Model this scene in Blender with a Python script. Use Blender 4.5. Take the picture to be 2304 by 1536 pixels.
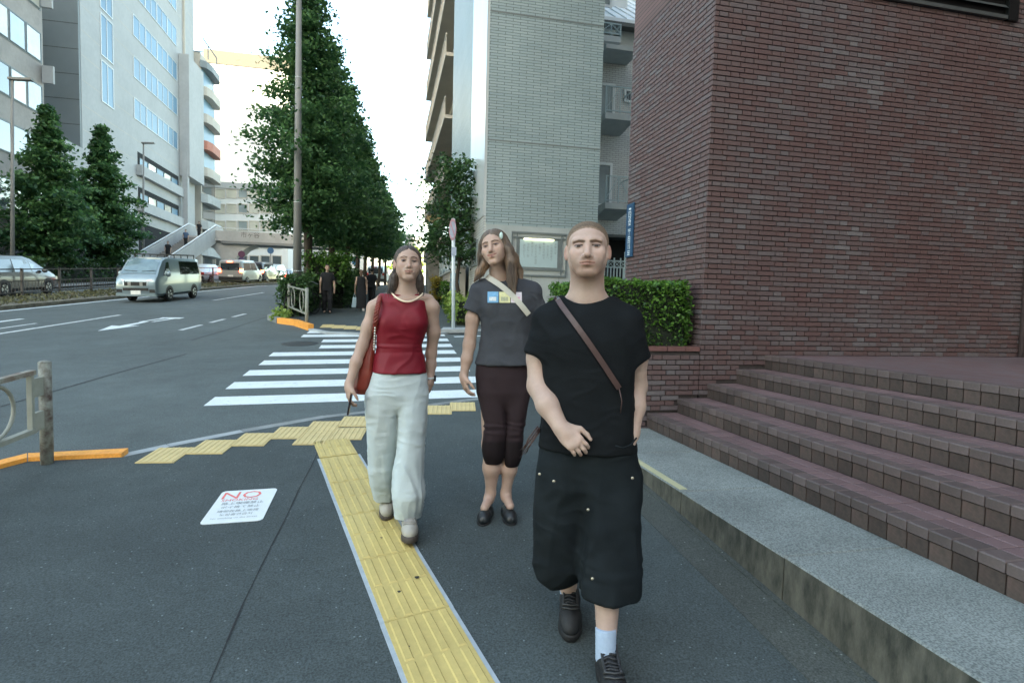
import bpy, bmesh, math, random
import numpy as np
from mathutils import Vector, Matrix
random.seed(7); np.random.seed(7)
scene = bpy.context.scene
for o in list(bpy.data.objects): bpy.data.objects.remove(o)
C = scene.collection
R_ = math.radians
# ---------------------------------------------------------------- camera
CAM_H = 1.60
F_PX, CX, CY = 1275.0, 1152.0, 768.0          # calibrated on the photograph (2304 x 1536)
ROT = np.array([[0.97618706, -0.01137297, -0.21663213],
                [-0.21554305, 0.0619113, -0.97452973],
                [0.02449527, 0.99801686, 0.05798565]])
cam_d = bpy.data.cameras.new('camera'); cam = bpy.data.objects.new('camera', cam_d); C.objects.link(cam)
cam_d.sensor_width = 36.0; cam_d.lens = 36.0 * F_PX / 2304.0; cam_d.clip_start = 0.05; cam_d.clip_end = 2000
cam.matrix_world = Matrix.Translation((0, 0, CAM_H)) @ Matrix(ROT.tolist()).to_4x4()
cam_d.dof.use_dof = True; cam_d.dof.focus_distance = 3.0; cam_d.dof.aperture_fstop = 8.0
scene.camera = cam
# ---------------------------------------------------------------- sky, sun, exposure
SUN_EL = R_(24.0); SUN_FROM = Vector((-0.30, -0.954, 0)).normalized()   # the sun stands behind the viewer, a little left
world = bpy.data.worlds.new('World'); scene.world = world; world.use_nodes = True
wn = world.node_tree; wn.nodes.clear()
sky = wn.nodes.new('ShaderNodeTexSky'); sky.sky_type = 'NISHITA'; sky.sun_disc = False
sky.sun_elevation = SUN_EL; sky.sun_rotation = math.atan2(SUN_FROM.x, SUN_FROM.y)
sky.air_density = 1.0; sky.dust_density = 1.6; sky.ozone_density = 1.0
bg = wn.nodes.new('ShaderNodeBackground'); bg.inputs[1].default_value = 0.15
wo = wn.nodes.new('ShaderNodeOutputWorld')
wn.links.new(sky.outputs[0], bg.inputs[0]); wn.links.new(bg.outputs[0], wo.inputs[0])
sun_d = bpy.data.lights.new('sun', 'SUN'); sun_d.energy = 3.0; sun_d.angle = R_(0.6); sun_d.color = (1.0, 0.90, 0.76)
sun = bpy.data.objects.new('sun', sun_d); C.objects.link(sun)
sdir = Vector((SUN_FROM.x * math.cos(SUN_EL), SUN_FROM.y * math.cos(SUN_EL), math.sin(SUN_EL)))
sun.rotation_euler = sdir.to_track_quat('Z', 'Y').to_euler(); sun.location = (0, -20, 60)
scene.view_settings.view_transform = 'Standard'; scene.view_settings.look = 'None'
scene.view_settings.exposure = 2.8; scene.view_settings.gamma = 1.0
scene.view_settings.use_white_balance = True; scene.view_settings.white_balance_temperature = 7800; scene.view_settings.white_balance_tint = 0
scene.render.resolution_x = 1024; scene.render.resolution_y = 682
scene.render.engine = 'CYCLES'
# ---------------------------------------------------------------- ground shape and measuring helpers
def S(x, y):
    """height of the pavement surface: the street climbs about 7 percent and levels off far away"""
    f = 0.07 * y if y < 40 else 2.8 + 0.07 * 25 * (1 - math.exp(-(y - 40) / 25.0))
    return 0.02 * max(-22, min(12, x)) + f
def ray(px, py):
    d = ROT @ np.array([(px - CX) / F_PX, -(py - CY) / F_PX, -1.0]); return Vector(d)
def G(px, py, dz=0.0):
    d = ray(px, py); t = 2.0
    for _ in range(60):
        p = d * t; e = (CAM_H + p.z) - (S(p.x, p.y) + dz); g = d.z - 0.02 * d.x - 0.06 * d.y
        t = max(0.5, min(400, t - e / g))
    p = d * t; return Vector((p.x, p.y, S(p.x, p.y) + dz))
def atY(px, py, Y):
    d = ray(px, py); d = d * (Y / d.y); return Vector((d.x, d.y, d.z + CAM_H))
def atX(px, py, X):
    d = ray(px, py); d = d * (X / d.x); return Vector((d.x, d.y, d.z + CAM_H))
# ---------------------------------------------------------------- materials
MATS = {}
def mat(name, col, rough=0.75, var=0.12, scale=8.0, bump=0.0, bscale=None, metal=0.0, spec=0.5, col2=None, detail=6.0,
        stretch=None, emit=None, emit_s=0.0, objrand=0.0, attr=None, sheen=0.0, fine=0.0, fscale=300.0, transl=0.0, alpha=1.0, sss=0.0, coat=0.0):
    if name in MATS: return MATS[name]
    m = bpy.data.materials.new(name); m.use_nodes = True; nt = m.node_tree; N = nt.nodes; L = nt.links
    b = N['Principled BSDF']; b.inputs['Roughness'].default_value = rough; b.inputs['Metallic'].default_value = metal
    b.inputs['Specular IOR Level'].default_value = spec
    if sheen: b.inputs['Sheen Weight'].default_value = sheen
    if coat: b.inputs['Coat Weight'].default_value = coat; b.inputs['Coat Roughness'].default_value = 0.06
    if sss: b.inputs['Subsurface Weight'].default_value = sss; b.inputs['Subsurface Radius'].default_value = (1.0, 0.35, 0.2); b.inputs['Subsurface Scale'].default_value = 0.01
    tc = N.new('ShaderNodeTexCoord'); src = tc.outputs['Object']
    if stretch:
        mp = N.new('ShaderNodeMapping'); mp.inputs['Scale'].default_value = stretch; L.new(src, mp.inputs['Vector']); src = mp.outputs['Vector']
    nz = N.new('ShaderNodeTexNoise'); nz.inputs['Scale'].default_value = scale; nz.inputs['Detail'].default_value = detail; nz.inputs['Roughness'].default_value = 0.62
    L.new(src, nz.inputs['Vector'])
    c1 = Vector(col[:3]); 
    if col2 is None: lo, hi = c1 * (1 - var), c1 * (1 + var)
    else: lo, hi = c1, Vector(col2[:3])
    rp = N.new('ShaderNodeValToRGB'); rp.color_ramp.elements[0].position = 0.32; rp.color_ramp.elements[1].position = 0.68
    rp.color_ramp.elements[0].color = (*lo, 1); rp.color_ramp.elements[1].color = (*hi, 1)
    L.new(nz.outputs['Fac'], rp.inputs['Fac']); out = rp.outputs['Color']
    if fine:
        n2 = N.new('ShaderNodeTexNoise'); n2.inputs['Scale'].default_value = fscale; n2.inputs['Detail'].default_value = 2.0; L.new(tc.outputs['Object'], n2.inputs['Vector'])
        mr = N.new('ShaderNodeMapRange'); mr.inputs[1].default_value = 0.3; mr.inputs[2].default_value = 0.7; mr.inputs[3].default_value = 1 - fine; mr.inputs[4].default_value = 1 + fine
        L.new(n2.outputs['Fac'], mr.inputs[0])
        mx = N.new('ShaderNodeVectorMath'); mx.operation = 'SCALE'; L.new(out, mx.inputs[0]); L.new(mr.outputs[0], mx.inputs['Scale']); out = mx.outputs[0]
    if objrand:
        oi = N.new('ShaderNodeObjectInfo'); mr = N.new('ShaderNodeMapRange'); mr.inputs[3].default_value = 1 - objrand; mr.inputs[4].default_value = 1 + objrand
        L.new(oi.outputs['Random'], mr.inputs[0]); mx = N.new('ShaderNodeVectorMath'); mx.operation = 'SCALE'
        L.new(out, mx.inputs[0]); L.new(mr.outputs[0], mx.inputs['Scale']); out = mx.outputs[0]
    if attr:
        at = N.new('ShaderNodeAttribute'); at.attribute_name = attr
        mx = N.new('ShaderNodeVectorMath'); mx.operation = 'MULTIPLY'; L.new(out, mx.inputs[0]); L.new(at.outputs['Color'], mx.inputs[1]); out = mx.outputs[0]
    L.new(out, b.inputs['Base Color'])
    if bump:
        nb = N.new('ShaderNodeTexNoise'); nb.inputs['Scale'].default_value = bscale or scale * 4; nb.inputs['Detail'].default_value = 5.0; L.new(src, nb.inputs['Vector'])
        bp = N.new('ShaderNodeBump'); bp.inputs['Strength'].default_value = min(1.0, bump); bp.inputs['Distance'].default_value = 0.004 if bump < 1 else 0.004 * bump
        L.new(nb.outputs['Fac'], bp.inputs['Height']); L.new(bp.outputs['Normal'], b.inputs['Normal'])
    if emit:
        b.inputs['Emission Color'].default_value = (*emit, 1); b.inputs['Emission Strength'].default_value = emit_s
    if transl:
        tr = N.new('ShaderNodeBsdfTranslucent'); L.new(out, tr.inputs['Color']); ms = N.new('ShaderNodeMixShader'); ms.inputs[0].default_value = transl
        L.new(b.outputs[0], ms.inputs[1]); L.new(tr.outputs[0], ms.inputs[2]); L.new(ms.outputs[0], N['Material Output'].inputs['Surface'])
    m.diffuse_color = (*c1, 1)
    MATS[name] = m; return m
def glass_mat(name, col, rough=0.05, var=0.25, scale=0.25):
    """window glass seen from outside: dark room behind, mirror-like surface"""
    return mat(name, col, rough, var, scale, spec=1.0, coat=0.8)
def brick_mat(name, c1, c2, mortar, bw, bh, joint, axis, rough=0.7, bump=0.6, off=0.5, bias=0.0, big=0.15):
    """small tile cladding too fine to build piece by piece; axis says which world axes run along the courses"""
    if name in MATS: return MATS[name]
    m = bpy.data.materials.new(name); m.use_nodes = True; N = m.node_tree.nodes; L = m.node_tree.links
    b = N['Principled BSDF']; b.inputs['Roughness'].default_value = rough
    g = N.new('ShaderNodeNewGeometry'); sp = N.new('ShaderNodeSeparateXYZ'); L.new(g.outputs['Position'], sp.inputs[0])
    cb = N.new('ShaderNodeCombineXYZ'); L.new(sp.outputs['X' if axis == 'x' else 'Y'], cb.inputs[0]); L.new(sp.outputs['Z' if axis != 'flat' else 'X'], cb.inputs[1])
    t = N.new('ShaderNodeTexBrick'); L.new(cb.outputs[0], t.inputs['Vector']); t.inputs['Scale'].default_value = 1.0
    t.inputs['Brick Width'].default_value = bw; t.inputs['Row Height'].default_value = bh; t.inputs['Mortar Size'].default_value = joint; t.inputs['Mortar Smooth'].default_value = 0.1
    t.inputs['Bias'].default_value = bias; t.offset = off
    t.inputs['Color1'].default_value = (*c1, 1); t.inputs['Color2'].default_value = (*c2, 1); t.inputs['Mortar'].default_value = (*mortar, 1)
    nz = N.new('ShaderNodeTexNoise'); nz.inputs['Scale'].default_value = 0.7; nz.inputs['Detail'].default_value = 8; L.new(g.outputs['Position'], nz.inputs['Vector'])
    mr = N.new('ShaderNodeMapRange'); mr.inputs[1].default_value = 0.3; mr.inputs[2].default_value = 0.7; mr.inputs[3].default_value = 1 - big; mr.inputs[4].default_value = 1 + big; L.new(nz.outputs['Fac'], mr.inputs[0])
    mx = N.new('ShaderNodeVectorMath'); mx.operation = 'SCALE'; L.new(t.outputs['Color'], mx.inputs[0]); L.new(mr.outputs[0], mx.inputs['Scale'])
    L.new(mx.outputs[0], b.inputs['Base Color'])
    bp = N.new('ShaderNodeBump'); bp.invert = True; bp.inputs['Strength'].default_value = bump; bp.inputs['Distance'].default_value = 0.01
    L.new(t.outputs['Fac'], bp.inputs['Height']); L.new(bp.outputs['Normal'], b.inputs['Normal'])
    MATS[name] = m; return m
# ---------------------------------------------------------------- object helpers
def tag(o, label=None, cat=None, group=None, kind=None):
    if label: o['label'] = label
    if cat: o['category'] = cat
    if group: o['group'] = group
    if kind: o['kind'] = kind
    return o
def empty(name, loc=(0, 0, 0), label=None, cat=None, group=None, kind=None):
    o = bpy.data.objects.new(name, None); o.location = loc; o.empty_display_size = 0.2; C.objects.link(o)
    return tag(o, label, cat, group, kind)
def wmat(o):
    m = o.matrix_basis.copy()
    return wmat(o.parent) @ o.matrix_parent_inverse @ m if o.parent else m
def wloc(o): return wmat(o).translation
def link(name, me, parent=None, material=None, loc=None, smooth=False):
    """mesh given in world coordinates (loc None) becomes a child whose own origin is the parent's origin"""
    if material is not None and not me.materials:
        for m in (material if isinstance(material, (list, tuple)) else [material]): me.materials.append(m)
    o = bpy.data.objects.new(name, me); C.objects.link(o)
    if parent is not None:
        o.parent = parent
        if loc is None: o.matrix_parent_inverse = Matrix.Translation(-wloc(parent))
    if loc is not None: o.location = loc
    if smooth:
        me.polygons.foreach_set('use_smooth', [True] * len(me.polygons)); me.update()
    return o
class MB:
    def __init__(s): s.v = []; s.f = []; s.mi = []; s.cur = 0
    def add(s, vs, fs):
        n = len(s.v); s.v += [tuple(v) for v in vs]; s.f += [tuple(i + n for i in f) for f in fs]; s.mi += [s.cur] * len(fs); return s
    def quad(s, a, b, c, d): return s.add([a, b, c, d], [(0, 1, 2, 3)])
    def poly(s, pts): return s.add(pts, [tuple(range(len(pts)))])
    def box(s, x0, x1, y0, y1, z0, z1):
        v = [(x, y, z) for z in (z0, z1) for y in (y0, y1) for x in (x0, x1)]
        return s.add(v, [(0, 2, 3, 1), (4, 5, 7, 6), (0, 1, 5, 4), (2, 6, 7, 3), (0, 4, 6, 2), (1, 3, 7, 5)])
    def obox(s, c, ax, ay, az):
        c, ax, ay, az = map(Vector, (c, ax, ay, az))
        v = [c + ax * i + ay * j + az * k for k in (-1, 1) for j in (-1, 1) for i in (-1, 1)]
        return s.add(v, [(0, 2, 3, 1), (4, 5, 7, 6), (0, 1, 5, 4), (2, 6, 7, 3), (0, 4, 6, 2), (1, 3, 7, 5)])
    def bar(s, a, b, w, h=None, up=(0, 0, 1)):
        a, b = Vector(a), Vector(b); d = b - a; l = d.length; d = d / l; up = Vector(up)
        sd = d.cross(up)
        if sd.length < 1e-4: sd = d.cross(Vector((1, 0, 0)))
        sd.normalize(); u = sd.cross(d); h = w if h is None else h
        return s.obox((a + b) / 2, d * l / 2, sd * w / 2, u * h / 2)
    def prism(s, poly, z0, z1, zf=None):
        """polygon in x,y, between two heights; zf(x,y) adds a sloping datum"""
        n = len(poly); g = zf or (lambda x, y: 0.0)
        v = [(x, y, z0 + g(x, y)) for x, y in poly] + [(x, y, z1 + g(x, y)) for x, y in poly]
        f = [tuple(range(n - 1, -1, -1)), tuple(range(n, 2 * n))] + [(i, (i + 1) % n, n + (i + 1) % n, n + i) for i in range(n)]
        return s.add(v, f)
    def tube(s, pts, rad, n=8, cap=True):
        pts = [Vector(p) for p in pts]; k = len(pts); rad = [rad] * k if isinstance(rad, (int, float)) else rad
        vs = []; up = Vector((0.31, 0.17, 1.0)).normalized(); ref = None
        for i, p in enumerate(pts):
            d = (pts[min(i + 1, k - 1)] - pts[max(i - 1, 0)])
            d = d.normalized() if d.length > 1e-9 else Vector((0, 0, 1))
            if ref is None:
                ref = d.cross(up) if abs(d.dot(up)) < 0.98 else d.cross(Vector((1, 0, 0)))
            ref = (ref - d * ref.dot(d)).normalized(); w = d.cross(ref)
            for j in range(n):
                t = 2 * math.pi * j / n; vs.append(p + (ref * math.cos(t) + w * math.sin(t)) * rad[i])
        fs = [(i * n + j, i * n + (j + 1) % n, (i + 1) * n + (j + 1) % n, (i + 1) * n + j) for i in range(k - 1) for j in range(n)]
        if cap: fs += [tuple(range(n - 1, -1, -1)), tuple((k - 1) * n + j for j in range(n))]
        return s.add(vs, fs)
    def loft(s, rings, close=True, cap=True):
        k = len(rings); n = len(rings[0]); vs = [p for r in rings for p in r]
        m = n if close else n - 1
        fs = [(i * n + j, i * n + (j + 1) % n, (i + 1) * n + (j + 1) % n, (i + 1) * n + j) for i in range(k - 1) for j in range(m)]
        if cap: fs += [tuple(range(n - 1, -1, -1)), tuple((k - 1) * n + j for j in range(n))]
        return s.add(vs, fs)
    def ball(s, c, rx, ry, rz, n=12, m=8):
        vs = []; 
        for i in range(m + 1):
            a = math.pi * i / m
            for j in range(n):
                t = 2 * math.pi * j / n; vs.append((c[0] + rx * math.sin(a) * math.cos(t), c[1] + ry * math.sin(a) * math.sin(t), c[2] + rz * math.cos(a)))
        return s.add(vs, [(i * n + j, (i + 1) * n + j, (i + 1) * n + (j + 1) % n, i * n + (j + 1) % n) for i in range(m) for j in range(n)])
    def mesh(s, name):
        me = bpy.data.meshes.new(name); me.from_pydata(s.v, [], s.f)
        if any(s.mi): me.polygons.foreach_set('material_index', s.mi)
        me.update(); return me
    def build(s, name, material=None, parent=None, smooth=False, loc=None):
        return link(name, s.mesh(name), parent, material, loc, smooth)
def struct(o): o['kind'] = 'structure'; return o
def copy_tree(o, parent=None):
    c = o.copy(); C.objects.link(c); c.parent = parent
    if parent is not None: c.matrix_parent_inverse = o.matrix_parent_inverse.copy()
    for ch in [q for q in o.children if q is not c]: copy_tree(ch, c)
    return c
def text_mesh(name, body, size, extrude=0.0):
    """outline of the writing as mesh in its own x,y plane, centred"""
    cu = bpy.data.curves.new(name, 'FONT'); cu.body = body; cu.size = size; cu.align_x = 'CENTER'; cu.align_y = 'CENTER'; cu.extrude = extrude
    cu.resolution_u = 2
    o = bpy.data.objects.new(name, cu); C.objects.link(o)
    dg = bpy.context.evaluated_depsgraph_get(); me = bpy.data.meshes.new_from_object(o.evaluated_get(dg))
    bpy.data.objects.remove(o); bpy.data.curves.remove(cu); me.name = name; return me
def place_text(name, body, size, M, material, parent):
    me = text_mesh(name, body, size); me.transform(M); return link(name, me, parent, material)
# ================================================================ THE SETTING: road, pavements, kerbs, markings
ROAD_DZ = -0.05
def asphalt(name, c, speck=0.5, patch=0.14, seed=0.0):
    m = bpy.data.materials.new(name); m.use_nodes = True; N = m.node_tree.nodes; L = m.node_tree.links; b = N['Principled BSDF']
    b.inputs['Roughness'].default_value = 0.82; b.inputs['Specular IOR Level'].default_value = 0.35
    g = N.new('ShaderNodeNewGeometry'); ad = N.new('ShaderNodeVectorMath'); ad.operation = 'ADD'; ad.inputs[1].default_value = (seed, seed * 2, 0); L.new(g.outputs['Position'], ad.inputs[0]); P = ad.outputs[0]
    def noise(sc, det=4, ro=0.6):
        n = N.new('ShaderNodeTexNoise'); n.inputs['Scale'].default_value = sc; n.inputs['Detail'].default_value = det; n.inputs['Roughness'].default_value = ro; L.new(P, n.inputs['Vector']); return n.outputs['Fac']
    def rng(x, a, bb, lo, hi):
        r = N.new('ShaderNodeMapRange'); r.inputs[1].default_value = a; r.inputs[2].default_value = bb; r.inputs[3].default_value = lo; r.inputs[4].default_value = hi; L.new(x, r.inputs[0]); return r.outputs[0]
    def mul(a, bb):
        x = N.new('ShaderNodeMath'); x.operation = 'MULTIPLY'; L.new(a, x.inputs[0]); L.new(bb, x.inputs[1]); return x.outputs[0]
    k = mul(rng(noise(0.45, 6), 0.3, 0.7, 1 - patch, 1 + patch), rng(noise(5, 5), 0.3, 0.7, 0.93, 1.07))
    k = mul(k, rng(noise(110, 3), 0.3, 0.72, 0.52, 1.55)); k = mul(k, rng(noise(1.6, 8, .7), 0.35, 0.7, 1.06, 0.84)); k = mul(k, rng(noise(14, 3), 0.66, 0.72, 1.0, 0.86))
    # pale aggregate chips
    v = N.new('ShaderNodeTexVoronoi'); v.inputs['Scale'].default_value = 42; L.new(P, v.inputs['Vector'])
    wv = N.new('ShaderNodeSeparateColor'); L.new(v.outputs['Color'], wv.inputs[0])
    chip = mul(rng(v.outputs['Distance'], 0.14, 0.22, 1, 0), rng(wv.outputs[0], 0.90, 0.94, 0, 1)); 
    ad2 = N.new('ShaderNodeMath'); ad2.operation = 'MULTIPLY_ADD'; L.new(chip, ad2.inputs[0]); ad2.inputs[1].default_value = speck * 4.0; L.new(k, ad2.inputs[2])
    sc = N.new('ShaderNodeVectorMath'); sc.operation = 'SCALE'; sc.inputs[0].default_value = c; L.new(ad2.outputs[0], sc.inputs['Scale']); L.new(sc.outputs[0], b.inputs['Base Color'])
    bp = N.new('ShaderNodeBump'); bp.inputs['Strength'].default_value = 0.55; bp.inputs['Distance'].default_value = 0.004; L.new(noise(190, 2), bp.inputs['Height']); L.new(bp.outputs[0], b.inputs['Normal'])
    MATS[name] = m; return m
M_road = asphalt('road_asphalt', (0.077, 0.094, 0.094), 0.25, 0.15, 3.0)
M_walk = asphalt('pavement_asphalt', (0.053, 0.067, 0.068), 0.5, 0.15, 11.0)
M_strip = asphalt('old_pavement_edge', (0.062, 0.070, 0.064), 0.6, 0.2, 23.0)
def worn_paint(name, c, base, lo=0.60, hi=0.70):
    m = mat(name, c, 0.6, 0.06, 4.0, bump=0.3, bscale=150, fine=0.10, fscale=120); N = m.node_tree.nodes; L = m.node_tree.links; b = N['Principled BSDF']; src = b.inputs['Base Color'].links[0].from_socket
    g = N.new('ShaderNodeNewGeometry'); n = N.new('ShaderNodeTexNoise'); n.inputs['Scale'].default_value = 9; n.inputs['Detail'].default_value = 12; n.inputs['Roughness'].default_value = 0.75; L.new(g.outputs['Position'], n.inputs['Vector'])
    r = N.new('ShaderNodeMapRange'); r.inputs[1].default_value = lo; r.inputs[2].default_value = hi; L.new(n.outputs['Fac'], r.inputs[0])
    mx = N.new('ShaderNodeMix'); mx.data_type = 'RGBA'; L.new(r.outputs[0], mx.inputs['Factor']); L.new(src, mx.inputs['A']); mx.inputs['B'].default_value = (*base, 1); L.new(mx.outputs['Result'], b.inputs['Base Color']); return m
M_white = worn_paint('road_paint_white', (0.60, 0.655, 0.66), (0.16, 0.18, 0.185), 0.57, 0.72)
M_worn = mat('road_paint_worn', (0.30, 0.33, 0.33), 0.7, col2=(0.62, 0.66, 0.66), scale=9)
M_yel = mat('tactile_yellow', (0.50, 0.385, 0.14), 0.62, 0.07, 3.0, fine=0.06, fscale=40, bump=0.15, bscale=200)
M_yel2 = mat('tactile_yellow_pale', (0.55, 0.43, 0.20), 0.65, 0.08, 5.0, fine=0.05, fscale=60)
M_orange = mat('kerb_orange', (0.80, 0.33, 0.06), 0.6, 0.12, 9.0, fine=0.12, fscale=60)
M_kerb = mat('kerb_concrete', (0.20, 0.215, 0.21), 0.85, 0.25, 3.0, bump=0.4, bscale=60, fine=0.12, fscale=90)
M_kerbp = mat('kerb_concrete_pale', (0.32, 0.35, 0.36), 0.85, 0.18, 4.0, bump=0.4, bscale=60)
M_soil = mat('median_soil', (0.085, 0.075, 0.055), 0.95, col2=(0.17, 0.16, 0.12), scale=3.0, bump=0.8, bscale=20, fine=0.3, fscale=30)
M_grey_edge = mat('adhesive_grey', (0.33, 0.38, 0.42), 0.8, 0.15, 12)

ys = [-30, -15, -8, -4, 0, 4, 8, 12, 16, 20, 25, 30, 35, 40, 45, 50, 55, 60, 66, 72, 80, 90, 105, 130, 180]
xs = [-90, -60, -40, -22, -16, -10, -5, 0, 5, 12, 25, 70]
mb = MB(); nx = len(xs)
mb.add([(x, y, S(x, y) + ROAD_DZ) for y in ys for x in xs], [(j * nx + i, j * nx + i + 1, (j + 1) * nx + i + 1, (j + 1) * nx + i) for j in range(len(ys) - 1) for i in range(nx - 1)])
road = struct(mb.build('road', M_road))
mb = MB(); mb.prism([(-400, -400), (400, -400), (400, 500), (-400, 500)], -8.0, -7.0); struct(mb.build('ground', M_soil))

# --- near pavement, its kerb stones and the old asphalt edge beside the granite
near = [(-3.05, -8.0), (-2.93, 4.85), (-2.75, 5.12), (-2.09, 5.12), (-1.80, 5.36), (-1.29, 5.72), (-0.59, 6.14), (0.10, 6.36), (0.55, 6.50), (1.05, 6.70), (1.60, 6.90), (2.2, 7.06), (3.2, 7.20), (9.0, 7.30)]
mb = MB(); mb.prism(near + [(9.0, -8.0)], -0.30, 0.0, S); walk = struct(mb.build('pavement', M_walk))
mb = MB(); mb.prism([(1.62, -4), (1.90, -4), (1.90, 5.2), (1.66, 5.2)], -0.05, 0.004, S); mb.build('asphalt_edge', M_strip, walk)
mb = MB(); mb.prism([(1.855, -4), (1.9, -4), (1.9, 5.2), (1.865, 5.2)], -0.05, 0.012, S); mb.build('concrete_fillet', M_strip, walk)
# narrow crack in the pavement
pts = [G(*p) for p in [(722, 1003), (700, 1050), (672, 1102), (655, 1140), (640, 1172), (612, 1225), (580, 1290), (545, 1362), (510, 1445), (472, 1536)]]
M_crack = mat('crack_tar', (0.016, 0.018, 0.02), 0.9)
mb = MB()
for a, b in zip(pts[:-1], pts[1:]):
    w = random.uniform(0.002, 0.0055); d = (b - a).normalized(); sd = Vector((-d.y, d.x, 0)) * w
    mb.quad(*[(p.x, p.y, S(p.x, p.y) + 0.004) for p in (a - sd, a + sd, b + sd, b - sd)])
mb.build('crack', M_crack, walk)
def kerb_run(name, pts, w, lift, mats, parent, step=0.6, drop=0.25):
    """kerb stones laid end to end along a line; outer side lies to the left of the travel direction"""
    pts = [Vector((p[0], p[1], 0)) for p in pts]
    acc = []
    for a, b in zip(pts[:-1], pts[1:]):
        n = max(1, round((b - a).length / step))
        for i in range(n): acc.append((a.lerp(b, i / n), a.lerp(b, (i + 1) / n)))
    def nrm(i, end):
        d = (acc[i][1] - acc[i][0]).normalized(); j = i + (1 if end else -1)
        if 0 <= j < len(acc): d = (d + (acc[j][1] - acc[j][0]).normalized()).normalized()
        return Vector((-d.y, d.x, 0))
    for i, (a, b) in enumerate(acc):
        g = (b - a).normalized() * 0.004
        a2, b2 = a + g, b - g; na, nb = nrm(i, 0) * w, nrm(i, 1) * w
        l1 = lift(i, len(acc)) if callable(lift) else lift
        mb = MB(); mb.prism([(a2.x, a2.y), (b2.x, b2.y), ((b2 + nb).x, (b2 + nb).y), ((a2 + na).x, (a2 + na).y)], -drop, l1 + random.uniform(-0.002, 0.002), S)
        mm = mats(i, len(acc)) if callable(mats) else mats
        mb.build('kerb_stone', mm, parent)
kerb = struct(empty('kerb', (-2.0, 5.2, S(-2, 5.2))))
kerb_run('k', near[:4], 0.13, 0.035, M_orange, kerb, 0.9)
kerb_run('k', near[3:], 0.13, -0.008, lambda i, n: M_kerbp if i < 2 else M_kerb, kerb, 0.6)
# --- pavement across the side street
far_rows = [(13.72, -0.4, 1.2), (14.0, -1.3, 1.55), (14.7, -1.75, 3.2), (15.9, -2.28, 14), (16.5, -2.8, 14), (17.4, -3.2, 14), (25, -2.6, 14), (33, -1.8, 14), (40, -1.0, 14), (48, 0.0, 14), (58, 1.4, 16), (75, 4, 18), (100, 8, 24), (150, 16, 40)]
mb = MB(); mb.add([(x, y, S(x, y)) for y, a, b in far_rows for x in (a, b)], [(2 * i, 2 * i + 1, 2 * i + 3, 2 * i + 2) for i in range(len(far_rows) - 1)])
fwalk = struct(mb.build('pavement', M_walk))
fk = struct(empty('kerb', (-1.7, 14.8, S(-1.7, 14.8))))
outer = [(150 and a, y) for y, a, b in far_rows]; outer = [(a, y) for y, a, b in far_rows]
line = [(6.0, 15.2), (3.2, 14.7), (1.55, 14.0), (1.2, 13.72), (-0.4, 13.72)] + outer[1:9]
kerb_run('k', line[:5], 0.14, 0.0, M_kerbp, fk, 0.8)
kerb_run('k', line[4:7], 0.14, 0.0, M_kerbp, fk, 0.6)
kerb_run('k', line[6:9], 0.14, 0.10, M_orange, fk, 0.7)
kerb_run('k', line[8:], 0.14, 0.10, M_kerb, fk, 2.0)
# --- crosswalk stripes, lane lines, arrows: sheets a few millimetres above the road
def sheet(mb, poly, dz=0.005): mb.poly([(x, y, S(x, y) + ROAD_DZ + dz) for x, y in poly])
cw = struct(empty('crosswalk', (-0.3, 10, S(-0.3, 10))))
left = [-2.03, -2.03, -2.03, -2.0, -2.02, -1.28, -1.33, -1.86, -1.83]
right = [1.42, 1.42, 1.30, 1.30, 1.30, 1.33, 1.35, 1.36, -0.55]
for i in range(9):
    y = 7.02 + 0.90 * i - (0.16 if i == 8 else 0); sk = 0.02
    mb = MB(); sheet(mb, [(left[i], y), (right[i], y + sk), (right[i], y + 0.45 + sk), (left[i], y + 0.45)]); mb.build('stripe', M_white, cw)
mk = struct(empty('road_markings', (-8, 20, S(-8, 20))))
def band(pts, w, name, m, dz=0.005):
    mb = MB(); pts = [Vector((p[0], p[1], 0)) for p in pts]
    for a, b in zip(pts[:-1], pts[1:]):
        d = (b - a).normalized(); n = Vector((-d.y, d.x, 0)) * w / 2
        sheet(mb, [((a - n).x, (a - n).y), ((b - n).x, (b - n).y), ((b + n).x, (b + n).y), ((a + n).x, (a + n).y)], dz)
    return mb.build(name, m, mk)
med = [(-13.0, 0.0), (-12.1, 10.0), (-11.42, 20.1), (-10.6, 27.0), (-9.75, 34.0), (-8.6, 42.0), (-7.4, 50.0), (-5.6, 60.0), (-2.5, 75.0)]
band(med, 0.17, 'edge_line', M_white)
def drift(x, y0, y1): return [(x + 0.085 * (y0 - 15), y0), (x + 0.085 * (y1 - 15), y1)]
band(drift(-8.05, 11.5, 18.9), 0.13, 'lane_line', M_worn)
band(drift(-8.05, 26, 33), 0.13, 'lane_line', M_worn)
for y0, y1 in ((14.8, 16.0), (16.6, 17.6), (18.3, 19.4)): band(drift(-4.75, y0, y1), 0.12, 'guide_dash', M_worn)
band([(-8.9, 13.0), (-8.6, 16.5)], 0.1, 'lane_line', M_worn)
def arrow(cx, y, L=3.6):
    mb = MB(); k = 0.085
    def T(px, py): return (cx + px + k * (py), y + py)
    sheet(mb, [T(-.10, 1.1), T(.10, 1.1), T(.07, L), T(-.07, L)], 0.006)
    sheet(mb, [T(0, 0), T(.32, 1.2), T(.10, 1.1), T(-.10, 1.1), T(-.32, 1.2)], 0.006); mb.build('lane_arrow', M_white, mk)
arrow(-6.45, 14.7, 2.2)
mb = MB()
a, b = G(330, 720), G(390, 711)
for ox in (-0.16, 0.14):
    sheet(mb, [(a.x + ox - .05, a.y), (a.x + ox + .05, a.y), (b.x + ox + .09, b.y), (b.x + ox - .05, b.y)], 0.006)
sheet(mb, [(b.x - .28, b.y - .25), (b.x + .28, b.y - .35), (b.x + .3, b.y), (b.x - .3, b.y + .05)], 0.0075)
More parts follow.
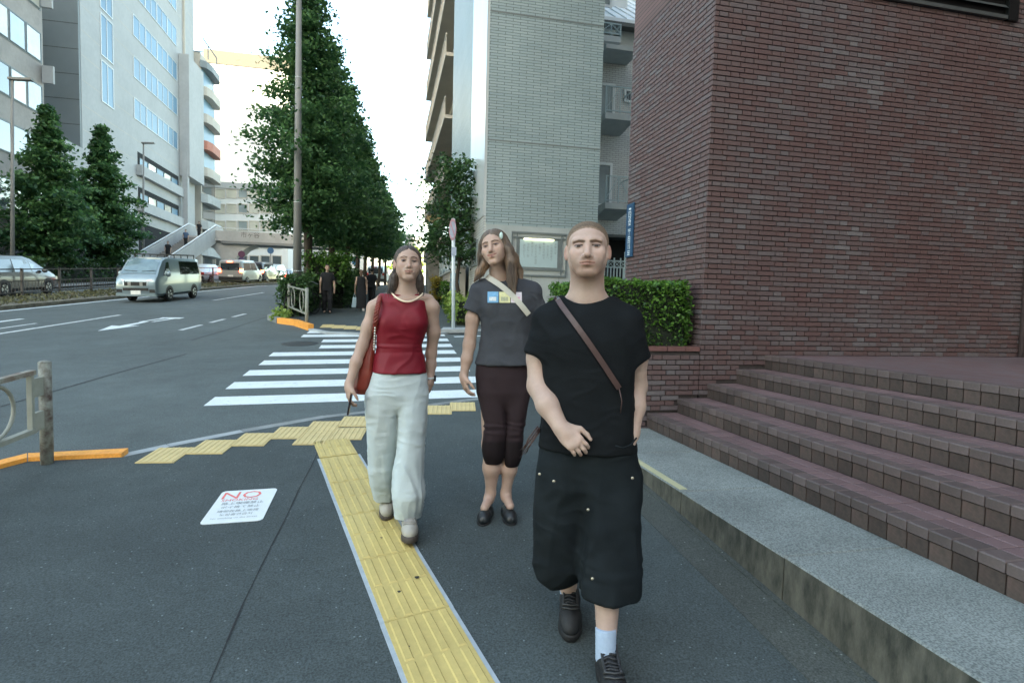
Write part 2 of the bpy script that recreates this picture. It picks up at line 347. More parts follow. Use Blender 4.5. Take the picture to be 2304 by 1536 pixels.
mb.build('painted_symbol', M_white, mk)
arrow(-9.75, 15.2, 2.5)
band([(1.55, 13.2), (6.0, 14.0)], 0.15, 'side_line', M_white)
# manhole cover
mo = struct(empty('manhole_cover', (-1.65, 12.3, S(-1.65, 12.3)))); M_iron = mat('cast_iron', (0.035, 0.04, 0.042), 0.6, 0.2, 20, metal=0.3, bump=0.5, bscale=60)
mb = MB(); mb.prism([(-1.72 + 0.36 * math.cos(t * math.pi / 12), 12.25 + 0.36 * math.sin(t * math.pi / 12)) for t in range(24)], -0.08, ROAD_DZ + 0.006, S); mb.build('cover', M_iron, mo)
# faint repair seams in the road
for p in ([(0, 905), (250, 835), (420, 790)], [(430, 760), (520, 735), (605, 708)]):
    q = [G(*t) for t in p]; band([(v.x, v.y) for v in q], 0.03, 'repair_seam', M_crack, 0.003)
# --- median strip
mb = MB(); rows = []
for (x, y) in med: rows.append((y, x - 0.30, x - 3.3))
mb.add([(x, y, S(x, y) + 0.07) for y, a, b in rows for x in (b, a)], [(2 * i, 2 * i + 1, 2 * i + 3, 2 * i + 2) for i in range(len(rows) - 1)])
mb.add([(a + d, y, S(a, y) + z) for y, a, b in rows for d, z in ((0, 0.07), (0.02, -0.2))], [(2 * i, 2 * i + 1, 2 * i + 3, 2 * i + 2) for i in range(len(rows) - 1)])
median = struct(mb.build('median_strip', M_soil))
# --- left pavement
lrows = [(y, -18.4 + 0.03 * y if y < 60 else -16.6, -40) for y in (-20, 0, 20, 40, 50, 60, 80, 110)]
mb = MB(); mb.add([(x, y, S(x, y) + 0.05) for y, a, b in lrows for x in (b, -24, a)], [(3 * i + k, 3 * i + k + 1, 3 * i + k + 4, 3 * i + k + 3) for i in range(len(lrows) - 1) for k in (0, 1)])
struct(mb.build('pavement', M_kerb))
# --- tactile paving
tp = struct(empty('tactile_paving', (-0.1, 3.7, S(-0.1, 3.7))))
def tile_mesh(w, l, nb, segs, bw, h=0.008, gap=0.02, bh=0.005, inset=0.0):
    mb = MB(); mb.box(-w / 2, w / 2, -l / 2, l / 2, -0.02, h)
    pitch = w / nb; sl = l / segs
    for i in range(nb):
        for k in range(segs):
            x = -w / 2 + pitch * (i + 0.5); y0 = -l / 2 + sl * k + gap / 2; y1 = y0 + sl - gap; a = bw / 2; c = a - 0.005
            mb.add([(x - a, y0, h), (x + a, y0, h), (x + a, y1, h), (x - a, y1, h), (x - c, y0 + .006, h + bh), (x + c, y0 + .006, h + bh), (x + c, y1 - .006, h + bh), (x - c, y1 - .006, h + bh)],
                   [(4, 5, 6, 7), (0, 1, 5, 4), (1, 2, 6, 5), (2, 3, 7, 6), (3, 0, 4, 7)])
    return mb.mesh('tactile_tile')
SLOPE = Matrix(((1, 0, 0), (0, 1, 0), (0, 0, 1)))
ground_rot = Vector((-0.02, -0.07, 1.0)).normalized().to_track_quat('Z', 'Y')
def lay(me, x, y, ang, m, dz=0.0, name='tactile_tile', parent=None):
    o = bpy.data.objects.new(name, me); C.objects.link(o); o.parent = parent or tp
    n = Vector((-0.02, -0.07, 1.0)).normalized(); yv = Vector((math.sin(ang), math.cos(ang), 0)); yv = (yv - n * yv.dot(n)).normalized(); xv = yv.cross(n)
    Mx = Matrix((xv, yv, n)).transposed().to_4x4(); Mx.translation = Vector((x, y, S(x, y) + dz)); 
    o.matrix_parent_inverse = Matrix.Translation(-wloc(o.parent)); o.matrix_basis = Mx
    return o
tm = tile_mesh(0.305, 0.585, 4, 2, 0.040, gap=0.014); tm.materials.append(M_yel)
edge_m = tile_mesh(0.345, 0.598, 1, 1, 0.01, h=0.0045, bh=0.0003); edge_m.materials.append(M_grey_edge)
c0 = Vector((0.155, 2.554, 0)); dv = Vector((-0.1318, 0.574, 0)); ang = math.atan2(dv.x, dv.y)
for i in range(-4, 4):
    p = c0 + dv * (i + 0.5); lay(tm, p.x, p.y, ang, M_yel, 0.0); lay(edge_m, p.x, p.y, ang, M_grey_edge, 0.0, 'adhesive_bed')
p = c0 + dv * 4.42; tm2 = tile_mesh(0.305, 0.46, 4, 2, 0.040, gap=0.014); tm2.materials.append(M_yel); lay(tm2, p.x, p.y, ang, M_yel)
ts = tile_mesh(0.290, 0.372, 6, 1, 0.020, gap=0.006, bh=0.005); ts.materials.append(M_yel2)
for (x, y) in [(-1.76, 5.107), (-1.447, 5.276), (-1.157, 5.445), (-0.877, 5.612), (-0.590, 5.775), (-0.297, 5.925), (0.0, 6.05), (0.29, 6.17), (0.58, 6.28), (0.86, 6.39), (-0.635, 5.40), (-0.335, 5.50)]:
    lay(ts, x, y, 0.12, M_yel2)
tf = struct(empty('tactile_paving', (-1.2, 14.8, S(-1.2, 14.8))))
for i in range(9):
    for k in (0, 1): lay(ts, -1.48 + 0.30 * i, 15.03 - 0.19 * min(i, 4) + 0.32 * k, 0.0, M_yel2, 0.0, parent=tf)
# chewing gum stains on the yellow strip
M_gum = mat('gum_stain', (0.03, 0.03, 0.025), 0.8)
for (px, py, r) in [(858, 1209, 0.006), (898, 1330, 0.008), (938, 1298, 0.011), (921, 1453, 0.003)]:
    q = G(px, py, 0.0135); mb = MB(); mb.prism([(q.x + r * (1 + .3 * math.sin(3 * t)) * math.cos(t), q.y + r * 1.3 * (1 + .25 * math.cos(2 * t)) * math.sin(t)) for t in [k * math.pi / 6 for k in range(12)]], 0.0135, 0.0146, S); mb.build('gum_stain', M_gum, tp)
# pavement no-smoking sticker
c = [G(445, 1177), G(590, 1171), G(625, 1100), G(505, 1107)]
ce = sum(c, Vector()) / 4
st = empty('pavement_sticker', ce, 'white no smoking notice stuck flat on the pavement asphalt', 'sticker')
ux = Vector((1, 0.0, 0.02)).normalized(); ang = 0.02; w, h = 0.36, 0.52
def spt(u, v, dz):
    x = ce.x + u; y = ce.y + v; return (x, y, S(x, y) + dz)
mb = MB(); r = 0.03; out = []
for cx_, cy_, a0 in ((w / 2 - r, h / 2 - r, 0), (-w / 2 + r, h / 2 - r, 90), (-w / 2 + r, -h / 2 + r, 180), (w / 2 - r, -h / 2 + r, 270)):
    for t in range(4):
        a = R_(a0 + 30 * t); out.append((cx_ + r * math.cos(a), cy_ + r * math.sin(a)))
n = len(out); mb.add([spt(u, v, -0.002) for u, v in out] + [spt(u, v, 0.004) for u, v in out], [tuple(range(n, 2 * n))] + [(i, (i + 1) % n, n + (i + 1) % n, n + i) for i in range(n)])
M_stk = mat('sticker_white', (0.62, 0.66, 0.67), 0.55, 0.05, 5, fine=0.04, fscale=200); mb.build('sheet', M_stk, st)
def sticker_text(body, size, u, v, m):
    Mx = Matrix(((1, 0, 0, ce.x + u), (0, 1, 0, ce.y + v), (0.02, 0.07, 1, S(ce.x + u, ce.y + v) + 0.0052), (0, 0, 0, 1)))
    place_text('lettering', body, size, Mx, m, st)
M_red = mat('sticker_red', (0.72, 0.16, 0.14), 0.6, 0.1, 20); M_ink = mat('sticker_ink', (0.22, 0.25, 0.26), 0.6, 0.1, 30)
sticker_text('NO', 0.165, -0.035, 0.165, M_red); sticker_text('SMOKING', 0.052, -0.03, 0.088, M_red)
sticker_text('路上喫煙禁止', 0.044, 0.0, 0.030, M_ink); sticker_text('ポイ捨て禁止', 0.040, 0.0, -0.030, M_ink)
sticker_text('請勿在路上吸煙', 0.036, 0.0, -0.092, M_ink); sticker_text('노상흡연금지', 0.036, 0.0, -0.145, M_ink); sticker_text('No smoking on the street', 0.026, 0.0, -0.195, M_ink)
# ================================================================ brick building, planter, steps, granite
YF, XC, ZT = 5.262, 3.165, CAM_H - 0.425          # facade plane, corner, terrace height
X1, TREAD, RISE, ZG = 2.595, 0.331, 0.149, CAM_H - 1.17
COURSE, STR, HDR, JT = 0.052, 0.198, 0.096, 0.0068
def brick_material(name, attr):
    m = bpy.data.materials.new(name); m.use_nodes = True; N = m.node_tree.nodes; L = m.node_tree.links; b = N['Principled BSDF']; b.inputs['Roughness'].default_value = 0.58
    if attr:
        a = N.new('ShaderNodeAttribute'); a.attribute_name = 'tone'; f = a.outputs['Fac']
    else:
        a = N.new('ShaderNodeObjectInfo'); f = a.outputs['Random']
    g = N.new('ShaderNodeNewGeometry'); nz = N.new('ShaderNodeTexNoise'); nz.inputs['Scale'].default_value = 0.9; nz.inputs['Detail'].default_value = 3; L.new(g.outputs['Position'], nz.inputs['Vector'])
    ad = N.new('ShaderNodeMath'); ad.operation = 'MULTIPLY_ADD'; L.new(nz.outputs['Fac'], ad.inputs[0]); ad.inputs[1].default_value = 1.0; 
    sb = N.new('ShaderNodeMath'); sb.operation = 'MULTIPLY_ADD'; L.new(f, sb.inputs[0]); sb.inputs[1].default_value = 0.58; sb.inputs[2].default_value = -0.28; L.new(sb.outputs[0], ad.inputs[2])
    rp = N.new('ShaderNodeValToRGB'); e = rp.color_ramp.elements; e[0].position = 0.0; e[0].color = (0.092, 0.056, 0.055, 1); e[1].position = 1.0; e[1].color = (0.190, 0.180, 0.184, 1)
    for p, c in ((0.25, (0.112, 0.064, 0.062)), (0.5, (0.114, 0.074, 0.073)), (0.72, (0.116, 0.090, 0.092)), (0.88, (0.138, 0.120, 0.123))):
        q = e.new(p); q.color = (*c, 1)
    L.new(ad.outputs[0], rp.inputs[0])
    n2 = N.new('ShaderNodeTexNoise'); n2.inputs['Scale'].default_value = 60; n2.inputs['Detail'].default_value = 4; L.new(g.outputs['Position'], n2.inputs['Vector'])
    mr = N.new('ShaderNodeMapRange'); mr.inputs[1].default_value = 0.3; mr.inputs[2].default_value = 0.7; mr.inputs[3].default_value = 0.86; mr.inputs[4].default_value = 1.14; L.new(n2.outputs['Fac'], mr.inputs[0])
    sc = N.new('ShaderNodeVectorMath'); sc.operation = 'SCALE'; L.new(rp.outputs[0], sc.inputs[0]); L.new(mr.outputs[0], sc.inputs['Scale']); L.new(sc.outputs[0], b.inputs['Base Color'])
    bp = N.new('ShaderNodeBump'); bp.inputs['Strength'].default_value = 0.3; bp.inputs['Distance'].default_value = 0.003; L.new(n2.outputs['Fac'], bp.inputs['Height']); L.new(bp.outputs[0], b.inputs['Normal'])
    return m
M_bk, M_bks = brick_material('brick_single', False), brick_material('brick_mass', True)
M_mort = mat('brick_mortar', (0.046, 0.037, 0.036), 0.95, 0.2, 30)
def flemish(u0, u1, z0, z1, zmin):
    """stretcher and header bricks in turn, every second course shifted; returns (u, z, length)"""
    out = []; unit = STR + HDR + 2 * JT; r0 = int(math.floor((z0 - ZT) / COURSE)) ; r1 = int(math.ceil((z1 - ZT) / COURSE))
    for r in range(r0, r1):
        z = ZT + r * COURSE; off = 0.0 if r % 2 == 0 else (STR + JT) / 2 + (HDR + JT) / 2
        u = u0 - off; k = 0
        while u < u1 - 0.01:
            l = STR if k % 2 == 0 else HDR
            a, b = max(u, u0), min(u + l, u1)
            if b - a > 0.02 and z >= zmin((a + b) / 2) - 0.005 and z + COURSE <= z1 + 0.01: out.append((a, z, b - a))
            u += l + JT; k += 1
    return out
def brick_shape(l, axis, e=0.0025):
    h = COURSE - JT; d = 0.014
    v = [(0, 0, 0), (l, 0, 0), (l, 0, h), (0, 0, h), (e, -d, e), (l - e, -d, e), (l - e, -d, h - e), (e, -d, h - e)]
    if axis == 'y': v = [(y, x, z) for x, y, z in v]
    f = [(4, 5, 6, 7), (0, 1, 5, 4), (1, 2, 6, 5), (2, 3, 7, 6), (3, 0, 4, 7)]
    if axis == 'y': f = [t[::-1] for t in f]
    return v, f
def lay_bricks(parent, faces, limit, cam_ok):
    """faces: list of (axis, const, list of bricks); nearest ones in view become single objects, the rest one mass"""
    allb = []
    for ax, cst, bl in faces:
        for (u, z, l) in bl:
            c = Vector((u + l / 2, cst, z)) if ax == 'x' else Vector((cst, u + l / 2, z))
            allb.append(((c - Vector((0, 0, CAM_H))).length if cam_ok(c) else 1e6 + c.length, ax, cst, u, z, l))
    allb.sort(key=lambda t: t[0]); cache = {}
    mv = []; mf = []; tone = []
    for k, (d, ax, cst, u, z, l) in enumerate(allb):
        jit = random.uniform(-0.0015, 0.0015)
        if k < limit and d < 1e5:
            key = (ax, round(l, 3))
            if key not in cache:
                v, f = brick_shape(l, ax); me = bpy.data.meshes.new('brick'); me.from_pydata(v, [], f); me.materials.append(M_bk); cache[key] = me
            o = bpy.data.objects.new('brick', cache[key]); C.objects.link(o); o.parent = parent; o.matrix_parent_inverse = Matrix.Translation(-wloc(parent))
            o.location = (u, cst + jit, z) if ax == 'x' else (cst + jit, u, z)
        else:
            v, f = brick_shape(l, ax); n = len(mv); dx, dy = (u, cst + jit) if ax == 'x' else (cst + jit, u)
            mv += [(a + dx, b + dy, c + z) for a, b, c in v]; mf += [tuple(i + n for i in t) for t in f]; tone += [random.random()] * len(f)
    if mf:
        me = bpy.data.meshes.new('brick_facing'); me.from_pydata(mv, [], mf); a = me.attributes.new('tone', 'FLOAT', 'FACE'); a.data.foreach_set('value', tone); me.materials.append(M_bks)
        o = link('brick_facing', me, parent); o['kind'] = 'stuff'
def in_view(c):
    d = np.linalg.inv(ROT) @ np.array([c.x, c.y, c.z - CAM_H]); 
    if d[2] > -0.1: return False
    px, py = CX + F_PX * d[0] / -d[2], CY - F_PX * d[1] / -d[2]
    return 0 < px < 2304 and 0 < py < 1536
bb = empty('brick_building', (XC, YF, S(XC, YF)), 'dark red brick office building with a sharp corner above the stepped terrace', 'building')
BX1, BY1, BTOP, BR = 7.47, 7.22, 26.0, 5.2
mb = MB(); mb.box(XC, BX1 + 14, YF, BY1, -0.5, BR); mb.build('wall', M_mort, bb)
M_bktex = brick_mat('brick_upper', (0.14, 0.085, 0.08), (0.18, 0.10, 0.095), (0.05, 0.036, 0.035), 0.2, COURSE, 0.006, 'x')
mb = MB(); mb.box(XC, BX1 + 14, YF, BY1, BR + 0.002, BTOP); mb.build('upper_wall', M_bktex, bb)
# a wing closes the terrace on the right, just outside the picture
M_bktexy = brick_mat('brick_wing', (0.14, 0.085, 0.08), (0.18, 0.10, 0.095), (0.05, 0.036, 0.035), 0.2, COURSE, 0.006, 'y')
mb = MB(); mb.box(BX1 + 0.35, BX1 + 14, -6.0, YF - 0.03, ZT - 1.5, BTOP); mb.build('side_wing', M_bktexy, bb)
stepz = lambda x: -9 if x < X1 else (ZG + RISE * (1 + min(4, int((x - X1) / TREAD))))
lx0, lx1, lz = 4.86, 6.90, CAM_H + 3.36
lou = lambda u, z: not (lx0 - 0.02 < u < lx1 and z > lz - 0.01)
fx = [t for t in flemish(XC - 0.014, BX1, ZT - 0.4, BR, stepz) if lou(t[0] + t[2] / 2, t[1])]
fy = flemish(YF + 0.002, BY1, ZT - 0.3, BR, lambda u: -9)
lay_bricks(bb, [('x', YF, fx), ('y', XC, fy)], 300, in_view)
# louvred opening high on the facade
M_lv = mat('louver_metal', (0.012, 0.014, 0.015), 0.45, 0.2, 5, metal=0.6); M_lvs = mat('louver_sill', (0.10, 0.11, 0.11), 0.5, 0.1, 8, metal=0.5)
mb = MB(); mb.box(lx0, lx1, YF - 0.010, YF - 0.004, lz, BR + 0.3); mb.build('louver_back', M_lv, bb)
mb = MB(); mb.box(lx0, lx1 - 0.14, YF - 0.05, YF - 0.011, lz + 0.012, lz + 0.05); mb.build('louver_sill', M_lvs, bb)
mb = MB(); mb.box(lx1 - 0.138, lx1, YF - 0.055, YF - 0.012, lz, BR + 0.3); mb.build('louver_frame', M_lv, bb)
for k in range(6):
    z = lz + 0.13 + 0.11 * k; mb = MB(); mb.add([(lx0, YF - 0.05, z), (lx1 - 0.14, YF - 0.05, z), (lx1 - 0.14, YF - 0.012, z + 0.05), (lx0, YF - 0.012, z + 0.05)], [(0, 1, 2, 3)]); mb.build('louver_slat', M_lvs, bb)
# drain pipe near the right end of the facade
M_pipe = mat('pipe_paint', (0.10, 0.075, 0.075), 0.5, 0.1, 4)
mb = MB(); mb.tube([(7.30, YF - 0.06, ZT), (7.30, YF - 0.06, BR)], 0.028, 10); mb.build('drain_pipe', M_pipe, bb, True)
# blue address plate on the street-side face, read from top to bottom
pl = empty('address_plate', (XC, 7.0, CAM_H + 0.7), 'dark blue vertical address plate on the far edge of the brick wall', 'sign')
M_blue = mat('plate_blue', (0.018, 0.065, 0.13), 0.4, 0.1, 6); M_wl = mat('plate_white', (0.72, 0.76, 0.78), 0.5, 0.04, 6)
pz0, pz1 = CAM_H + 0.72, CAM_H + 1.42
mb = MB(); mb.box(XC - 0.034, XC - 0.018, 6.97, 7.19, pz0, pz1); mb.build('plate', M_blue, pl)
zz = pz1 - 0.02; Rw = Matrix(((0, 0, -1, 0), (-1, 0, 0, 0), (0, 1, 0, 0), (0, 0, 0, 1)))
for ch, s_ in (('▬', .07), ('四', .10), ('谷', .10), ('二', .10), ('丁', .10), ('目', .10), ('15', .09), ('☰', .10)):
    zz -= 0.042; place_text('lettering', ch, s_, Matrix.Translation((XC - 0.0355, 7.08, zz)) @ Rw, M_wl, pl); zz -= 0.042
# ---- planter in front of the street-side face
pw = empty('brick_planter', (2.5, YF, S(2.5, YF)), 'low red brick planter wall at the foot of the hedge beside the steps', 'planter')
PX0, PZ = 1.96, CAM_H - 0.347
mb = MB(); mb.box(PX0, XC - 0.02, YF + 0.002, YF + 0.2, -0.2, PZ - COURSE); mb.build('core', M_mort, pw)
mb = MB(); mb.box(PX0, PX0 + 0.2, YF + 0.202, BY1, -0.2, PZ - COURSE); mb.build('core', M_mort, pw)
mb = MB(); mb.box(PX0 + 0.202, XC - 0.02, YF + 0.202, BY1, -0.2, PZ - 0.12); mb.build('soil', M_soil, pw)
pb = [t for t in flemish(PX0, XC - 0.02, S(2, YF) - 0.1, PZ - COURSE + 0.01, stepz)]
lay_bricks(pw, [('x', YF, pb)], 300, in_view)
capm = mat('brick_cap', (0.175, 0.082, 0.075), 0.6, 0.12, 12, fine=0.1, fscale=50, objrand=0.15)
u = PX0
while u < XC - 0.03:
    l = min(STR, XC - 0.022 - u); mb = MB(); mb.box(u, u + l, YF - 0.016, YF + 0.21, PZ - COURSE + JT, PZ); mb.build('cap_brick', capm, pw); u += l + JT
# ---- steps of red quarry tile
stp = struct(empty('terrace_steps', (X1, 3.0, S(X1, 3.0))))
def tile_material(name, c):
    return mat(name, c, 0.55, 0.22, 5.0, objrand=0.28, bump=0.25, bscale=60, fine=0.10, fscale=70)
M_tread = mat('tread_tile', (0.150, 0.086, 0.086), 0.5, col2=(0.160, 0.125, 0.131), scale=2.2, objrand=0.16, bump=0.2, bscale=80, fine=0.08, fscale=90)
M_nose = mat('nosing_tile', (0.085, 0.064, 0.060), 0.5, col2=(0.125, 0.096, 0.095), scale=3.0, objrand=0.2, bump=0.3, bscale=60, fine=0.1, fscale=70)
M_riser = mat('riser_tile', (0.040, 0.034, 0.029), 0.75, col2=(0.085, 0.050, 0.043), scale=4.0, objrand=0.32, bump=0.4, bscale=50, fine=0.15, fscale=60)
M_grout = mat('tile_grout', (0.022, 0.020, 0.018), 0.95, 0.3, 20)
TW, Y0S = 0.118, -0.5
NT = int((YF - 0.004 - Y0S) / TW)
mb = MB()
for s in range(5):
    x0 = X1 + TREAD * s + 0.008; z = ZG + RISE * (s + 1) - 0.008
    mb.box(x0, (X1 + TREAD * (s + 1) + 0.008) if s < 4 else BX1 + 0.3, Y0S - 3, YF - 0.003, ZG - 0.4, z)
mb.build('bed', M_grout, stp)
def bevbox(x0, x1, y0, y1, z0, z1, e=0.003):
    v = []
    for z, k in ((z0, 0), (z1 - e, 0), (z1, e)): v += [(x0 + k, y0 + k, z), (x1 - k, y0 + k, z), (x1 - k, y1 - k, z), (x0 + k, y1 - k, z)]
    return v, [(3, 2, 1, 0), (8, 9, 10, 11)] + [(a + i, a + (i + 1) % 4, a + 4 + (i + 1) % 4, a + 4 + i) for a in (0, 4) for i in range(4)]
def shared(name, v, f, m):
    me = bpy.data.meshes.new(name); me.from_pydata(v, [], f); me.materials.append(m); return me
g = 0.007
nose_me = shared('nosing_tile', *bevbox(-0.012, 0.104, g / 2, TW - g / 2, -0.052, 0.0, 0.006), M_nose)
riser_me = shared('riser_tile', *bevbox(-0.006, 0.004, g / 2, TW - g / 2, 0.002, RISE - 0.058, 0.002), M_riser)
tread_me = shared('tread_tile', *bevbox(0, 0.108, g / 2, TW - g / 2, -0.012, 0.0, 0.003), M_tread)
cnt = 0; mass = MB()
steps = []
for s in range(5):
    x0 = X1 + TREAD * s; zt = ZG + RISE * (s + 1)
    for i in range(NT):
        y = YF - 0.004 - TW * (i + 1)
        jz = random.uniform(-0.001, 0.001)
        def put(me, name, x, yy, z):
            o = bpy.data.objects.new(name, me); C.objects.link(o); o.parent = stp; o.matrix_parent_inverse = Matrix.Translation(-wloc(stp)); o.location = (x, yy, z)
        vis = in_view(Vector((x0, y, zt)))
        if vis or i % 2 == 0 or True:
            put(nose_me, 'nosing_tile', x0, y, zt + jz); put(riser_me, 'riser_tile', x0 + random.uniform(0, 0.002), y, zt - RISE)
        if s < 4:
            for k in (0, 1):
                xx = x0 + 0.108 + 0.112 * k
                if cnt < 300 and vis: put(tread_me, 'tread_tile', xx, y, zt - 0.002 + jz); cnt += 1
                else:
                    v, f = bevbox(0, 0.108, g / 2, TW - g / 2, -0.012, 0.0, 0.003); mass.add([(a + xx, b + y, c + zt - 0.002) for a, b, c in v], f)
o = mass.build('tread_tiles', M_tread, stp); o['kind'] = 'stuff'
# terrace floor: tiles seen almost edge-on, too fine to build
xt = X1 + TREAD * 4 + 0.108
M_terr = brick_mat('terrace_tile', (0.150, 0.088, 0.088), (0.160, 0.125, 0.131), (0.06, 0.05, 0.05), 0.118, 0.112, 0.004, 'flat', 0.5, 0.3, 0.0)
mb = MB(); mb.box(xt, BX1 + 0.34, Y0S - 3, YF - 0.016, ZT - 0.1, ZT - 0.003); struct(mb.build('terrace', M_terr))
# dirt gathered along the foot of the wall
# ---- granite kerb slabs
gr = struct(empty('granite_kerb', (1.9, 3.0, S(1.9, 3.0))))
def granite_material():
    m = bpy.data.materials.new('granite'); m.use_nodes = True; N = m.node_tree.nodes; L = m.node_tree.links; b = N['Principled BSDF']; b.inputs['Roughness'].default_value = 0.7
    g = N.new('ShaderNodeNewGeometry')
    def noise(sc, det=4):
        n = N.new('ShaderNodeTexNoise'); n.inputs['Scale'].default_value = sc; n.inputs['Detail'].default_value = det; L.new(g.outputs['Position'], n.inputs['Vector']); return n.outputs['Fac']
    rp = N.new('ShaderNodeValToRGB'); rp.color_ramp.elements[0].position = 0.38; rp.color_ramp.elements[1].position = 0.60; rp.color_ramp.elements[0].color = (0.115, 0.135, 0.13, 1); rp.color_ramp.elements[1].color = (0.255, 0.285, 0.275, 1); L.new(noise(120, 3), rp.inputs[0])
    st = N.new('ShaderNodeMapRange'); st.inputs[1].default_value = 0.3; st.inputs[2].default_value = 0.7; st.inputs[3].default_value = 0.78; st.inputs[4].default_value = 1.12; L.new(noise(2.2, 8), st.inputs[0])
    sc = N.new('ShaderNodeVectorMath'); sc.operation = 'SCALE'; L.new(rp.outputs[0], sc.inputs[0]); L.new(st.outputs[0], sc.inputs['Scale'])
    # weathered, streaky upright face
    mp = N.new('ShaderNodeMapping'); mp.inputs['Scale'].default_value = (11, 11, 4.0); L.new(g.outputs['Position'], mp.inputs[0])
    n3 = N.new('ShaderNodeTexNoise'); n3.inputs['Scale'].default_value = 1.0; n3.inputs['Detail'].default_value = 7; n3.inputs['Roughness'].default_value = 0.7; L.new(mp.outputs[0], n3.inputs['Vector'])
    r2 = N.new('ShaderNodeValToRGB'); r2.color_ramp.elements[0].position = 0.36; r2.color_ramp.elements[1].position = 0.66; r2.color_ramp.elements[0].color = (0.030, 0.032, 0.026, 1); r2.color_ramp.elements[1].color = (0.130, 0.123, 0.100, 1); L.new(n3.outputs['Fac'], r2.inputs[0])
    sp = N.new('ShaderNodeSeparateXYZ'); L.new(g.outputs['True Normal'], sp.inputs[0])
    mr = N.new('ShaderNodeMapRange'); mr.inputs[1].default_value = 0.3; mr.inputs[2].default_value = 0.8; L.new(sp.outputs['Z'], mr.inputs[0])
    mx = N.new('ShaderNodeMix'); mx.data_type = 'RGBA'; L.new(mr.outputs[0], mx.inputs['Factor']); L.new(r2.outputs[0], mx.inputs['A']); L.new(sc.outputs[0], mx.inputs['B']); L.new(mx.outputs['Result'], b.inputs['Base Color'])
    bp = N.new('ShaderNodeBump'); bp.inputs['Strength'].default_value = 0.4; bp.inputs['Distance'].default_value = 0.004; L.new(noise(150, 3), bp.inputs['Height']); L.new(bp.outputs[0], b.inputs['Normal'])
    return m
M_gran = granite_material()
js = [5.24, 4.30, 3.324, 2.335, 1.35, 0.37, -0.62, -1.6, -2.6]
for a, b in zip(js[:-1], js[1:]):
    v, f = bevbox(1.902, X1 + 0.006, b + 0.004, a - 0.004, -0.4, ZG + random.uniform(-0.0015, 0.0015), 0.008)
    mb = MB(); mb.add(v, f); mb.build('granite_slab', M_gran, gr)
mb = MB(); mb.box(1.91, X1, -2.6, 5.24, -0.4, ZG - 0.012); mb.build('mortar_joint', M_mort, gr)
M_faint = mat('faded_yellow_paint', (0.36, 0.355, 0.22), 0.8, col2=(0.44, 0.42, 0.26), scale=9)
mb = MB(); mb.box(1.911, 1.965, 3.36, 4.26, ZG, ZG + 0.0032); mb.build('faded_paint', M_faint, gr)
# ================================================================ BUILDINGS
M_gx = brick_mat('grey_tile', (0.285, 0.360, 0.368), (0.335, 0.405, 0.41), (0.075, 0.095, 0.097), 0.40, 0.0725, 0.0065, 'x', 0.45, 0.5, 0.5, 0.0, 0.07)
M_gy = brick_mat('cream_tile', (0.46, 0.46, 0.44), (0.52, 0.52, 0.50), (0.20, 0.20, 0.19), 0.225, 0.0725, 0.005, 'y', 0.35, 0.4, 0.5, 0.0, 0.06)
M_gwing = brick_mat('wing_tile', (0.42, 0.41, 0.39), (0.47, 0.46, 0.44), (0.17, 0.165, 0.155), 0.225, 0.0725, 0.006, 'x', 0.5, 0.5, 0.5, 0.0, 0.07)
M_gdk = brick_mat('dark_tile', (0.20, 0.205, 0.21), (0.24, 0.245, 0.25), (0.07, 0.07, 0.07), 0.225, 0.0725, 0.006, 'y', 0.5, 0.5)
M_panel = mat('white_panel', (0.62, 0.63, 0.62), 0.35, 0.05, 1.5, stretch=(1, 1, 0.2))
M_metal = mat('white_metal_cladding', (0.60, 0.62, 0.62), 0.28, 0.06, 0.9, metal=0.25, stretch=(1, 1, 0.15))
M_stone = mat('stone_panel', (0.40, 0.43, 0.42), 0.6, 0.08, 2.0, fine=0.06, fscale=80)
M_trim = mat('grey_trim', (0.17, 0.195, 0.195), 0.5, 0.1, 5)
M_rail = mat('rail_blue_grey', (0.32, 0.40, 0.41), 0.5, 0.08, 5)
M_slab = mat('balcony_concrete', (0.36, 0.375, 0.365), 0.7, 0.12, 2.0)
M_roofw = mat('white_metal_roof', (0.68, 0.72, 0.74), 0.4, 0.05, 3.0)
M_eave = mat('dark_eave', (0.075, 0.08, 0.075), 0.6, 0.1, 5)
M_black = mat('dark_interior', (0.006, 0.007, 0.008), 0.9, 0.1, 3)
M_g1 = glass_mat('glass_dark', (0.055, 0.07, 0.075), 0.06); M_g2 = glass_mat('glass_curtained', (0.24, 0.28, 0.28), 0.12, 0.2, 0.8); M_g3 = mat('glass_sky_blue', (0.115, 0.225, 0.32), 0.35, 0.22, 0.12, spec=0.35)
M_g4 = glass_mat('glass_warm', (0.50, 0.48, 0.40), 0.15, 0.3, 0.3)
M_wht = mat('white_concrete', (0.375, 0.38, 0.375), 0.7, 0.07, 0.5, fine=0.04, fscale=3); M_dkc = mat('dark_cladding', (0.17, 0.195, 0.20), 0.55, 0.06, 0.6)
M_brn = mat('brown_panel', (0.30, 0.27, 0.245), 0.7, 0.12, 0.8, fine=0.05, fscale=5); M_bei = mat('beige_concrete', (0.47, 0.43, 0.37), 0.75, 0.1, 0.6)
def thing_building(name, loc, label): return empty(name, loc, label, 'building')
def part(name, m, parent, *boxes):
    mb = MB()
    for b in boxes: mb.box(*b)
    return mb.build(name, m, parent)
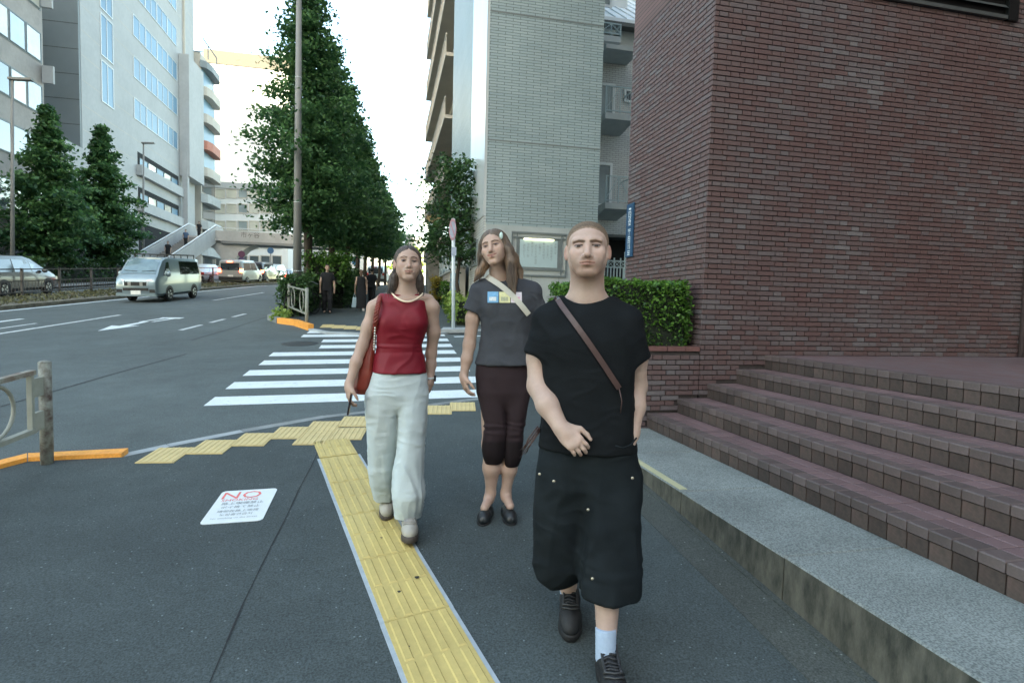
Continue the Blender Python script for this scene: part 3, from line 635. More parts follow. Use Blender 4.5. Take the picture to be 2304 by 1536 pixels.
def win(parent, plane, c, u0, u1, z0, z1, sgn, fm, gm, fr=0.05, nv=1, nh=1, depth=0.05, sill=None):
    """window on an upright plane (plane 'x': x = c, runs in y; plane 'y': y = c, runs in x); sgn is the outward side"""
    def bx(mb, ua, ub, za, zb, d0, d1):
        a, b = sorted((c + sgn * d0, c + sgn * d1))
        if plane == 'x': mb.box(a, b, ua, ub, za, zb)
        else: mb.box(ua, ub, a, b, za, zb)
    mb = MB(); bx(mb, u0, u0 + fr, z0, z1, 0.004, depth); bx(mb, u1 - fr, u1, z0, z1, 0.004, depth); bx(mb, u0 + fr, u1 - fr, z1 - fr, z1, 0.004, depth); bx(mb, u0 + fr, u1 - fr, z0, z0 + fr, 0.004, depth)
    for k in range(1, nv):
        u = u0 + (u1 - u0) * k / nv; bx(mb, u - fr / 2, u + fr / 2, z0 + fr, z1 - fr, 0.004, depth - 0.008)
    for k in range(1, nh):
        z = z0 + (z1 - z0) * k / nh; bx(mb, u0 + fr, u1 - fr, z - fr / 2, z + fr / 2, 0.004, depth - 0.012)
    w = mb.build('window', fm, parent)
    mb = MB(); bx(mb, u0 + fr, u1 - fr, z0 + fr, z1 - fr, 0.002, 0.02); mb.build('pane', gm, w)
    return w
# ---------------- grey tiled apartment block across the side street
YB = 15.2; gx0, gx1 = 2.56, 5.76
gb = thing_building('grey_apartment_building', (gx0, YB, S(gx0, YB)), 'grey tiled apartment block with a lit notice board, across the side street')
zb = S(4, YB) - 0.4; zst = atY(1200, 520, YB).z + 0.12
part('wall', M_gx, gb, (gx0 + 0.02, gx1, YB, 24.0, zst, 30)); 
part('wall_panel', M_metal, gb, (gx0 - 0.05, gx0 + 0.018, YB + 0.03, 17.9, atX(1075, 500, gx0).z, 30))
part('street_wall', M_gy, gb, (gx0 - 0.03, gx0 + 0.018, YB + 0.03, 17.9, zb, atX(1075, 500, gx0).z - 0.003))
part('base_wall', M_stone, gb, (gx0 + 0.02, gx1, YB + 0.001, 24, zb, zst - 0.002))
for x in np.arange(gx0 + 0.55, gx1, 0.78): part('panel_joint', M_trim, gb, (x - .006, x + .006, YB - 0.004, YB + 0.0, zb, zst - 1.35))
for py in (38, 323): 
    z = atY(1200, py, YB).z; part('movement_joint', M_trim, gb, (gx0 + 0.02, gx1, YB - 0.006, YB - 0.001, z - 0.018, z + 0.018))
part('recessed_wall', M_gdk, gb, (gx0 + 0.25, gx0 + 0.5, 17.92, 21.2, zb, 30))
# notice board
q = lambda px, py: atY(px, py, YB)
x0, x1, z1, z0 = q(1150, 560).x, q(1275, 560).x, q(1210, 523).z, q(1210, 622).z
part('board_frame', M_trim, gb, (x0, x1, YB - 0.035, YB - 0.004, z1 - 0.05, z1), (x0, x1, YB - 0.035, YB - 0.004, z0, z0 + 0.045), (x0, x0 + 0.035, YB - 0.034, YB - 0.004, z0 + 0.046, z1 - 0.051), (x1 - 0.035, x1, YB - 0.034, YB - 0.004, z0 + 0.046, z1 - 0.051))
ix0, ix1, iz0, iz1 = x0 + 0.17, x1 - 0.17, z0 + 0.20, z1 - 0.17
part('board_frame', M_trim, gb, (x0 + 0.04, x1 - 0.04, YB - 0.03, YB - 0.004, iz1, iz1 + 0.03), (x0 + 0.04, x1 - 0.04, YB - 0.03, YB - 0.004, iz0 - 0.03, iz0), (ix0 - 0.03, ix0, YB - 0.028, YB - 0.004, z0 + 0.05, z1 - 0.06), (ix1, ix1 + 0.03, YB - 0.028, YB - 0.004, z0 + 0.05, z1 - 0.06))
part('board_case', M_trim, gb, (ix0 + 0.001, ix1 - 0.001, YB - 0.012, YB - 0.002, iz0 + 0.001, iz1 - 0.001))
M_board = mat('board_paper', (0.42, 0.53, 0.54), 0.5, 0.04, 3)
part('notice_sheet', M_board, gb, (ix0 + 0.07, ix1 - 0.10, YB - 0.018, YB - 0.0125, iz0 + 0.05, iz1 - 0.04))
M_lampg = mat('board_lamp', (0.9, 0.9, 0.75), 0.5, emit=(1.0, 0.95, 0.72), emit_s=1.3)
part('board_lamp', M_lampg, gb, (ix0 + 0.18, ix1 - 0.22, YB - 0.05, YB - 0.02, iz1 - 0.038, iz1 - 0.012))
lines = ['お知らせ', 'この街を歩く', 'みなさまへ', '朝の光の中で', '心静かに', '人と人とが出会い', '道はつづく', '今日も一日', 'ありがとう']
for k, t in enumerate(lines):
    xx = ix1 - 0.16 - k * ((ix1 - ix0 - 0.24) / 9.0); zz = iz1 - 0.14 - 0.03 * (k % 3)
    for ch in t[:7]:
        place_text('lettering', ch, 0.075, Matrix.Translation((xx, YB - 0.0195, zz)) @ Matrix.Rotation(R_(90), 4, 'X'), MATS.get('sticker_ink'), gb); zz -= 0.078
# street-side window
win(gb, 'x', gx0 - 0.03, 16.1, 17.2, atX(1070, 600, gx0).z, atX(1070, 545, gx0).z, -1, M_trim, M_g2)
# rear wing with balconies
YW = 19.5; q = lambda px, py: atY(px, py, YW); wx0, wx1 = gx1 + 0.01, 13.0; zg = q(1400, 528).z
part('wing_wall', M_gwing, gb, (wx0, wx1, YW, 24.0, zg, q(1400, 118).z)); part('wing_parapet', M_slab, gb, (wx0, wx1, YW - 0.02, YW + 0.2, q(1400, 118).z + 0.002, q(1400, 98).z))
part('upper_wall', M_stone, gb, (q(1398, 60).x, wx1, YW + 0.01, 24, q(1400, 98).z + 0.002, q(1400, 60).z)); part('open_loft', M_black, gb, (wx0, q(1396, 60).x, YW + 1.0, 24, q(1400, 98).z + 0.002, q(1400, 50).z))
z60, zt2 = q(1400, 62).z, q(1400, -160).z
mb = MB(); mb.add([(wx0, YW - .35, z60 + .12), (wx1, YW - .35, z60 + .12), (wx1, YW + 4.2, zt2), (wx0, YW + 4.2, zt2), (wx0, YW - .35, z60), (wx1, YW - .35, z60), (wx1, YW + 4.2, zt2 - .2), (wx0, YW + 4.2, zt2 - .2)], [(0, 1, 2, 3), (7, 6, 5, 4), (0, 4, 5, 1), (1, 5, 6, 2), (3, 7, 4, 0)]); rf = mb.build('roof', M_roofw, gb)
for x in np.arange(wx0 + .2, wx1, .42):
    mb = MB(); mb.bar((x, YW - .35, z60 + .14), (x, YW + 4.2, zt2 + .02), 0.03, 0.05); mb.build('roof_seam', M_roofw, rf)
part('eave', M_eave, gb, (wx0, wx1, YW - .36, YW - 0.02, z60 - 0.14, z60 - 0.004))
def balcony(pxl, pxr, py_rail, py_slab, depth=1.0):
    xl, xr = q(pxl, py_slab).x, q(pxr, py_slab).x; zr, zs = q(pxr, py_rail).z, q(pxr, py_slab).z
    b = part('balcony', M_slab, gb, (xl, xr, YW - depth, YW - 0.004, zs - 0.20, zs))
    mb = MB(); t = 0.035
    for z in (zr, zs + 0.10): mb.box(xl, xr, YW - depth, YW - depth + t, z - t, z); mb.box(xr - t, xr, YW - depth + t, YW - 0.01, z - t, z)
    for x in (xl + t / 2, xr - t / 2, (xl + xr) / 2): mb.box(x - t / 2, x + t / 2, YW - depth + 0.002, YW - depth + t - 0.002, zs + 0.001, zr - t)
    mb.bar((xl, YW - depth + t / 2, zs + .1), ((xl + xr) / 2, YW - depth + t / 2, zr - .03), 0.02); mb.bar((xr, YW - depth + t / 2, zs + .1), ((xl + xr) / 2, YW - depth + t / 2, zr - .03), 0.02)
    for k in range(1, 14):
        x = xl + (xr - xl) * k / 14; mb.box(x - .006, x + .006, YW - depth + 0.012, YW - depth + 0.024, zs + .1, zr - t)
    mb.build('railing', M_rail, b)
    mb = MB(); mb.add([(xl, YW - depth, zs - .2), (xr, YW - depth, zs - .2), (xr - .1, YW - .01, zs - .44), (xl, YW - .01, zs - .44), (xl, YW - .01, zs - .202), (xr - .1, YW - .01, zs - .202)], [(0, 3, 2, 1), (1, 2, 5), (0, 4, 3)]); mb.build('bracket', M_slab, b)
balcony(1338, 1401, 222, 280); balcony(1338, 1394, 412, 470); balcony(1340, 1385, 70, 98, 0.5)
def door(pxl, pxr, pyt, pyb):
    a, b = q(pxl, pyt), q(pxr, pyb); win(gb, 'y', YW, a.x, b.x, b.z, a.z, -1, M_panel, M_g2, 0.09, 1, 1, 0.06)
door(1318, 1381, 183, 276); door(1318, 1374, 363, 466); door(1318, 1376, 0 - 20, 20)
a, b = q(1404, 200), q(1429, 233); win(gb, 'y', YW, a.x, b.x, b.z, a.z, -1, M_panel, M_g1, 0.07)
a, b = q(1338, 124), q(1410, 148); mb = MB(); mb.add([(a.x, YW - 1.1, b.z), (b.x, YW - 1.1, b.z), (b.x, YW - .01, b.z), (a.x, YW - .01, b.z), (a.x, YW - 1.1, b.z + .14), (b.x - .1, YW - 1.1, b.z + .14), (b.x - .5, YW - .01, a.z + .15), (a.x, YW - .01, a.z + .15)], [(3, 2, 1, 0), (4, 5, 6, 7), (0, 1, 5, 4), (1, 2, 6, 5), (3, 0, 4, 7)]); mb.build('canopy', M_slab, gb)
part('garage', M_black, gb, (wx0, wx1, YW + 1.0, 24, zb, zg - 0.002)); part('ceiling_beam', M_eave, gb, (wx0, wx1, YW + 0.002, YW + 0.9, zg - 0.1, zg - 0.004))
# ---------------- fence of blue-grey bars in front of the garage
YFN = 15.9; q = lambda px, py: atY(px, py, YFN)
fn = empty('metal_fence', (6.4, YFN, S(6.4, YFN)), 'pale blue metal fence with crossed top panels behind the hedge', 'fence')
fx0, fx1, ft = q(1352, 600).x, q(1500, 600).x, q(1400, 588).z; fm = q(1400, 602).z; fb = S(7, YFN)
for z in (ft, fm, fb + 0.15): part('rail', M_rail, fn, (fx0, fx1, YFN - .02, YFN + .02, z - .02, z + .02))
k = 0; x = fx0
while x < fx1:
    mb = MB(); mb.box(x - .016, x + .016, YFN - .055, YFN - .022, fb + .02, ft + (.09 if k % 2 == 0 else -.2)); mb.build('bar', M_rail, fn)
    if k % 2 == 0:
        for s in (-1, 1): mb = MB(); mb.bar((x, YFN - .015, fm if s > 0 else ft), (x + .2, YFN - .015, ft if s > 0 else fm), .014); mb.build('cross_bar', M_rail, fn)
    x += 0.10; k += 1
mb = MB(); pxx = q(1405, 600).x; mb.box(pxx - .04, pxx + .04, YFN - .11, YFN - .056, fb, ft + .2); mb.ball((pxx, YFN - .08, ft + .24), .055, .055, .05); mb.build('post', M_rail, fn)
# ---------------- farther buildings on the right side of the street
h2 = thing_building('white_apartment_building', (3.2, 21.5, S(3, 21.5)), 'white apartment block with narrow slot windows behind the grey block')
part('wall', M_panel, h2, (2.75, 9, 21.3, 25.6, S(3, 21) - 0.5, 32)); 
for k in range(3): part('window', M_g1, h2, (2.742, 2.749, 22.0 + 1.05 * k, 22.25 + 1.05 * k, 8.5 - 1.2 * k, 13.0 - 1.6 * k))
# circle-and-stroke relief on the wall
mb = MB(); mb.tube([(2.74, 23.5 + 1.1 * math.cos(t), 15.5 + 2.6 * math.sin(t)) for t in np.linspace(0.4, 5.4, 24)], 0.05, 6); mb.build('wall_emblem', M_trim, h2)
h3 = thing_building('balcony_apartment_building', (3.4, 30, S(3, 30)), 'tall beige apartment block with stacked balconies at the far right of the street')
part('wall', M_bei, h3, (3.4, 12, 26.0, 44.0, S(3, 26) - .5, 34))
for k in range(11):
    z = 4.6 + 2.75 * k; b = part('balcony', M_bei, h3, (2.45, 3.39, 26.2, 40.0, z, z + 0.16))
    mb = MB(); mb.box(2.45, 2.5, 26.2, 40, z + .9, z + .98)
    for y in np.arange(26.3, 40, .45): mb.box(2.46, 2.49, y, y + .12, z + .161, z + .899)
    mb.build('railing', M_bei, b); part('window', M_g1, h3, (3.385, 3.396, 27.0, 39.5, z + .2, z + 2.2))
# low cream garden wall with glazed fence, stone gate pillar
gw = empty('garden_wall', (2.2, 19.5, S(2.2, 19.5)), 'low cream garden wall with glazed panels past the white pole', 'wall')
M_cream = mat('cream_render', (0.52, 0.46, 0.41), 0.75, 0.06, 1.5)
part('wall', M_cream, gw, (2.28, 2.46, 18.2, 27.0, S(2, 18) - .3, S(2, 22) + 1.3)); part('coping', M_stone, gw, (2.22, 2.5, 18.15, 27.05, S(2, 22) + 1.302, S(2, 22) + 1.38))
for k in range(5): win(gw, 'x', 2.40, 19.8 + 1.35 * k, 21.0 + 1.35 * k, S(2, 22) + 1.39, S(2, 22) + 2.6, -1, M_rail, M_g2, 0.05)
gp = empty('stone_pillar', (2.6, 29.5, S(2.6, 29.5)), 'rough grey stone gate pillar topped by a lantern box and plants', 'pillar')
M_rock = mat('rough_stone', (0.19, 0.19, 0.175), 0.9, 0.3, 2.5, bump=1.0, bscale=8)
xa, xb = atY(962, 600, 29.5).x, atY(992, 600, 29.5).x; zt = atY(975, 560, 29.5).z
part('shaft', M_rock, gp, (xa, xb, 29.5, 31.0, S(2, 29) - .3, zt)); part('upper_shaft', M_rock, gp, (xa + .12, xb - .05, 29.6, 30.8, zt + .002, atY(975, 515, 29.5).z))
M_lant = mat('lantern_box', (0.62, 0.45, 0.25), 0.6, 0.1, 3); mb = MB(); a = atY(960, 484, 29.4); b = atY(992, 500, 29.4)
mb.add([(a.x, 29.3, a.z), (b.x, 29.3, a.z), (b.x, 30.4, a.z), (a.x, 30.4, a.z), (a.x + .06, 29.4, b.z), (b.x - .06, 29.4, b.z), (b.x - .06, 30.3, b.z), (a.x + .06, 30.3, b.z)], [(0, 1, 2, 3), (7, 6, 5, 4), (4, 5, 1, 0), (5, 6, 2, 1), (6, 7, 3, 2), (7, 4, 0, 3)]); mb.build('lantern', M_lant, gp)
gt = empty('blue_gate', (2.6, 17.98, S(2.6, 18)), 'pale blue garage gate beside the grey block', 'gate')
for k in range(9): part('slat', M_g3, gt, (2.42 + .0, 2.47, 18.0 - .0 + 0.0 - k * 0.0 + 0.0, 18.02, S(2, 18) + .05 + .17 * k, S(2, 18) + .20 + .17 * k)) if False else part('slat', mat('gate_blue', (0.20, 0.34, 0.42), 0.5, 0.08, 3), gt, (1.98, 2.27, 18.22, 18.26, S(2, 18) + .05 + .15 * k, S(2, 18) + .185 + .15 * k))
# ---------------- left side of the street
XL = -24.0
t0 = thing_building('brown_office_building', (XL, 40, S(XL, 40)), 'brown office building with bands of windows at the left edge')
part('wall', M_brn, t0, (XL - 20, XL, 26.0, 47.6, S(XL, 26) - .5, 30))
yA, yB2 = 26.2, 47.4
for k in range(7):
    z = S(XL, 44) + 4.6 + 3.62 * k
    part('window_band', M_dkc, t0, (XL + .004, XL + .03, yA, yB2, z - .08, z + 2.02))
    y = yA
    while y < yB2 - 1.0:
        win(t0, 'x', XL + 0.031, y + .04, y + 1.72, z, z + 1.95, 1, M_dkc, (M_g4, M_g2, M_g1, M_g4)[random.randrange(4)], 0.06, 1, 1, 0.05); y += 1.76
part('canopy', M_wht, t0, (XL + .01, XL + 2.2, 30, 46.5, S(XL, 40) + 3.0, S(XL, 40) + 3.9)); part('shop_front', M_g1, t0, (XL + .006, XL + .02, 27, 46.8, S(XL, 40) + .2, S(XL, 40) + 2.9))
for k in range(4): part('side_sign', M_wht, t0, (XL + .05, XL + .75, 47.3, 47.5, 11.5 + 5.2 * k, 12.7 + 5.2 * k))
tw = thing_building('white_office_tower', (XL, 52, S(XL, 52)), 'big white office tower with blue glass bands and a dark grey end wall')
yq = lambda px: atX(px, 400, XL).y
yT0, yT1 = yq(187), yq(438); zp = atX(187, 338, XL).z
part('end_wall', M_dkc, tw, (XL - 24, XL - .03, yT0 - .25, yT0 - .002, zp, 52)); part('wall', M_wht, tw, (XL - 24, XL, yT0, yT1, S(XL, 50) - .5, 52))
for z in np.arange(zp + 1.9, 50, 1.95): part('joint', M_eave, tw, (XL - 24, XL - .04, yT0 - .256, yT0 - .2515, z - .03, z + .03))
for z in np.arange(S(XL, 60) + 4, 50, 1.95): part('joint', M_bei, tw, (XL + .001, XL + .004, yT0 + .1, yT1 - .1, z - .025, z + .025))
part('podium', M_wht, tw, (XL - 24, XL + .25, yT0 - 4.5, yT0 - .26, S(XL, 50) - .5, zp - .004)); part('podium_cornice', M_bei, tw, (XL - 24, XL + .4, yT0 - 4.7, yT0 - .262, zp - 3.4, zp - 3.0))
for x in np.arange(-8, 12, 1.3): part('pilaster', M_panel, tw, (XL + .252, XL + .55, yT0 - 4.4 + (x + 8) * .2, yT0 - 3.9 + (x + 8) * .2, S(XL, 50), zp - 3.41))
ya, yb = yq(231), yq(258)
for k in range(9):
    z = 19.3 + 3.9 * k - 3.9
    if k > 0: win(tw, 'x', XL, ya, yb, z - .9, z + 2.6, 1, M_panel, M_g3, 0.08, 2, 1, 0.06)
ya, yb = yq(303), yq(400); n = 4
for k in range(9):
    z = 19.0 + 3.9 * k
    for i in range(n):
        y0_, y1_ = ya + (yb - ya) * i / n, ya + (yb - ya) * (i + 1) / n
        win(tw, 'x', XL, y0_, y1_ - .05, z, z + 2.0, 1, M_panel, M_g3, 0.06, 2, 1, 0.06)
for k in range(3):
    z = 30.7 + 3.9 * k; win(tw, 'x', XL, yq(278), ya - .06, z, z + 2.0, 1, M_panel, M_g3, 0.06, 2, 1, 0.06)
part('downpipe', M_bei, tw, (XL + .005, XL + .2, yq(414), yq(416), 8, 52))
ya, yb = yq(310), yq(401)
for (pa, pb) in ((342, 372), (420, 452), (500, 566)):
    za, zb_ = atX(311, pb, XL).z, atX(311, pa, XL).z
    part('recess', M_black, tw, (XL + .005, XL + .03, ya, yb, za, zb_)); part('recess_sill', M_wht, tw, (XL + .005, XL + .5, ya - .3, yb + .4, za - 1.0, za - .01))
    if pa < 480:
        for i in range(5): win(tw, 'x', XL + .031, ya + .3 + (yb - ya - .6) * i / 5, ya + .2 + (yb - ya - .6) * (i + 1) / 5, za + .05, za + (zb_ - za) * .62, 1, M_eave, (M_g3, M_g4)[i % 2], 0.05)
part('corner_pillar', M_wht, tw, (XL + .3, XL + .9, yb + .3, yb + .9, S(XL, 70), 19)); part('overhang', M_wht, tw, (XL + .02, XL + 1.1, yq(404), yT1, atX(404, 395, XL).z, atX(404, 395, XL).z + 14))
bz = thing_building('balcony_tower', (XL, 82, S(XL, 82)), 'slender tower with rounded beige balconies behind the white office tower')
y0_, y1_ = 81.0, 87.0; zt = atX(440, 104, XL + .5).z
part('wall', M_bei, bz, (XL - 15, XL + .5, y0_, y1_, S(XL, 80), zt)); part('roof_rail', M_dkc, bz, (XL - 3, XL + .9, y0_ - .1, y0_, zt + .003, zt + .1), (XL + .8, XL + .9, y0_ - .09, y1_, zt + 1.7, zt + 1.8), (XL + .8, XL + .9, y0_ + 2, y0_ + 2.1, zt + .003, zt + 1.69), (XL + .8, XL + .9, y1_ - .2, y1_ - .1, zt + .003, zt + 1.69))
k = 0; z = zt - 1.2
M_rust = mat('rust_band', (0.42, 0.16, 0.11), 0.7, 0.15, 1)
while z > 8:
    part('glazing', M_g3 if k < 4 else M_g1, bz, (XL + .505, XL + .56, y0_ + .4, y1_ - .2, z - 2.6, z - .62))
    mb = MB(); pl_ = [(XL + .51, y0_ - .2), (XL + 1.2, y0_ + .3), (XL + 1.5, y0_ + 1.5), (XL + 1.5, y1_ - 1), (XL + 1.2, y1_), (XL + .51, y1_)]
    mb.prism(pl_, z - .6, z + (.5 if k else .25)); mb.build('balcony', (M_dkc, M_bei, M_bei, M_rust, M_bei, M_slab, M_slab, M_slab, M_bei, M_rust, M_bei, M_bei)[k % 12], bz)
    z -= 3.4; k += 1
b4 = thing_building('tall_white_building', (-20, 112, S(-20, 110)), 'tall sunlit white building with a beige top band far down the street')
xa, xb = atY(462, 300, 112).x, atY(652, 300, 112).x; zt, zc = atY(540, 120, 112).z, atY(540, 150, 112).z
part('wall', M_panel, b4, (xa, xb, 112, 125, 0, zc)); part('top_band', mat('top_band_beige', (0.095, 0.09, 0.078), .8), b4, (xa - .2, xb + .2, 111.8, 125, zc + .003, zt))
b5 = thing_building('white_shop_building', (-16, 92, S(-16, 90)), 'sunlit white building with rows of square windows behind the footbridge')
xa, xb = atY(480, 480, 92).x, atY(648, 480, 92).x; zt = atY(540, 420, 92).z
part('wall', M_panel, b5, (xa, xb, 92, 104, 0, zt)); part('parapet', M_wht, b5, (xa - .1, xb + .1, 91.8, 92.0, zt - .4, zt + .5))
q = lambda px, py: atY(px, py, 92)
for (pa, pb) in ((425, 447), (458, 481), (496, 520), (545, 560), (574, 600)):
    for i in range(6):
        a, b = q(484 + 25.5 * i, pa), q(484 + 25.5 * i + 23, pb); win(b5, 'y', 92, a.x, b.x, b.z, a.z, -1, M_bei, (M_g4, M_g4, M_g2)[i % 3] if pa < 530 else M_g1, 0.12, 1, 1, 0.12)
b6 = thing_building('blue_glass_tower', (-10, 128, S(-10, 120)), 'pale blue glass tower showing through the street tree')
xa, xb = atY(612, 300, 128).x, atY(662, 300, 128).x
part('wall', M_g3, b6, (xa, xb, 128, 140, 0, atY(640, 128, 128).z))
for z in np.arange(6, 55, 3.6): part('floor_band', mat('tower_band', (0.42, 0.56, 0.64), 0.4), b6, (xa, xb, 127.9, 127.99, z, z + .6))
b7 = thing_building('distant_glass_tower', (12, 160, S(12, 150)), 'distant pale glass tower at the end of the street')
xa, xb = atY(944, 450, 160).x, atY(968, 450, 160).x; part('wall', mat('distant_glass', (0.50, 0.63, 0.70), 0.3, 0.1, .1), b7, (xa, xb, 160, 172, 0, atY(955, 405, 160).z))
for z in np.arange(8, 40, 4): part('floor_band', M_panel, b7, (xa, xb, 159.9, 159.99, z, z + .5))
b8 = thing_building('end_house', (9, 120, S(9, 120)), 'low grey buildings closing the far end of the street')
for (pa, pb, pt, Y) in ((660, 760, 520, 118), (756, 890, 540, 116), (884, 948, 530, 122), (930, 1010, 548, 119)):
    a, b = atY(pa, pt, Y), atY(pb, pt, Y); part('wall', (M_wht, M_bei, M_stone, M_wht)[int(pa) % 4], b8, (a.x, b.x, Y, Y + 8, 0, a.z))
    for i in range(4): part('window', M_g1, b8, (a.x + (b.x - a.x) * (i + .2) / 4, a.x + (b.x - a.x) * (i + .75) / 4, Y - .08, Y - .01, a.z - 2.6, a.z - 1.2))
# ---------------- footbridge over the road
YFB = 64.0; q = lambda px, py: atY(px, py, YFB); fbz = S(-14, YFB)
fb_ = empty('footbridge', (-14, YFB, fbz), 'pale concrete footbridge with a curved pier and stairs across the road', 'footbridge')
M_br = mat('bridge_concrete', (0.40, 0.385, 0.36), 0.75, 0.10, 0.7, fine=0.05, fscale=4); M_brd = mat('bridge_soffit', (0.22, 0.215, 0.205), 0.8, 0.12, 1)
xL, xR = q(470, 540).x, q(920, 540).x; zt, zl = q(600, 524).z, q(600, 546).z
part('girder', M_br, fb_, (xL, xR, YFB, YFB + 0.25, zl, zt)); part('girder', M_br, fb_, (xL, xR, YFB + 3.0, YFB + 3.25, zl, zt)); part('deck', M_brd, fb_, (xL, xR, YFB + .252, YFB + 2.998, zl + .1, zl + .35)); part('lower_flange', M_brd, fb_, (xL + 1.2, xR, YFB + .02, YFB + 3.2, zl - .25, zl - .003))
px0, px1 = q(500, 580).x, q(522, 580).x
mb = MB(); zc_ = zl - .004; sh = [(px0 - 2.0, zc_), (px1 + 2.6, zc_), (px1 + 1.2, zc_ - .7), (px1 + .35, zc_ - 1.6), (px1 + .1, zc_ - 2.6), (px1 + .1, fbz - .5), (px0, fbz - .5), (px0, zc_ - 2.6), (px0 - .3, zc_ - 1.6), (px0 - 1.0, zc_ - .7)]
n = len(sh); mb.add([(x, YFB + .35, z) for x, z in sh] + [(x, YFB + 2.9, z) for x, z in sh], [tuple(range(n)), tuple(range(2 * n - 1, n - 1, -1))] + [(i, n + i, n + (i + 1) % n, (i + 1) % n) for i in range(n)]); mb.build('pier', M_br, fb_)
place_text('lettering', '市ヶ谷', 0.62, Matrix.Translation((q(563, 532).x, YFB - .012, q(563, 530).z)) @ Matrix.Rotation(R_(90), 4, 'X'), mat('bridge_ink', (0.10, 0.095, 0.09), 0.7), fb_)
part('deck_rail', M_panel, fb_, (xL, xR, YFB + .08, YFB + .16, zt + .28, zt + .36), (xL, xR, YFB + 3.08, YFB + 3.16, zt + .28, zt + .36))
# stairs come down towards the viewer along the left pavement
sx0, sx1 = q(398, 520).x + 1.0, q(470, 520).x + .4; ya_, yb_ = YFB + .6, YFB - 15.5; zt_, zb2 = zl + .35, S(-20, yb_) + .1
ns = 26
for i in range(ns):
    y = ya_ + (yb_ - ya_) * i / ns; z = zt_ + (zb2 - zt_) * i / ns; part('stair_tread', M_brd, fb_, (sx0, sx1, y + (yb_ - ya_) / ns, y, z - .28, z))
for x in (sx0 - .2, sx1):
    mb = MB(); v = []
    for (y, dz0, dz1) in ((ya_ + 2.4, -.5, 1.15), (ya_, -.5, 1.15), (yb_ + 8, -.4, 1.05), (yb_, -.3, 1.0)):
        z = zt_ + (zb2 - zt_) * max(0, (y - ya_) / (yb_ - ya_)); v.append((y, z + dz0, z + dz1))
    for (y, a, b) in v: pass
    mb.add([(xx, y, z) for (y, a, b) in v for z in (a, b) for xx in (x, x + .2)], [])
    fs = []
    for i in range(len(v) - 1):
        o_ = 4 * i; fs += [(o_, o_ + 4, o_ + 6, o_ + 2), (o_ + 1, o_ + 3, o_ + 7, o_ + 5), (o_ + 2, o_ + 6, o_ + 7, o_ + 3), (o_, o_ + 1, o_ + 5, o_ + 4)]
    e = 4 * (len(v) - 1); fs += [(0, 2, 3, 1), (e, e + 1, e + 3, e + 2)]
    mb.f = []; mb.mi = []; vv = mb.v; mb.v = []; mb.add(vv, fs); pp = mb.build('stair_parapet', M_br, fb_)
    mb = MB(); mb.tube([(x + .1, y, b + .16) for (y, a, b) in v], .05, 6); mb.build('handrail', M_panel, pp)
part('landing', M_br, fb_, (sx0 - .2, xL + .6, YFB - .3, YFB + 3.3, zl - .1, zl + .33) )
for y in (YFB - 5, YFB - 10): part('stair_post', M_br, fb_, ((sx0 + sx1) / 2 - .3, (sx0 + sx1) / 2 + .3, y, y + .5, S(-20, y), zt_ + (zb2 - zt_) * (y - ya_) / (yb_ - ya_) - .5))
rx0, rx1 = q(884, 560).x, q(926, 560).x; part('end_tower', M_br, fb_, (rx0, rx1, YFB - 3, YFB + 3.4, S(2, YFB) - .5, q(900, 534).z)); part('end_window', M_black, fb_, (q(887, 545).x + .2, q(893, 545).x + .2, YFB - 3.02, YFB - 3.004, q(890, 548).z, q(890, 541).z))
# ---------------- an unseen block, added behind the viewer to shade the near street
ob = thing_building('unseen_shade_block', (-45, -110, -6), 'broad unseen block added behind the viewer to shade the near street')
part('wall', M_brn, ob, (-135, 45, -130, -110, -10, 92))
for k in range(20): part('window_band', M_g1, ob, (-134, 44, -109.98, -109.9, 3 + 4.3 * k, 5.2 + 4.3 * k))
# ================================================================ TREES, HEDGES AND OTHER PLANTS
RG = np.random.default_rng(11)
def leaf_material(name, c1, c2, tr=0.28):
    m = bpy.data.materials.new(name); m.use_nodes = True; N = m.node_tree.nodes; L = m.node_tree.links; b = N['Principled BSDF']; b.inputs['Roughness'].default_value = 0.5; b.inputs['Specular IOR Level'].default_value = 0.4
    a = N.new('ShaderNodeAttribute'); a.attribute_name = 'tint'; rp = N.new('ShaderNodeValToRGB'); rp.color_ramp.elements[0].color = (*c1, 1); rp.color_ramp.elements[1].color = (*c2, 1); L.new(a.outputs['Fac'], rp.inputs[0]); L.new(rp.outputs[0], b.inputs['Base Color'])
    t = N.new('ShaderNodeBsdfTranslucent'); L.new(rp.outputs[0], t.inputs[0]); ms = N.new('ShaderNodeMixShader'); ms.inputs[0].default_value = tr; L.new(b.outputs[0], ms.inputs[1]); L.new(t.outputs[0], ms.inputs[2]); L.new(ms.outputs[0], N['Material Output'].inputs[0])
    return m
M_leaf = leaf_material('street_tree_leaf', (0.030, 0.092, 0.036), (0.120, 0.245, 0.078), .35); M_leafd = leaf_material('dark_leaf', (0.022, 0.062, 0.022), (0.060, 0.130, 0.035))
M_hedge = leaf_material('hedge_leaf', (0.016, 0.062, 0.016), (0.125, 0.27, 0.035), 0.25); M_bush = leaf_material('bush_leaf', (0.030, 0.085, 0.016), (0.10, 0.22, 0.03))
M_gold = leaf_material('gold_leaf', (0.16, 0.13, 0.02), (0.36, 0.27, 0.03)); M_lime = leaf_material('pale_leaf', (0.12, 0.22, 0.03), (0.30, 0.40, 0.10))
M_bark = mat('bark', (0.055, 0.043, 0.034), 0.95, 0.3, 6, bump=1.0, bscale=14, stretch=(1, 1, 0.25))
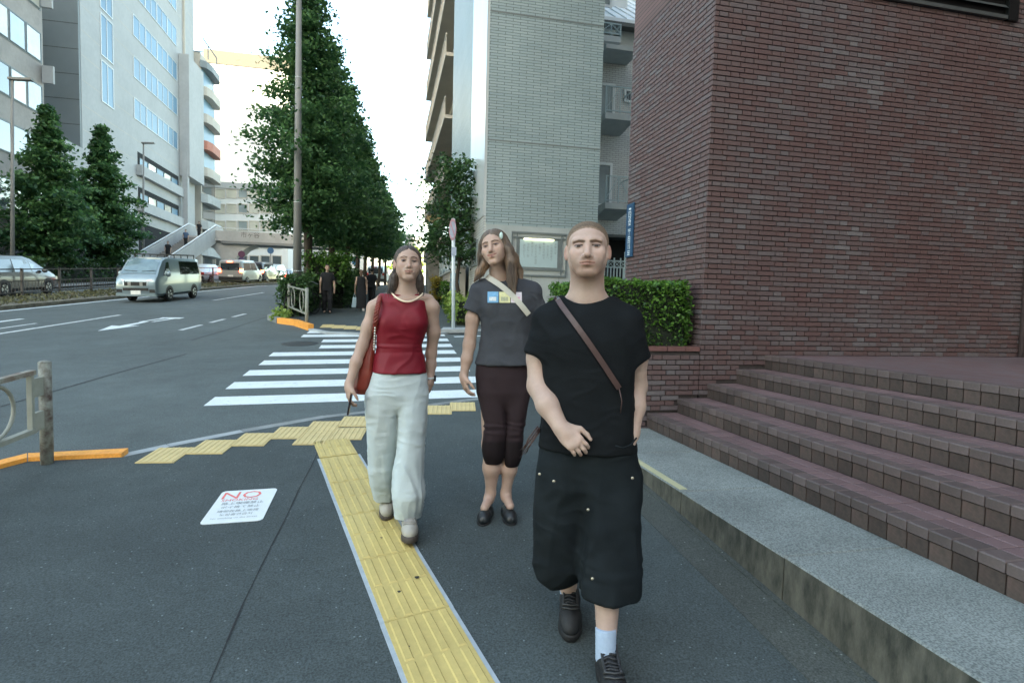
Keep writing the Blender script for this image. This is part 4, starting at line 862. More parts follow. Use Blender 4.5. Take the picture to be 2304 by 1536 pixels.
def leaf_mesh(name, P, size, up=0.5, m=None, flat=1.0, tint=None):
    n = len(P); nrm = RG.normal(size=(n, 3)); nrm[:, 2] = np.abs(nrm[:, 2]) + up; nrm /= np.linalg.norm(nrm, axis=1)[:, None]
    t = RG.normal(size=(n, 3)); u = np.cross(nrm, t); u /= np.linalg.norm(u, axis=1)[:, None]; w = np.cross(nrm, u)
    s = size * RG.uniform(0.6, 1.25, n)[:, None]
    V = np.stack([P - u * s * .5, P - w * s * .32 + nrm * s * .06, P + u * s * .55, P + w * s * .32 + nrm * s * .06], 1).reshape(-1, 3).astype(np.float32)
    me = bpy.data.meshes.new(name); me.vertices.add(4 * n); me.vertices.foreach_set('co', V.ravel()); me.loops.add(4 * n); me.loops.foreach_set('vertex_index', np.arange(4 * n, dtype=np.int32))
    me.polygons.add(n); me.polygons.foreach_set('loop_start', np.arange(0, 4 * n, 4, dtype=np.int32)); me.polygons.foreach_set('loop_total', np.full(n, 4, dtype=np.int32)); me.update()
    a = me.attributes.new('tint', 'FLOAT', 'FACE'); a.data.foreach_set('value', (RG.random(n) if tint is None else tint).astype(np.float32))
    if m: me.materials.append(m)
    return me
def tree_mesh(h, base, prof, nl, leaf, seed, bough=46, lean=(0, 0)):
    """tapered trunk with rising boughs; leaves gathered in flattened layers along the boughs. prof(t) crown radius for t in 0..1"""
    rg = np.random.default_rng(seed); mb = MB()
    tp_ = [(lean[0] * k / 8 + rg.normal() * .03, lean[1] * k / 8 + rg.normal() * .03, h * .95 * k / 8) for k in range(9)]
    mb.tube(tp_, [max(.015, .17 * (h / 11) * (1 - .93 * k / 8)) for k in range(9)], 8)
    P = []; T = []
    per = nl / bough
    for b in range(bough):
        t = (b + rg.random()) / bough; z = base + (h - base) * t; r = prof(t) * rg.uniform(.72, 1.08); az = b * 2.399963 + rg.normal() * .3
        d = np.array([math.cos(az), math.sin(az), 0]); rise = .30 + .25 * t
        pts = [np.array([lean[0] * z / h, lean[1] * z / h, z - r * .25]) + d * r * s + np.array([0, 0, r * rise * s * (1.1 - .55 * s)]) for s in (0, .3, .6, 1.0)]
        mb.tube(pts, [.045 * (1 - t) + .015, .03 * (1 - t) + .011, .012, .005], 5)
        k = int(per * (.35 + 1.3 * (prof(t) / max(prof(q) for q in (.1, .25, .4)))) )
        ncl = max(3, int(4 + r * 3.0)); 
        for c in range(ncl):
            s = (c + .8) / ncl; i = min(2, int(s * 3)); f = s * 3 - i
            ctr = pts[i] * (1 - f) + pts[min(3, i + 1)] * f + rg.normal(size=3) * np.array([.16, .16, .08]) * (r * .5 + .3)
            kk = max(4, int(k / ncl)); rad = .26 + .20 * r * (.5 + .5 * math.sin(math.pi * min(1, s + .15)))
            q = rg.normal(size=(kk, 3)) * np.array([rad, rad, rad * .42]) * .72; q[:, 2] -= .10 * (q[:, 0] ** 2 + q[:, 1] ** 2) / max(rad, .1)
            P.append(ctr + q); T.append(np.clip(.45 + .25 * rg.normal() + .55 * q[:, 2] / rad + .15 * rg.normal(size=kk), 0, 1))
    return mb, np.vstack(P), np.concatenate(T)
def tree(loc, h, base, prof, nl, leaf, seed, label, m=M_leaf, bough=46, group=None, name='street_tree', lean=(0, 0)):
    r = empty(name, loc, label, 'tree', group)
    mb, P, T = tree_mesh(h, base, prof, nl, leaf, seed, bough, lean); o = np.array(loc)
    mb.v = [(a + o[0], b + o[1], c + o[2]) for a, b, c in mb.v]; mb.build('trunk', M_bark, r, True)
    link('crown', leaf_mesh('crown', P + o, leaf, .35, m, tint=T), r)
    return r
def cone(rmax, p=0.85, belly=0.22):
    return lambda t: rmax * (min(1.0, .62 + 1.75 * t) if t < belly else max(.05, ((1 - t) / (1 - belly)) ** p))
def onG(x, y, dz=-.05): return (x, y, S(x, y) + dz)
row = [(20.6, 11.5, 2.12, 27000, .15), (25.2, 10.6, 2.0, 15000, .18), (29.2, 10.3, 2.0, 11000, .20), (33.0, 9.6, 2.0, 9000, .22), (36.6, 9.0, 2.0, 8000, .24), (40.6, 8.6, 2.0, 7000, .25), (45.0, 8.2, 2.0, 6000, .27), (50, 7.8, 2.0, 5000, .3)]
names = ['tallest street tree, dense dark green, rising behind the grey lamp pole', 'second street tree in the row behind the lamp pole', 'third street tree in the row behind the lamp pole', 'fourth street tree in the row behind the lamp pole', 'fifth street tree in the row behind the lamp pole', 'sixth street tree in the row behind the lamp pole', 'seventh street tree in the row behind the lamp pole', 'farthest street tree in the row behind the lamp pole']
for i, (y, h, r, nl, ls) in enumerate(row):
    x = -2.67 + .085 * (y - 20.6)
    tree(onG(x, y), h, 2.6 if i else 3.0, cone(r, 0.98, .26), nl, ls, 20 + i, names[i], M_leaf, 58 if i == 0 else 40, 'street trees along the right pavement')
def leftcone(t): return (1.4 + 6.6 * t if t < .26 else 2.9 * ((1 - t) / .74) ** 1.05) * (1.0 if t < .80 else .9)
tree(onG(-19.8, 46.2), 10.9, 1.9, leftcone, 15000, .30, 51, 'conical green tree beside the white tower, left of the van roof', M_leaf, 46, 'conical trees along the left pavement', 'conical_tree')
tree(onG(-19.6, 39.2), 10.4, 1.7, leftcone, 13000, .28, 52, 'conical green tree at the left edge above the grey minivan', M_leaf, 46, 'conical trees along the left pavement', 'conical_tree')
tree(onG(-21.4, 34.5), 8.2, 1.9, lambda t: leftcone(t) * .62, 6000, .28, 53, 'conical green tree cut off by the left edge of the picture', M_leaf, 40, 'conical trees along the left pavement', 'conical_tree')
# small tree leaning out beside the grey block
tree(onG(2.15, 17.2), 4.9, 1.9, lambda t: 1.0 * math.sin(math.pi * (.18 + .75 * t)) + .15, 3600, .13, 61, 'small leafy tree in front of the street side of the grey block', M_leafd, 26, None, 'garden_tree', (-.15, 0))
p = atY(905, 520, 96); tree((p.x, 96, S(p.x, 96)), 9.5, 2.0, lambda t: 2.2 * math.sin(math.pi * (.2 + .75 * t)), 2500, .42, 71, 'sunlit yellow-green tree at the far end of the street', M_lime, 20, None, 'distant_tree')
p = atY(938, 575, 80); tree((p.x, 80, S(p.x, 80)), 5.5, .8, lambda t: 1.2 * math.sin(math.pi * (.2 + .75 * t)), 900, .35, 72, 'small bright tree beside the footbridge end tower', M_lime, 12, None, 'distant_tree')
def hedge(name, label, box, n, leaf, m, base=True, group=None, rough=.05, cat='hedge', core=None, slope=False):
    """clipped hedge: leaves crowded towards the skin of a box with an uneven surface, over a dark twiggy core"""
    x0, x1, y0, y1, h0, h1 = box; cx_, cy_ = (x0 + x1) / 2, (y0 + y1) / 2; zf = (lambda x, y: S(x, y)) if base else (lambda x, y: 0.0)
    r = empty(name, (cx_, cy_, zf(cx_, cy_) + h0), label, cat, group)
    A = [(x1 - x0) * (h1 - h0), (y1 - y0) * (h1 - h0), (x1 - x0) * (y1 - y0)]; p = np.array([A[0], A[0], A[1], A[1], A[2] * 1.1]); p /= p.sum(); side = RG.choice(5, n, p=p); U = RG.random((n, 3)); dep = np.abs(RG.normal(size=n)) * rough * 1.6
    P = np.column_stack([x0 + (x1 - x0) * U[:, 0], y0 + (y1 - y0) * U[:, 1], h0 + (h1 - h0) * U[:, 2]])
    P[side == 0, 1] = y0 + dep[side == 0]; P[side == 1, 1] = y1 - dep[side == 1]; P[side == 2, 0] = x0 + dep[side == 2]; P[side == 3, 0] = x1 - dep[side == 3]; P[side == 4, 2] = h1 - dep[side == 4]
    f = lambda a, b, c, k: np.sin(a * k + b * 2.3 * k) * np.sin(b * k * .8 - c * k * 1.7 + 1.0)
    P += (np.stack([f(P[:, 1], P[:, 2], P[:, 0], 5), f(P[:, 0], P[:, 2], P[:, 1], 5), f(P[:, 0], P[:, 1], P[:, 2], 4.3)], 1)) * rough + RG.normal(size=(n, 3)) * rough * .35
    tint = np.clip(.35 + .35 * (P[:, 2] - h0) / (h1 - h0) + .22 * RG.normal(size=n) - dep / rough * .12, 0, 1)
    P[:, 2] += np.array([zf(a, b) for a, b in P[:, :2]])
    link('foliage', leaf_mesh('foliage', P, leaf, .1, m, tint=tint), r)
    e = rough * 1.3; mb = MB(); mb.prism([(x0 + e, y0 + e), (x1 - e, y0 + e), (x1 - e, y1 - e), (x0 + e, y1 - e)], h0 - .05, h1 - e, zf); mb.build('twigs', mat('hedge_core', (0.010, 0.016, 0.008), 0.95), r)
    return r
zt_h = atY(1480, 634, YF + .2).z
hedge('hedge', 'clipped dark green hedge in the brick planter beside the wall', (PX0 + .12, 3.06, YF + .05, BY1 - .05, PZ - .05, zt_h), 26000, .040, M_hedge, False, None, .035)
hedge('hedge', 'long low hedge along the left pavement behind the median railing', (-20.3, -19.0, 30, 62, .05, 1.55), 9000, .22, M_leafd, True, None, .15)
hedge('hedge', 'rounded hedge behind the lamp pole base on the far corner', (-3.15, -2.35, 17.9, 20.5, .0, 1.15), 4200, .11, M_leafd, True, None, .13)
hedge('hedge', 'dark hedge along the pavement beside the walking man in black', (-2.9, -1.35, 21.2, 30, .0, 1.25), 7000, .13, M_leafd, True, None, .15)
hedge('bush', 'bright green rounded bush above the far corner hedge', (-2.75, -1.35, 20.2, 22.8, .95, 1.85), 3600, .12, M_bush, True, None, .18, 'bush')
hedge('bush', 'golden leaved bush at the foot of the stone pillar', (atY(974, 660, 24).x, atY(1000, 660, 24).x, 24, 25.0, .1, 1.05), 1100, .10, M_gold, True, None, .12, 'bush')
hedge('bush', 'green bush between the golden bush and the white pole', (atY(998, 660, 21).x, atY(1022, 660, 21).x, 21, 22.0, .0, .95), 1100, .10, M_bush, True, None, .12, 'bush')
hedge('bush', 'pale flowering bush at the foot of the white pole', (1.75, 2.25, 15.3, 17.6, .0, .75), 1300, .10, M_lime, True, None, .1, 'bush')
hedge('bush', 'green ivy spilling from the stone pillar', (xa if False else atY(962, 540, 29.4).x, atY(990, 540, 29.4).x, 29.1, 29.7, 2.4, 3.7), 900, .12, M_leafd, True, None, .12, 'bush')
# weeds on the kerb corner and rough grass on the median
P = np.array([[RG.uniform(-3.15, -2.75), RG.uniform(16.6, 18.0), 0] for _ in range(500)]); P[:, 2] = [S(a, b) + abs(RG.normal()) * .12 for a, b in P[:, :2]]
tag(link('weeds', leaf_mesh('weeds', P, .09, 0, M_lime)), 'tuft of pale weeds on the far kerb corner', 'weeds', kind='stuff')
n = 9000; Y = RG.uniform(8, 58, n); X = np.interp(Y, [m_[1] for m_ in med], [m_[0] for m_ in med]) - .5 - RG.random(n) * 2.6
P = np.column_stack([X, Y, [S(a, b) + .09 + abs(RG.normal()) * .05 for a, b in zip(X, Y)]])
tag(link('grass', leaf_mesh('grass', P, .12, 0, leaf_material('dry_grass', (0.07, 0.065, 0.035), (0.15, 0.15, 0.07)))), 'dry rough grass on the median strip', 'grass', kind='stuff')
# ================================================================ VEHICLES
M_tyre = mat('tyre_rubber', (0.012, 0.012, 0.013), 0.85, 0.2, 20); M_rim = mat('alloy_rim', (0.45, 0.46, 0.47), 0.3, 0.1, 10, metal=0.9)
M_cg = mat('car_glass', (0.012, 0.016, 0.018), 0.05, 0.1, 2, spec=0.8, coat=1.0); M_cgb = mat('windscreen_glass', (0.10, 0.16, 0.175), 0.08, 0.25, 2.0, spec=0.8, coat=1.0)
M_lampw = mat('headlamp', (0.62, 0.66, 0.68), 0.12, 0.2, 25, coat=1.0); M_blk = mat('black_trim', (0.014, 0.015, 0.016), 0.5, 0.2, 10); M_plate = mat('number_plate', (0.70, 0.72, 0.70), 0.5, 0.05, 9)
M_tail = mat('tail_lamp', (0.45, 0.02, 0.015), 0.3, emit=(1.0, 0.10, 0.05), emit_s=4.5); M_tailoff = mat('tail_lamp_off', (0.30, 0.02, 0.02), 0.3)
def paint(name, c, metal=0.35): return mat(name, c, 0.32, 0.03, 2.0, metal=metal, coat=0.6)
def car(name, label, loc, yaw, st, pm, front, wheels, group=None, side_win=(), rear_win=None, tail=None, rack=False, wr=0.33, head=None, plate_f=True, mirror=None, hood_x=None):
    """st: stations from rear to front (x, z_bottom, z_belt, z_top, half width bottom, belt, top)"""
    r = empty(name, loc, label, 'car' if 'van' not in name else 'van', group)
    n = Vector((-0.02, -0.07, 1)).normalized(); fx = Vector((math.cos(yaw), math.sin(yaw), 0)); fx = (fx - n * fx.dot(n)).normalized(); ly = n.cross(fx)
    Mx = Matrix((fx, ly, n)).transposed().to_4x4(); r.matrix_basis = Matrix.Translation(loc) @ Mx
    def bd(mb, nm, m, par=None, smooth=False):
        me = mb.mesh(nm); me.materials.append(m); o = bpy.data.objects.new(nm, me); C.objects.link(o); o.parent = par or r
        if smooth:
            me.polygons.foreach_set('use_smooth', [True] * len(me.polygons)); me.set_sharp_from_angle(angle=R_(38))
        return o
    def ring(s):
        x, zb, zm, zt, w0, w1, w2 = s; zt = max(zt, zm + .03); k = min(.12, (zt - zm) * .45)
        h = [(w0 * .85, zb), (w0, zb + .12), (w1, (zb + zm) / 2 + .05), (w1 - .004, zm), (w2 + .03, zt - k), (w2 + .005, zt - k * .35), (w2 * .84, zt - .012), (w2 * .3, zt)]
        return [(x, y, z) for y, z in h] + [(x, -y, z) for y, z in h[::-1]]
    mb = MB(); mb.loft([ring(s) for s in st]); body = bd(mb, 'body', pm, None, True)
    def at(x):
        for a, b in zip(st[:-1], st[1:]):
            if a[0] <= x <= b[0]:
                f = (x - a[0]) / (b[0] - a[0]); return [p + (q_ - p) * f for p, q_ in zip(a, b)]
        return st[-1] if x > st[-1][0] else st[0]
    def side_pt(x, s, sg, off=.010):
        _, zb, zm, zt, w0, w1, w2 = at(x); zt = max(zt, zm + .03); k = min(.12, (zt - zm) * .45)
        return (x, sg * ((w1 - .004) + ((w2 + .03) - (w1 - .004)) * s + off), zm + (zt - k - zm) * s)
    for (xa, xb, s0, s1, xa2, xb2) in side_win:
        for sg in (1, -1):
            mb = MB(); c = [side_pt(xa, s0, sg), side_pt(xb, s0, sg), side_pt(xb2, s1, sg), side_pt(xa2, s1, sg)]; i_ = [(p[0], p[1] - sg * .03, p[2]) for p in c]
            mb.add(c + i_, [(0, 1, 2, 3) if sg < 0 else (3, 2, 1, 0)] + [((i + 1) % 4, i, 4 + i, 4 + (i + 1) % 4) if sg < 0 else (i, (i + 1) % 4, 4 + (i + 1) % 4, 4 + i) for i in range(4)]); bd(mb, 'side_window', M_cg)
    # windscreen follows the sloping front
    xa, xb = front; mb = MB(); rows = []
    for k in range(5):
        x = xa + (xb - xa) * k / 4; _, zb, zm, zt, w0, w1, w2 = at(x); w = w2 * .90
        rows.append([(x + .012, -w, zt - .03 + .012), (x + .014, -w * .5, zt + .010), (x + .014, w * .5, zt + .010), (x + .012, w, zt - .03 + .012)])
    mb.loft(rows, False, False); bd(mb, 'windscreen', M_cgb, None, True)
    xr = st[0][0]
    if rear_win:
        z0, z1 = rear_win; w = st[0][6] * .93; mb = MB(); mb.box(xr - .03, xr + .10, -w, w, z0, z1); bd(mb, 'rear_window', M_cg)
    if tail:
        z0, z1, m_, hi = tail; w = st[0][5]
        for sg in (1, -1): mb = MB(); mb.box(xr - .04, xr + .16, min(sg * w, sg * (w - .2)) , max(sg * w, sg * (w - .2)), z0, z1); bd(mb, 'tail_lamp', m_)
        if hi: mb = MB(); mb.box(xr - .06, xr - .032, -.16, .16, hi - .05, hi + .03); bd(mb, 'tail_lamp', m_)
        mb = MB(); mb.box(xr - .05, xr - .01, -.17, .17, z0 - .34, z0 - .17); bd(mb, 'number_plate', M_plate); mb = MB(); mb.box(xr - .06, xr + .1, -w * .95, w * .95, st[0][1], st[0][1] + .22); bd(mb, 'bumper', M_blk)
    for x in wheels:
        for sg in (1, -1):
            w = at(x)[4]; mb = MB(); cy = sg * (w - .02)
            ringa = lambda rad, y: [(x + rad * math.cos(t * math.pi / 10), y, wr + rad * math.sin(t * math.pi / 10)) for t in range(20)]
            mb.loft([ringa(wr * .8, cy - sg * .17), ringa(wr, cy - sg * .15), ringa(wr, cy + sg * .015), ringa(wr * .86, cy + sg * .03), ringa(wr * .62, cy + sg * .03)] if sg < 0 else [ringa(wr * .62, cy + .03), ringa(wr * .86, cy + .03), ringa(wr, cy + .015), ringa(wr, cy - .15), ringa(wr * .8, cy - .17)])
            wh = bd(mb, 'wheel', M_tyre); mb = MB(); mb.loft([ringa(wr * .60, cy + sg * .032), ringa(wr * .2, cy + sg * .02)] if sg < 0 else [ringa(wr * .2, cy + .02), ringa(wr * .60, cy + .032)]); bd(mb, 'rim', M_rim, wh)
            for k in range(5):
                a = k * 2 * math.pi / 5; mb = MB(); mb.bar((x + .05 * math.cos(a), cy + sg * .040, wr + .05 * math.sin(a)), (x + wr * .58 * math.cos(a), cy + sg * .040, wr + wr * .58 * math.sin(a)), .05, .02, (0, 1, 0)); bd(mb, 'spoke', M_blk, wh)
            mb = MB(); mb.loft([[(x + (wr + .07) * math.cos(t * math.pi / 8), sg * (w - .3), wr + (wr + .07) * math.sin(t * math.pi / 8)) for t in range(9)], [(x + (wr + .07) * math.cos(t * math.pi / 8), sg * (w + .006), wr + (wr + .07) * math.sin(t * math.pi / 8)) for t in range(9)]], True, True); bd(mb, 'wheel_arch', M_blk)
    return r, bd, at, side_pt
vst = [(-2.35, .42, 1.10, 1.86, .78, .82, .66), (-2.28, .32, 1.10, 1.95, .82, .845, .71), (-1.9, .27, 1.11, 1.98, .845, .85, .73), (0.6, .26, 1.12, 1.99, .845, .85, .74), (1.15, .26, 1.12, 1.975, .845, .85, .735), (1.45, .26, 1.12, 1.86, .845, .85, .73), (1.80, .26, 1.10, 1.52, .845, .848, .75), (2.05, .26, 1.05, 1.24, .84, .845, .79), (2.22, .27, .96, 1.12, .83, .835, .79), (2.32, .30, .80, .95, .80, .81, .76), (2.35, .34, .66, .80, .77, .78, .74)]
vp = G(372, 681, ROAD_DZ)
vy = math.atan2(-1, -.10)
van, bd, at_, sp_ = car('delivery_van', 'silver van with roof rack and dark side windows driving towards the viewer', (-9.15, 26.4, S(-9.15, 26.4) + ROAD_DZ), vy, vst, paint('van_silver', (0.22, 0.29, 0.32)), (1.20, 2.03), (-1.40, 1.16),
    side_win=[(-2.15, -.02, .12, .93, -2.05, -.02), (.06, .78, .10, .90, .06, .78) if False else (1.02, 1.62, .12, .90, 1.0, 1.22)], rear_win=(1.2, 1.8), tail=(.8, 1.15, M_tailoff, None))
mb = MB(); mb.box(2.24, 2.366, -.44, .44, .74, .90); bd(mb, 'grille', M_blk)
for sg in (1, -1):
    mb = MB(); mb.loft([[(2.10, sg * .835, .80), (2.10, sg * .835, 1.03), (2.22, sg * .80, 1.06)], [(2.372, sg * .46, .73), (2.358, sg * .46, .92), (2.33, sg * .46, .98)]] if sg < 0 else [[(2.372, .46, .73), (2.358, .46, .92), (2.33, .46, .98)], [(2.10, .835, .80), (2.10, .835, 1.03), (2.22, .80, 1.06)]]); bd(mb, 'headlamp', M_lampw)
    mb = MB(); mb.box(2.22, 2.352, min(sg * .55, sg * .78), max(sg * .55, sg * .78), .44, .58); bd(mb, 'fog_lamp', M_blk)
    mb = MB(); mb.ball((1.52, sg * 1.0, 1.24), .09, .10, .12); mb.bar((1.5, sg * .84, 1.2), (1.5, sg * .95, 1.22), .05); bd(mb, 'wing_mirror', MATS['van_silver'], None, True)
mb = MB(); mb.box(2.26, 2.36, -.52, .52, .52, .645); bd(mb, 'air_intake', M_blk); mb = MB(); mb.box(2.35, 2.372, -.2, .2, .36, .53); bd(mb, 'number_plate', M_plate); mb = MB(); mb.box(2.2, 2.365, -.80, .80, .29, .40) ; bd(mb, 'bumper', MATS['van_silver'])
mb = MB(); mb.box(2.371, 2.378, -.30, -.18, .73, .9); mb.box(2.3695, 2.376, .18, .30, .73, .9); bd(mb, 'chrome_bar', M_rim)
van.matrix_basis = van.matrix_basis @ Matrix.Scale(.88, 4)
for sg in (1, -1): mb = MB(); mb.bar((1.98, sg * .1 + .02, 1.36), (1.93, sg * .62, 1.40), .025, .015); bd(mb, 'wiper', M_blk)
mb = MB()
for x in (-1.9, -1.2, -.5, .2, .8): mb.box(x - .02, x + .02, -.72, .72, 2.09, 2.12); mb.box(x - .02, x + .02, -.71, -.68, 1.93, 2.09); mb.box(x - .02, x + .02, .68, .71, 1.93, 2.09)
mb.box(-1.95, .85, -.70, -.67, 2.121, 2.145); mb.box(-1.95, .85, .67, .70, 2.121, 2.145); bd(mb, 'roof_rack', M_blk)
mb = MB(); mb.box(1.55, 1.72, -.87, -.84, .98, 1.2); bd(mb, 'corner_mirror', M_blk)
# grey minivan on the far carriageway, front end to the right
mst = [(-2.35, .40, .98, 1.45, .76, .80, .60), (-2.2, .30, .98, 1.66, .82, .84, .66), (-1.5, .24, .98, 1.72, .86, .86, .68), (.1, .22, .98, 1.72, .86, .86, .68), (.6, .22, .97, 1.60, .86, .86, .67), (1.15, .22, .96, 1.32, .86, .855, .70), (1.55, .23, .94, 1.08, .85, .85, .76), (2.0, .25, .84, .95, .82, .82, .74), (2.25, .28, .70, .80, .76, .76, .68), (2.35, .34, .58, .68, .68, .68, .6)]
mv = car('grey_minivan', 'grey minivan cut off by the left edge, seen past the median railing', (-15.95, 28.5, S(-15.9, 28.5) + ROAD_DZ), math.atan2(1, .055), mst, paint('minivan_grey', (0.095, 0.09, 0.085), .1), (.45, 1.50), (-1.38, 1.42), side_win=[(-2.0, -.75, .08, .92, -1.85, -.75), (-.68, .35, .08, .92, -.68, .30), (.42, 1.22, .10, .80, .40, .72)], rear_win=(1.05, 1.5), tail=(.8, 1.15, M_tailoff, None))
mv[0]['category'] = 'car'
for sg in (1, -1):
    mb = MB(); mb.box(1.9, 2.2, min(sg * .60, sg * .80), max(sg * .60, sg * .80), .66, .80); mv[1](mb, 'headlamp', M_lampw)
    mb = MB(); mb.ball((1.05, sg * .96, 1.06), .08, .12, .09); mv[1](mb, 'wing_mirror', MATS['minivan_grey'], None, True)
# traffic waiting under the footbridge, brake lights on
bst = [(-2.1, .40, 1.0, 1.66, .78, .82, .66), (-2.0, .30, 1.0, 1.76, .82, .84, .70), (-1.2, .26, 1.0, 1.80, .84, .85, .70), (.5, .26, 1.0, 1.78, .84, .85, .69), (1.0, .26, .99, 1.50, .84, .85, .70), (1.4, .26, .96, 1.12, .84, .84, .76), (1.9, .28, .85, .96, .80, .80, .72), (2.1, .34, .62, .74, .72, .72, .64)]
sst = [(-2.2, .40, .85, .98, .70, .74, .58), (-1.9, .30, .88, 1.05, .82, .82, .62), (-1.2, .26, .92, 1.42, .84, .84, .58), (.2, .24, .93, 1.47, .85, .85, .58), (.9, .24, .92, 1.05, .85, .85, .66), (1.7, .26, .82, .90, .82, .82, .70), (2.2, .34, .58, .70, .70, .70, .6)]
def tcar(px, Y, st, pm, label, tailm=M_tail, yaw=math.atan2(1, .12), nm='waiting_car', z=(.92, 1.15)):
    p = atY(px, 640, Y); p.z = S(p.x, Y) + ROAD_DZ
    car(nm, label, (p.x, p.y, p.z), yaw, st, pm, (.95, 1.45) if st is bst else (.35, .95), (-1.3, 1.35), 'cars waiting in traffic under the footbridge', side_win=[(-1.85, -.5, .1, .9, -1.7, -.5), (-.42, .8, .1, .9, -.42, .55)] if st is bst else [(-1.4, .75, .1, .85, -1.0, .3)], rear_win=(1.08, 1.55) if st is bst else None, tail=(z[0] - (.2 if st is sst else 0), z[1] - (.25 if st is sst else 0), tailm, 1.66 if st is bst else None))
tcar(545, 45.0, bst, paint('car_silver', (0.34, 0.36, 0.35)), 'silver van with glowing brake lights beyond the delivery van')
tcar(590, 51.0, bst, paint('car_dark', (0.030, 0.033, 0.036)), 'dark minivan with a brake light on, right of the silver one')
tcar(618, 57.0, bst, paint('car_white', (0.58, 0.62, 0.64), .1), 'white van between the dark minivan and the lamp pole', M_tailoff)
tcar(648, 60.0, sst, paint('car_pale_blue', (0.36, 0.44, 0.48)), 'pale blue saloon half hidden by the lamp pole', M_tail)
tcar(466, 47.0, sst, paint('car_white', (0.58, 0.62, 0.64), .1), 'white saloon just behind the rear of the delivery van', M_tailoff)
tcar(852, 56.0, bst, paint('car_teal', (0.34, 0.42, 0.44)), 'pale van parked far down the right pavement', M_tailoff, nm='parked_van')
# ================================================================ STREET FURNITURE
M_pole = mat('lamp_pole_paint', (0.20, 0.20, 0.19), 0.6, 0.15, 3, stretch=(1, 1, .2)); M_polew = mat('pole_white', (0.62, 0.68, 0.70), 0.45, 0.06, 3)
def cyl(parent, name, m, a, b, r0, r1=None, n=14): mb = MB(); mb.tube([a, b], [r0, r1 if r1 is not None else r0], n); return mb.build(name, m, parent, True)
b = G(668, 707); lp = empty('lamp_pole', b, 'tall tapered grey lamp pole on the far pavement corner', 'lamp post')
t = atY(673, -60, b.y); cyl(lp, 'shaft', M_pole, b - Vector((0, 0, .1)), t, .135, .075, 18); cyl(lp, 'base_plate', M_pole, b - Vector((0, 0, .05)), b + Vector((0, 0, .05)), .22)
for f in (.13, .335, .52, .70): p = b.lerp(t, f); cyl(lp, 'strap', M_polew, p, p + Vector((0, 0, .012)), .139 - .06 * f)
tip = t + Vector((0, 0, .6)); cyl(lp, 'arm', M_pole, t, tip, .075, .06); cyl(lp, 'arm', M_pole, tip, tip + Vector((-1.9, .1, .25)), .05, .04); mb = MB(); mb.obox(tip + Vector((-2.2, .1, .24)), (.35, 0, .02), (0, .14, 0), (0, 0, .06)); mb.build('lamp_head', M_pole, lp)
for px, pyt, Y, lb in ((27, 178, 33.0, 'slim street lamp in front of the brown building at the left edge'), (322, 322, 55.0, 'slim street lamp in front of the white tower recesses')):
    a = atY(px, 620, Y); a.z = S(a.x, Y); t = atY(px + 1, pyt, Y); l = empty('street_lamp', a, lb, 'lamp post', 'slim street lamps along the left pavement'); cyl(l, 'shaft', M_pole, a, t, .10, .06); mb = MB(); mb.obox(t + Vector((.35, 0, .02)), (.5, 0, .03), (0, .14, 0), (0, 0, .05)); mb.build('lamp_head', M_pole, l)
p = atY(908, 600, 60); p.z = S(p.x, 60); t = atY(908, 484, 60); l = empty('street_lamp', p, 'sunlit pale street lamp at the far end beside the footbridge tower', 'lamp post'); cyl(l, 'shaft', M_polew, p, t, .16, .12); cyl(l, 'arm', M_polew, t, t + Vector((-1.6, 0, .1)), .07)
# white pole with a faded round no-parking sign
b = G(1020, 745); wp = empty('sign_pole', b, 'white pole with a faded round sign, on the kerb across the crosswalk', 'sign')
t = atY(1020, 492, b.y); cyl(wp, 'pole', M_polew, b, t, .042, .042); mb = MB(); mb.prism([(b.x - .32, b.y - .18), (b.x + .3, b.y - .18), (b.x + .42, b.y + .25), (b.x - .22, b.y + .25)], -.02, .07, S); mb.build('footing', M_kerbp, wp)
M_fade = mat('faded_red', (0.52, 0.30, 0.34), 0.5, 0.15, 8); M_fadeb = mat('faded_blue', (0.40, 0.46, 0.56), 0.5, 0.12, 8)
zc = atY(1014, 517, b.y).z; cx_ = b.x - .07
def disc(r0, r1, y, z, m, nm, ang=(0, 2 * math.pi)):
    mb = MB(); n = 24; v = []
    for k in range(n + 1):
        a = ang[0] + (ang[1] - ang[0]) * k / n; v += [(cx_ + r0 * .34 * math.cos(a), y, z + r0 * math.sin(a)), (cx_ + r1 * .34 * math.cos(a), y, z + r1 * math.sin(a))]
    mb.add(v, [(2 * k, 2 * k + 1, 2 * k + 3, 2 * k + 2) for k in range(n)]); mb.build(nm, m, wp)
mb = MB(); mb.tube([(cx_, b.y - .062, zc), (cx_, b.y - .055, zc)], .26, 24); mb.v = [(cx_ + (x - cx_) * .34, y, z) for x, y, z in mb.v]; mb.build('sign_disc', M_fadeb, wp)
disc(.20, .262, b.y - .066, zc, M_fade, 'sign_rim'); mb = MB(); mb.bar((cx_ - .05, b.y - .067, zc + .15), (cx_ + .05, b.y - .067, zc - .15), .03, .004, (0, 1, 0)); mb.build('sign_bar', M_fade, wp)
mb = MB(); mb.box(cx_ - .02, cx_ + .10, b.y - .07, b.y - .06, zc - .62, zc - .42); mb.build('small_plate', M_fadeb, wp)
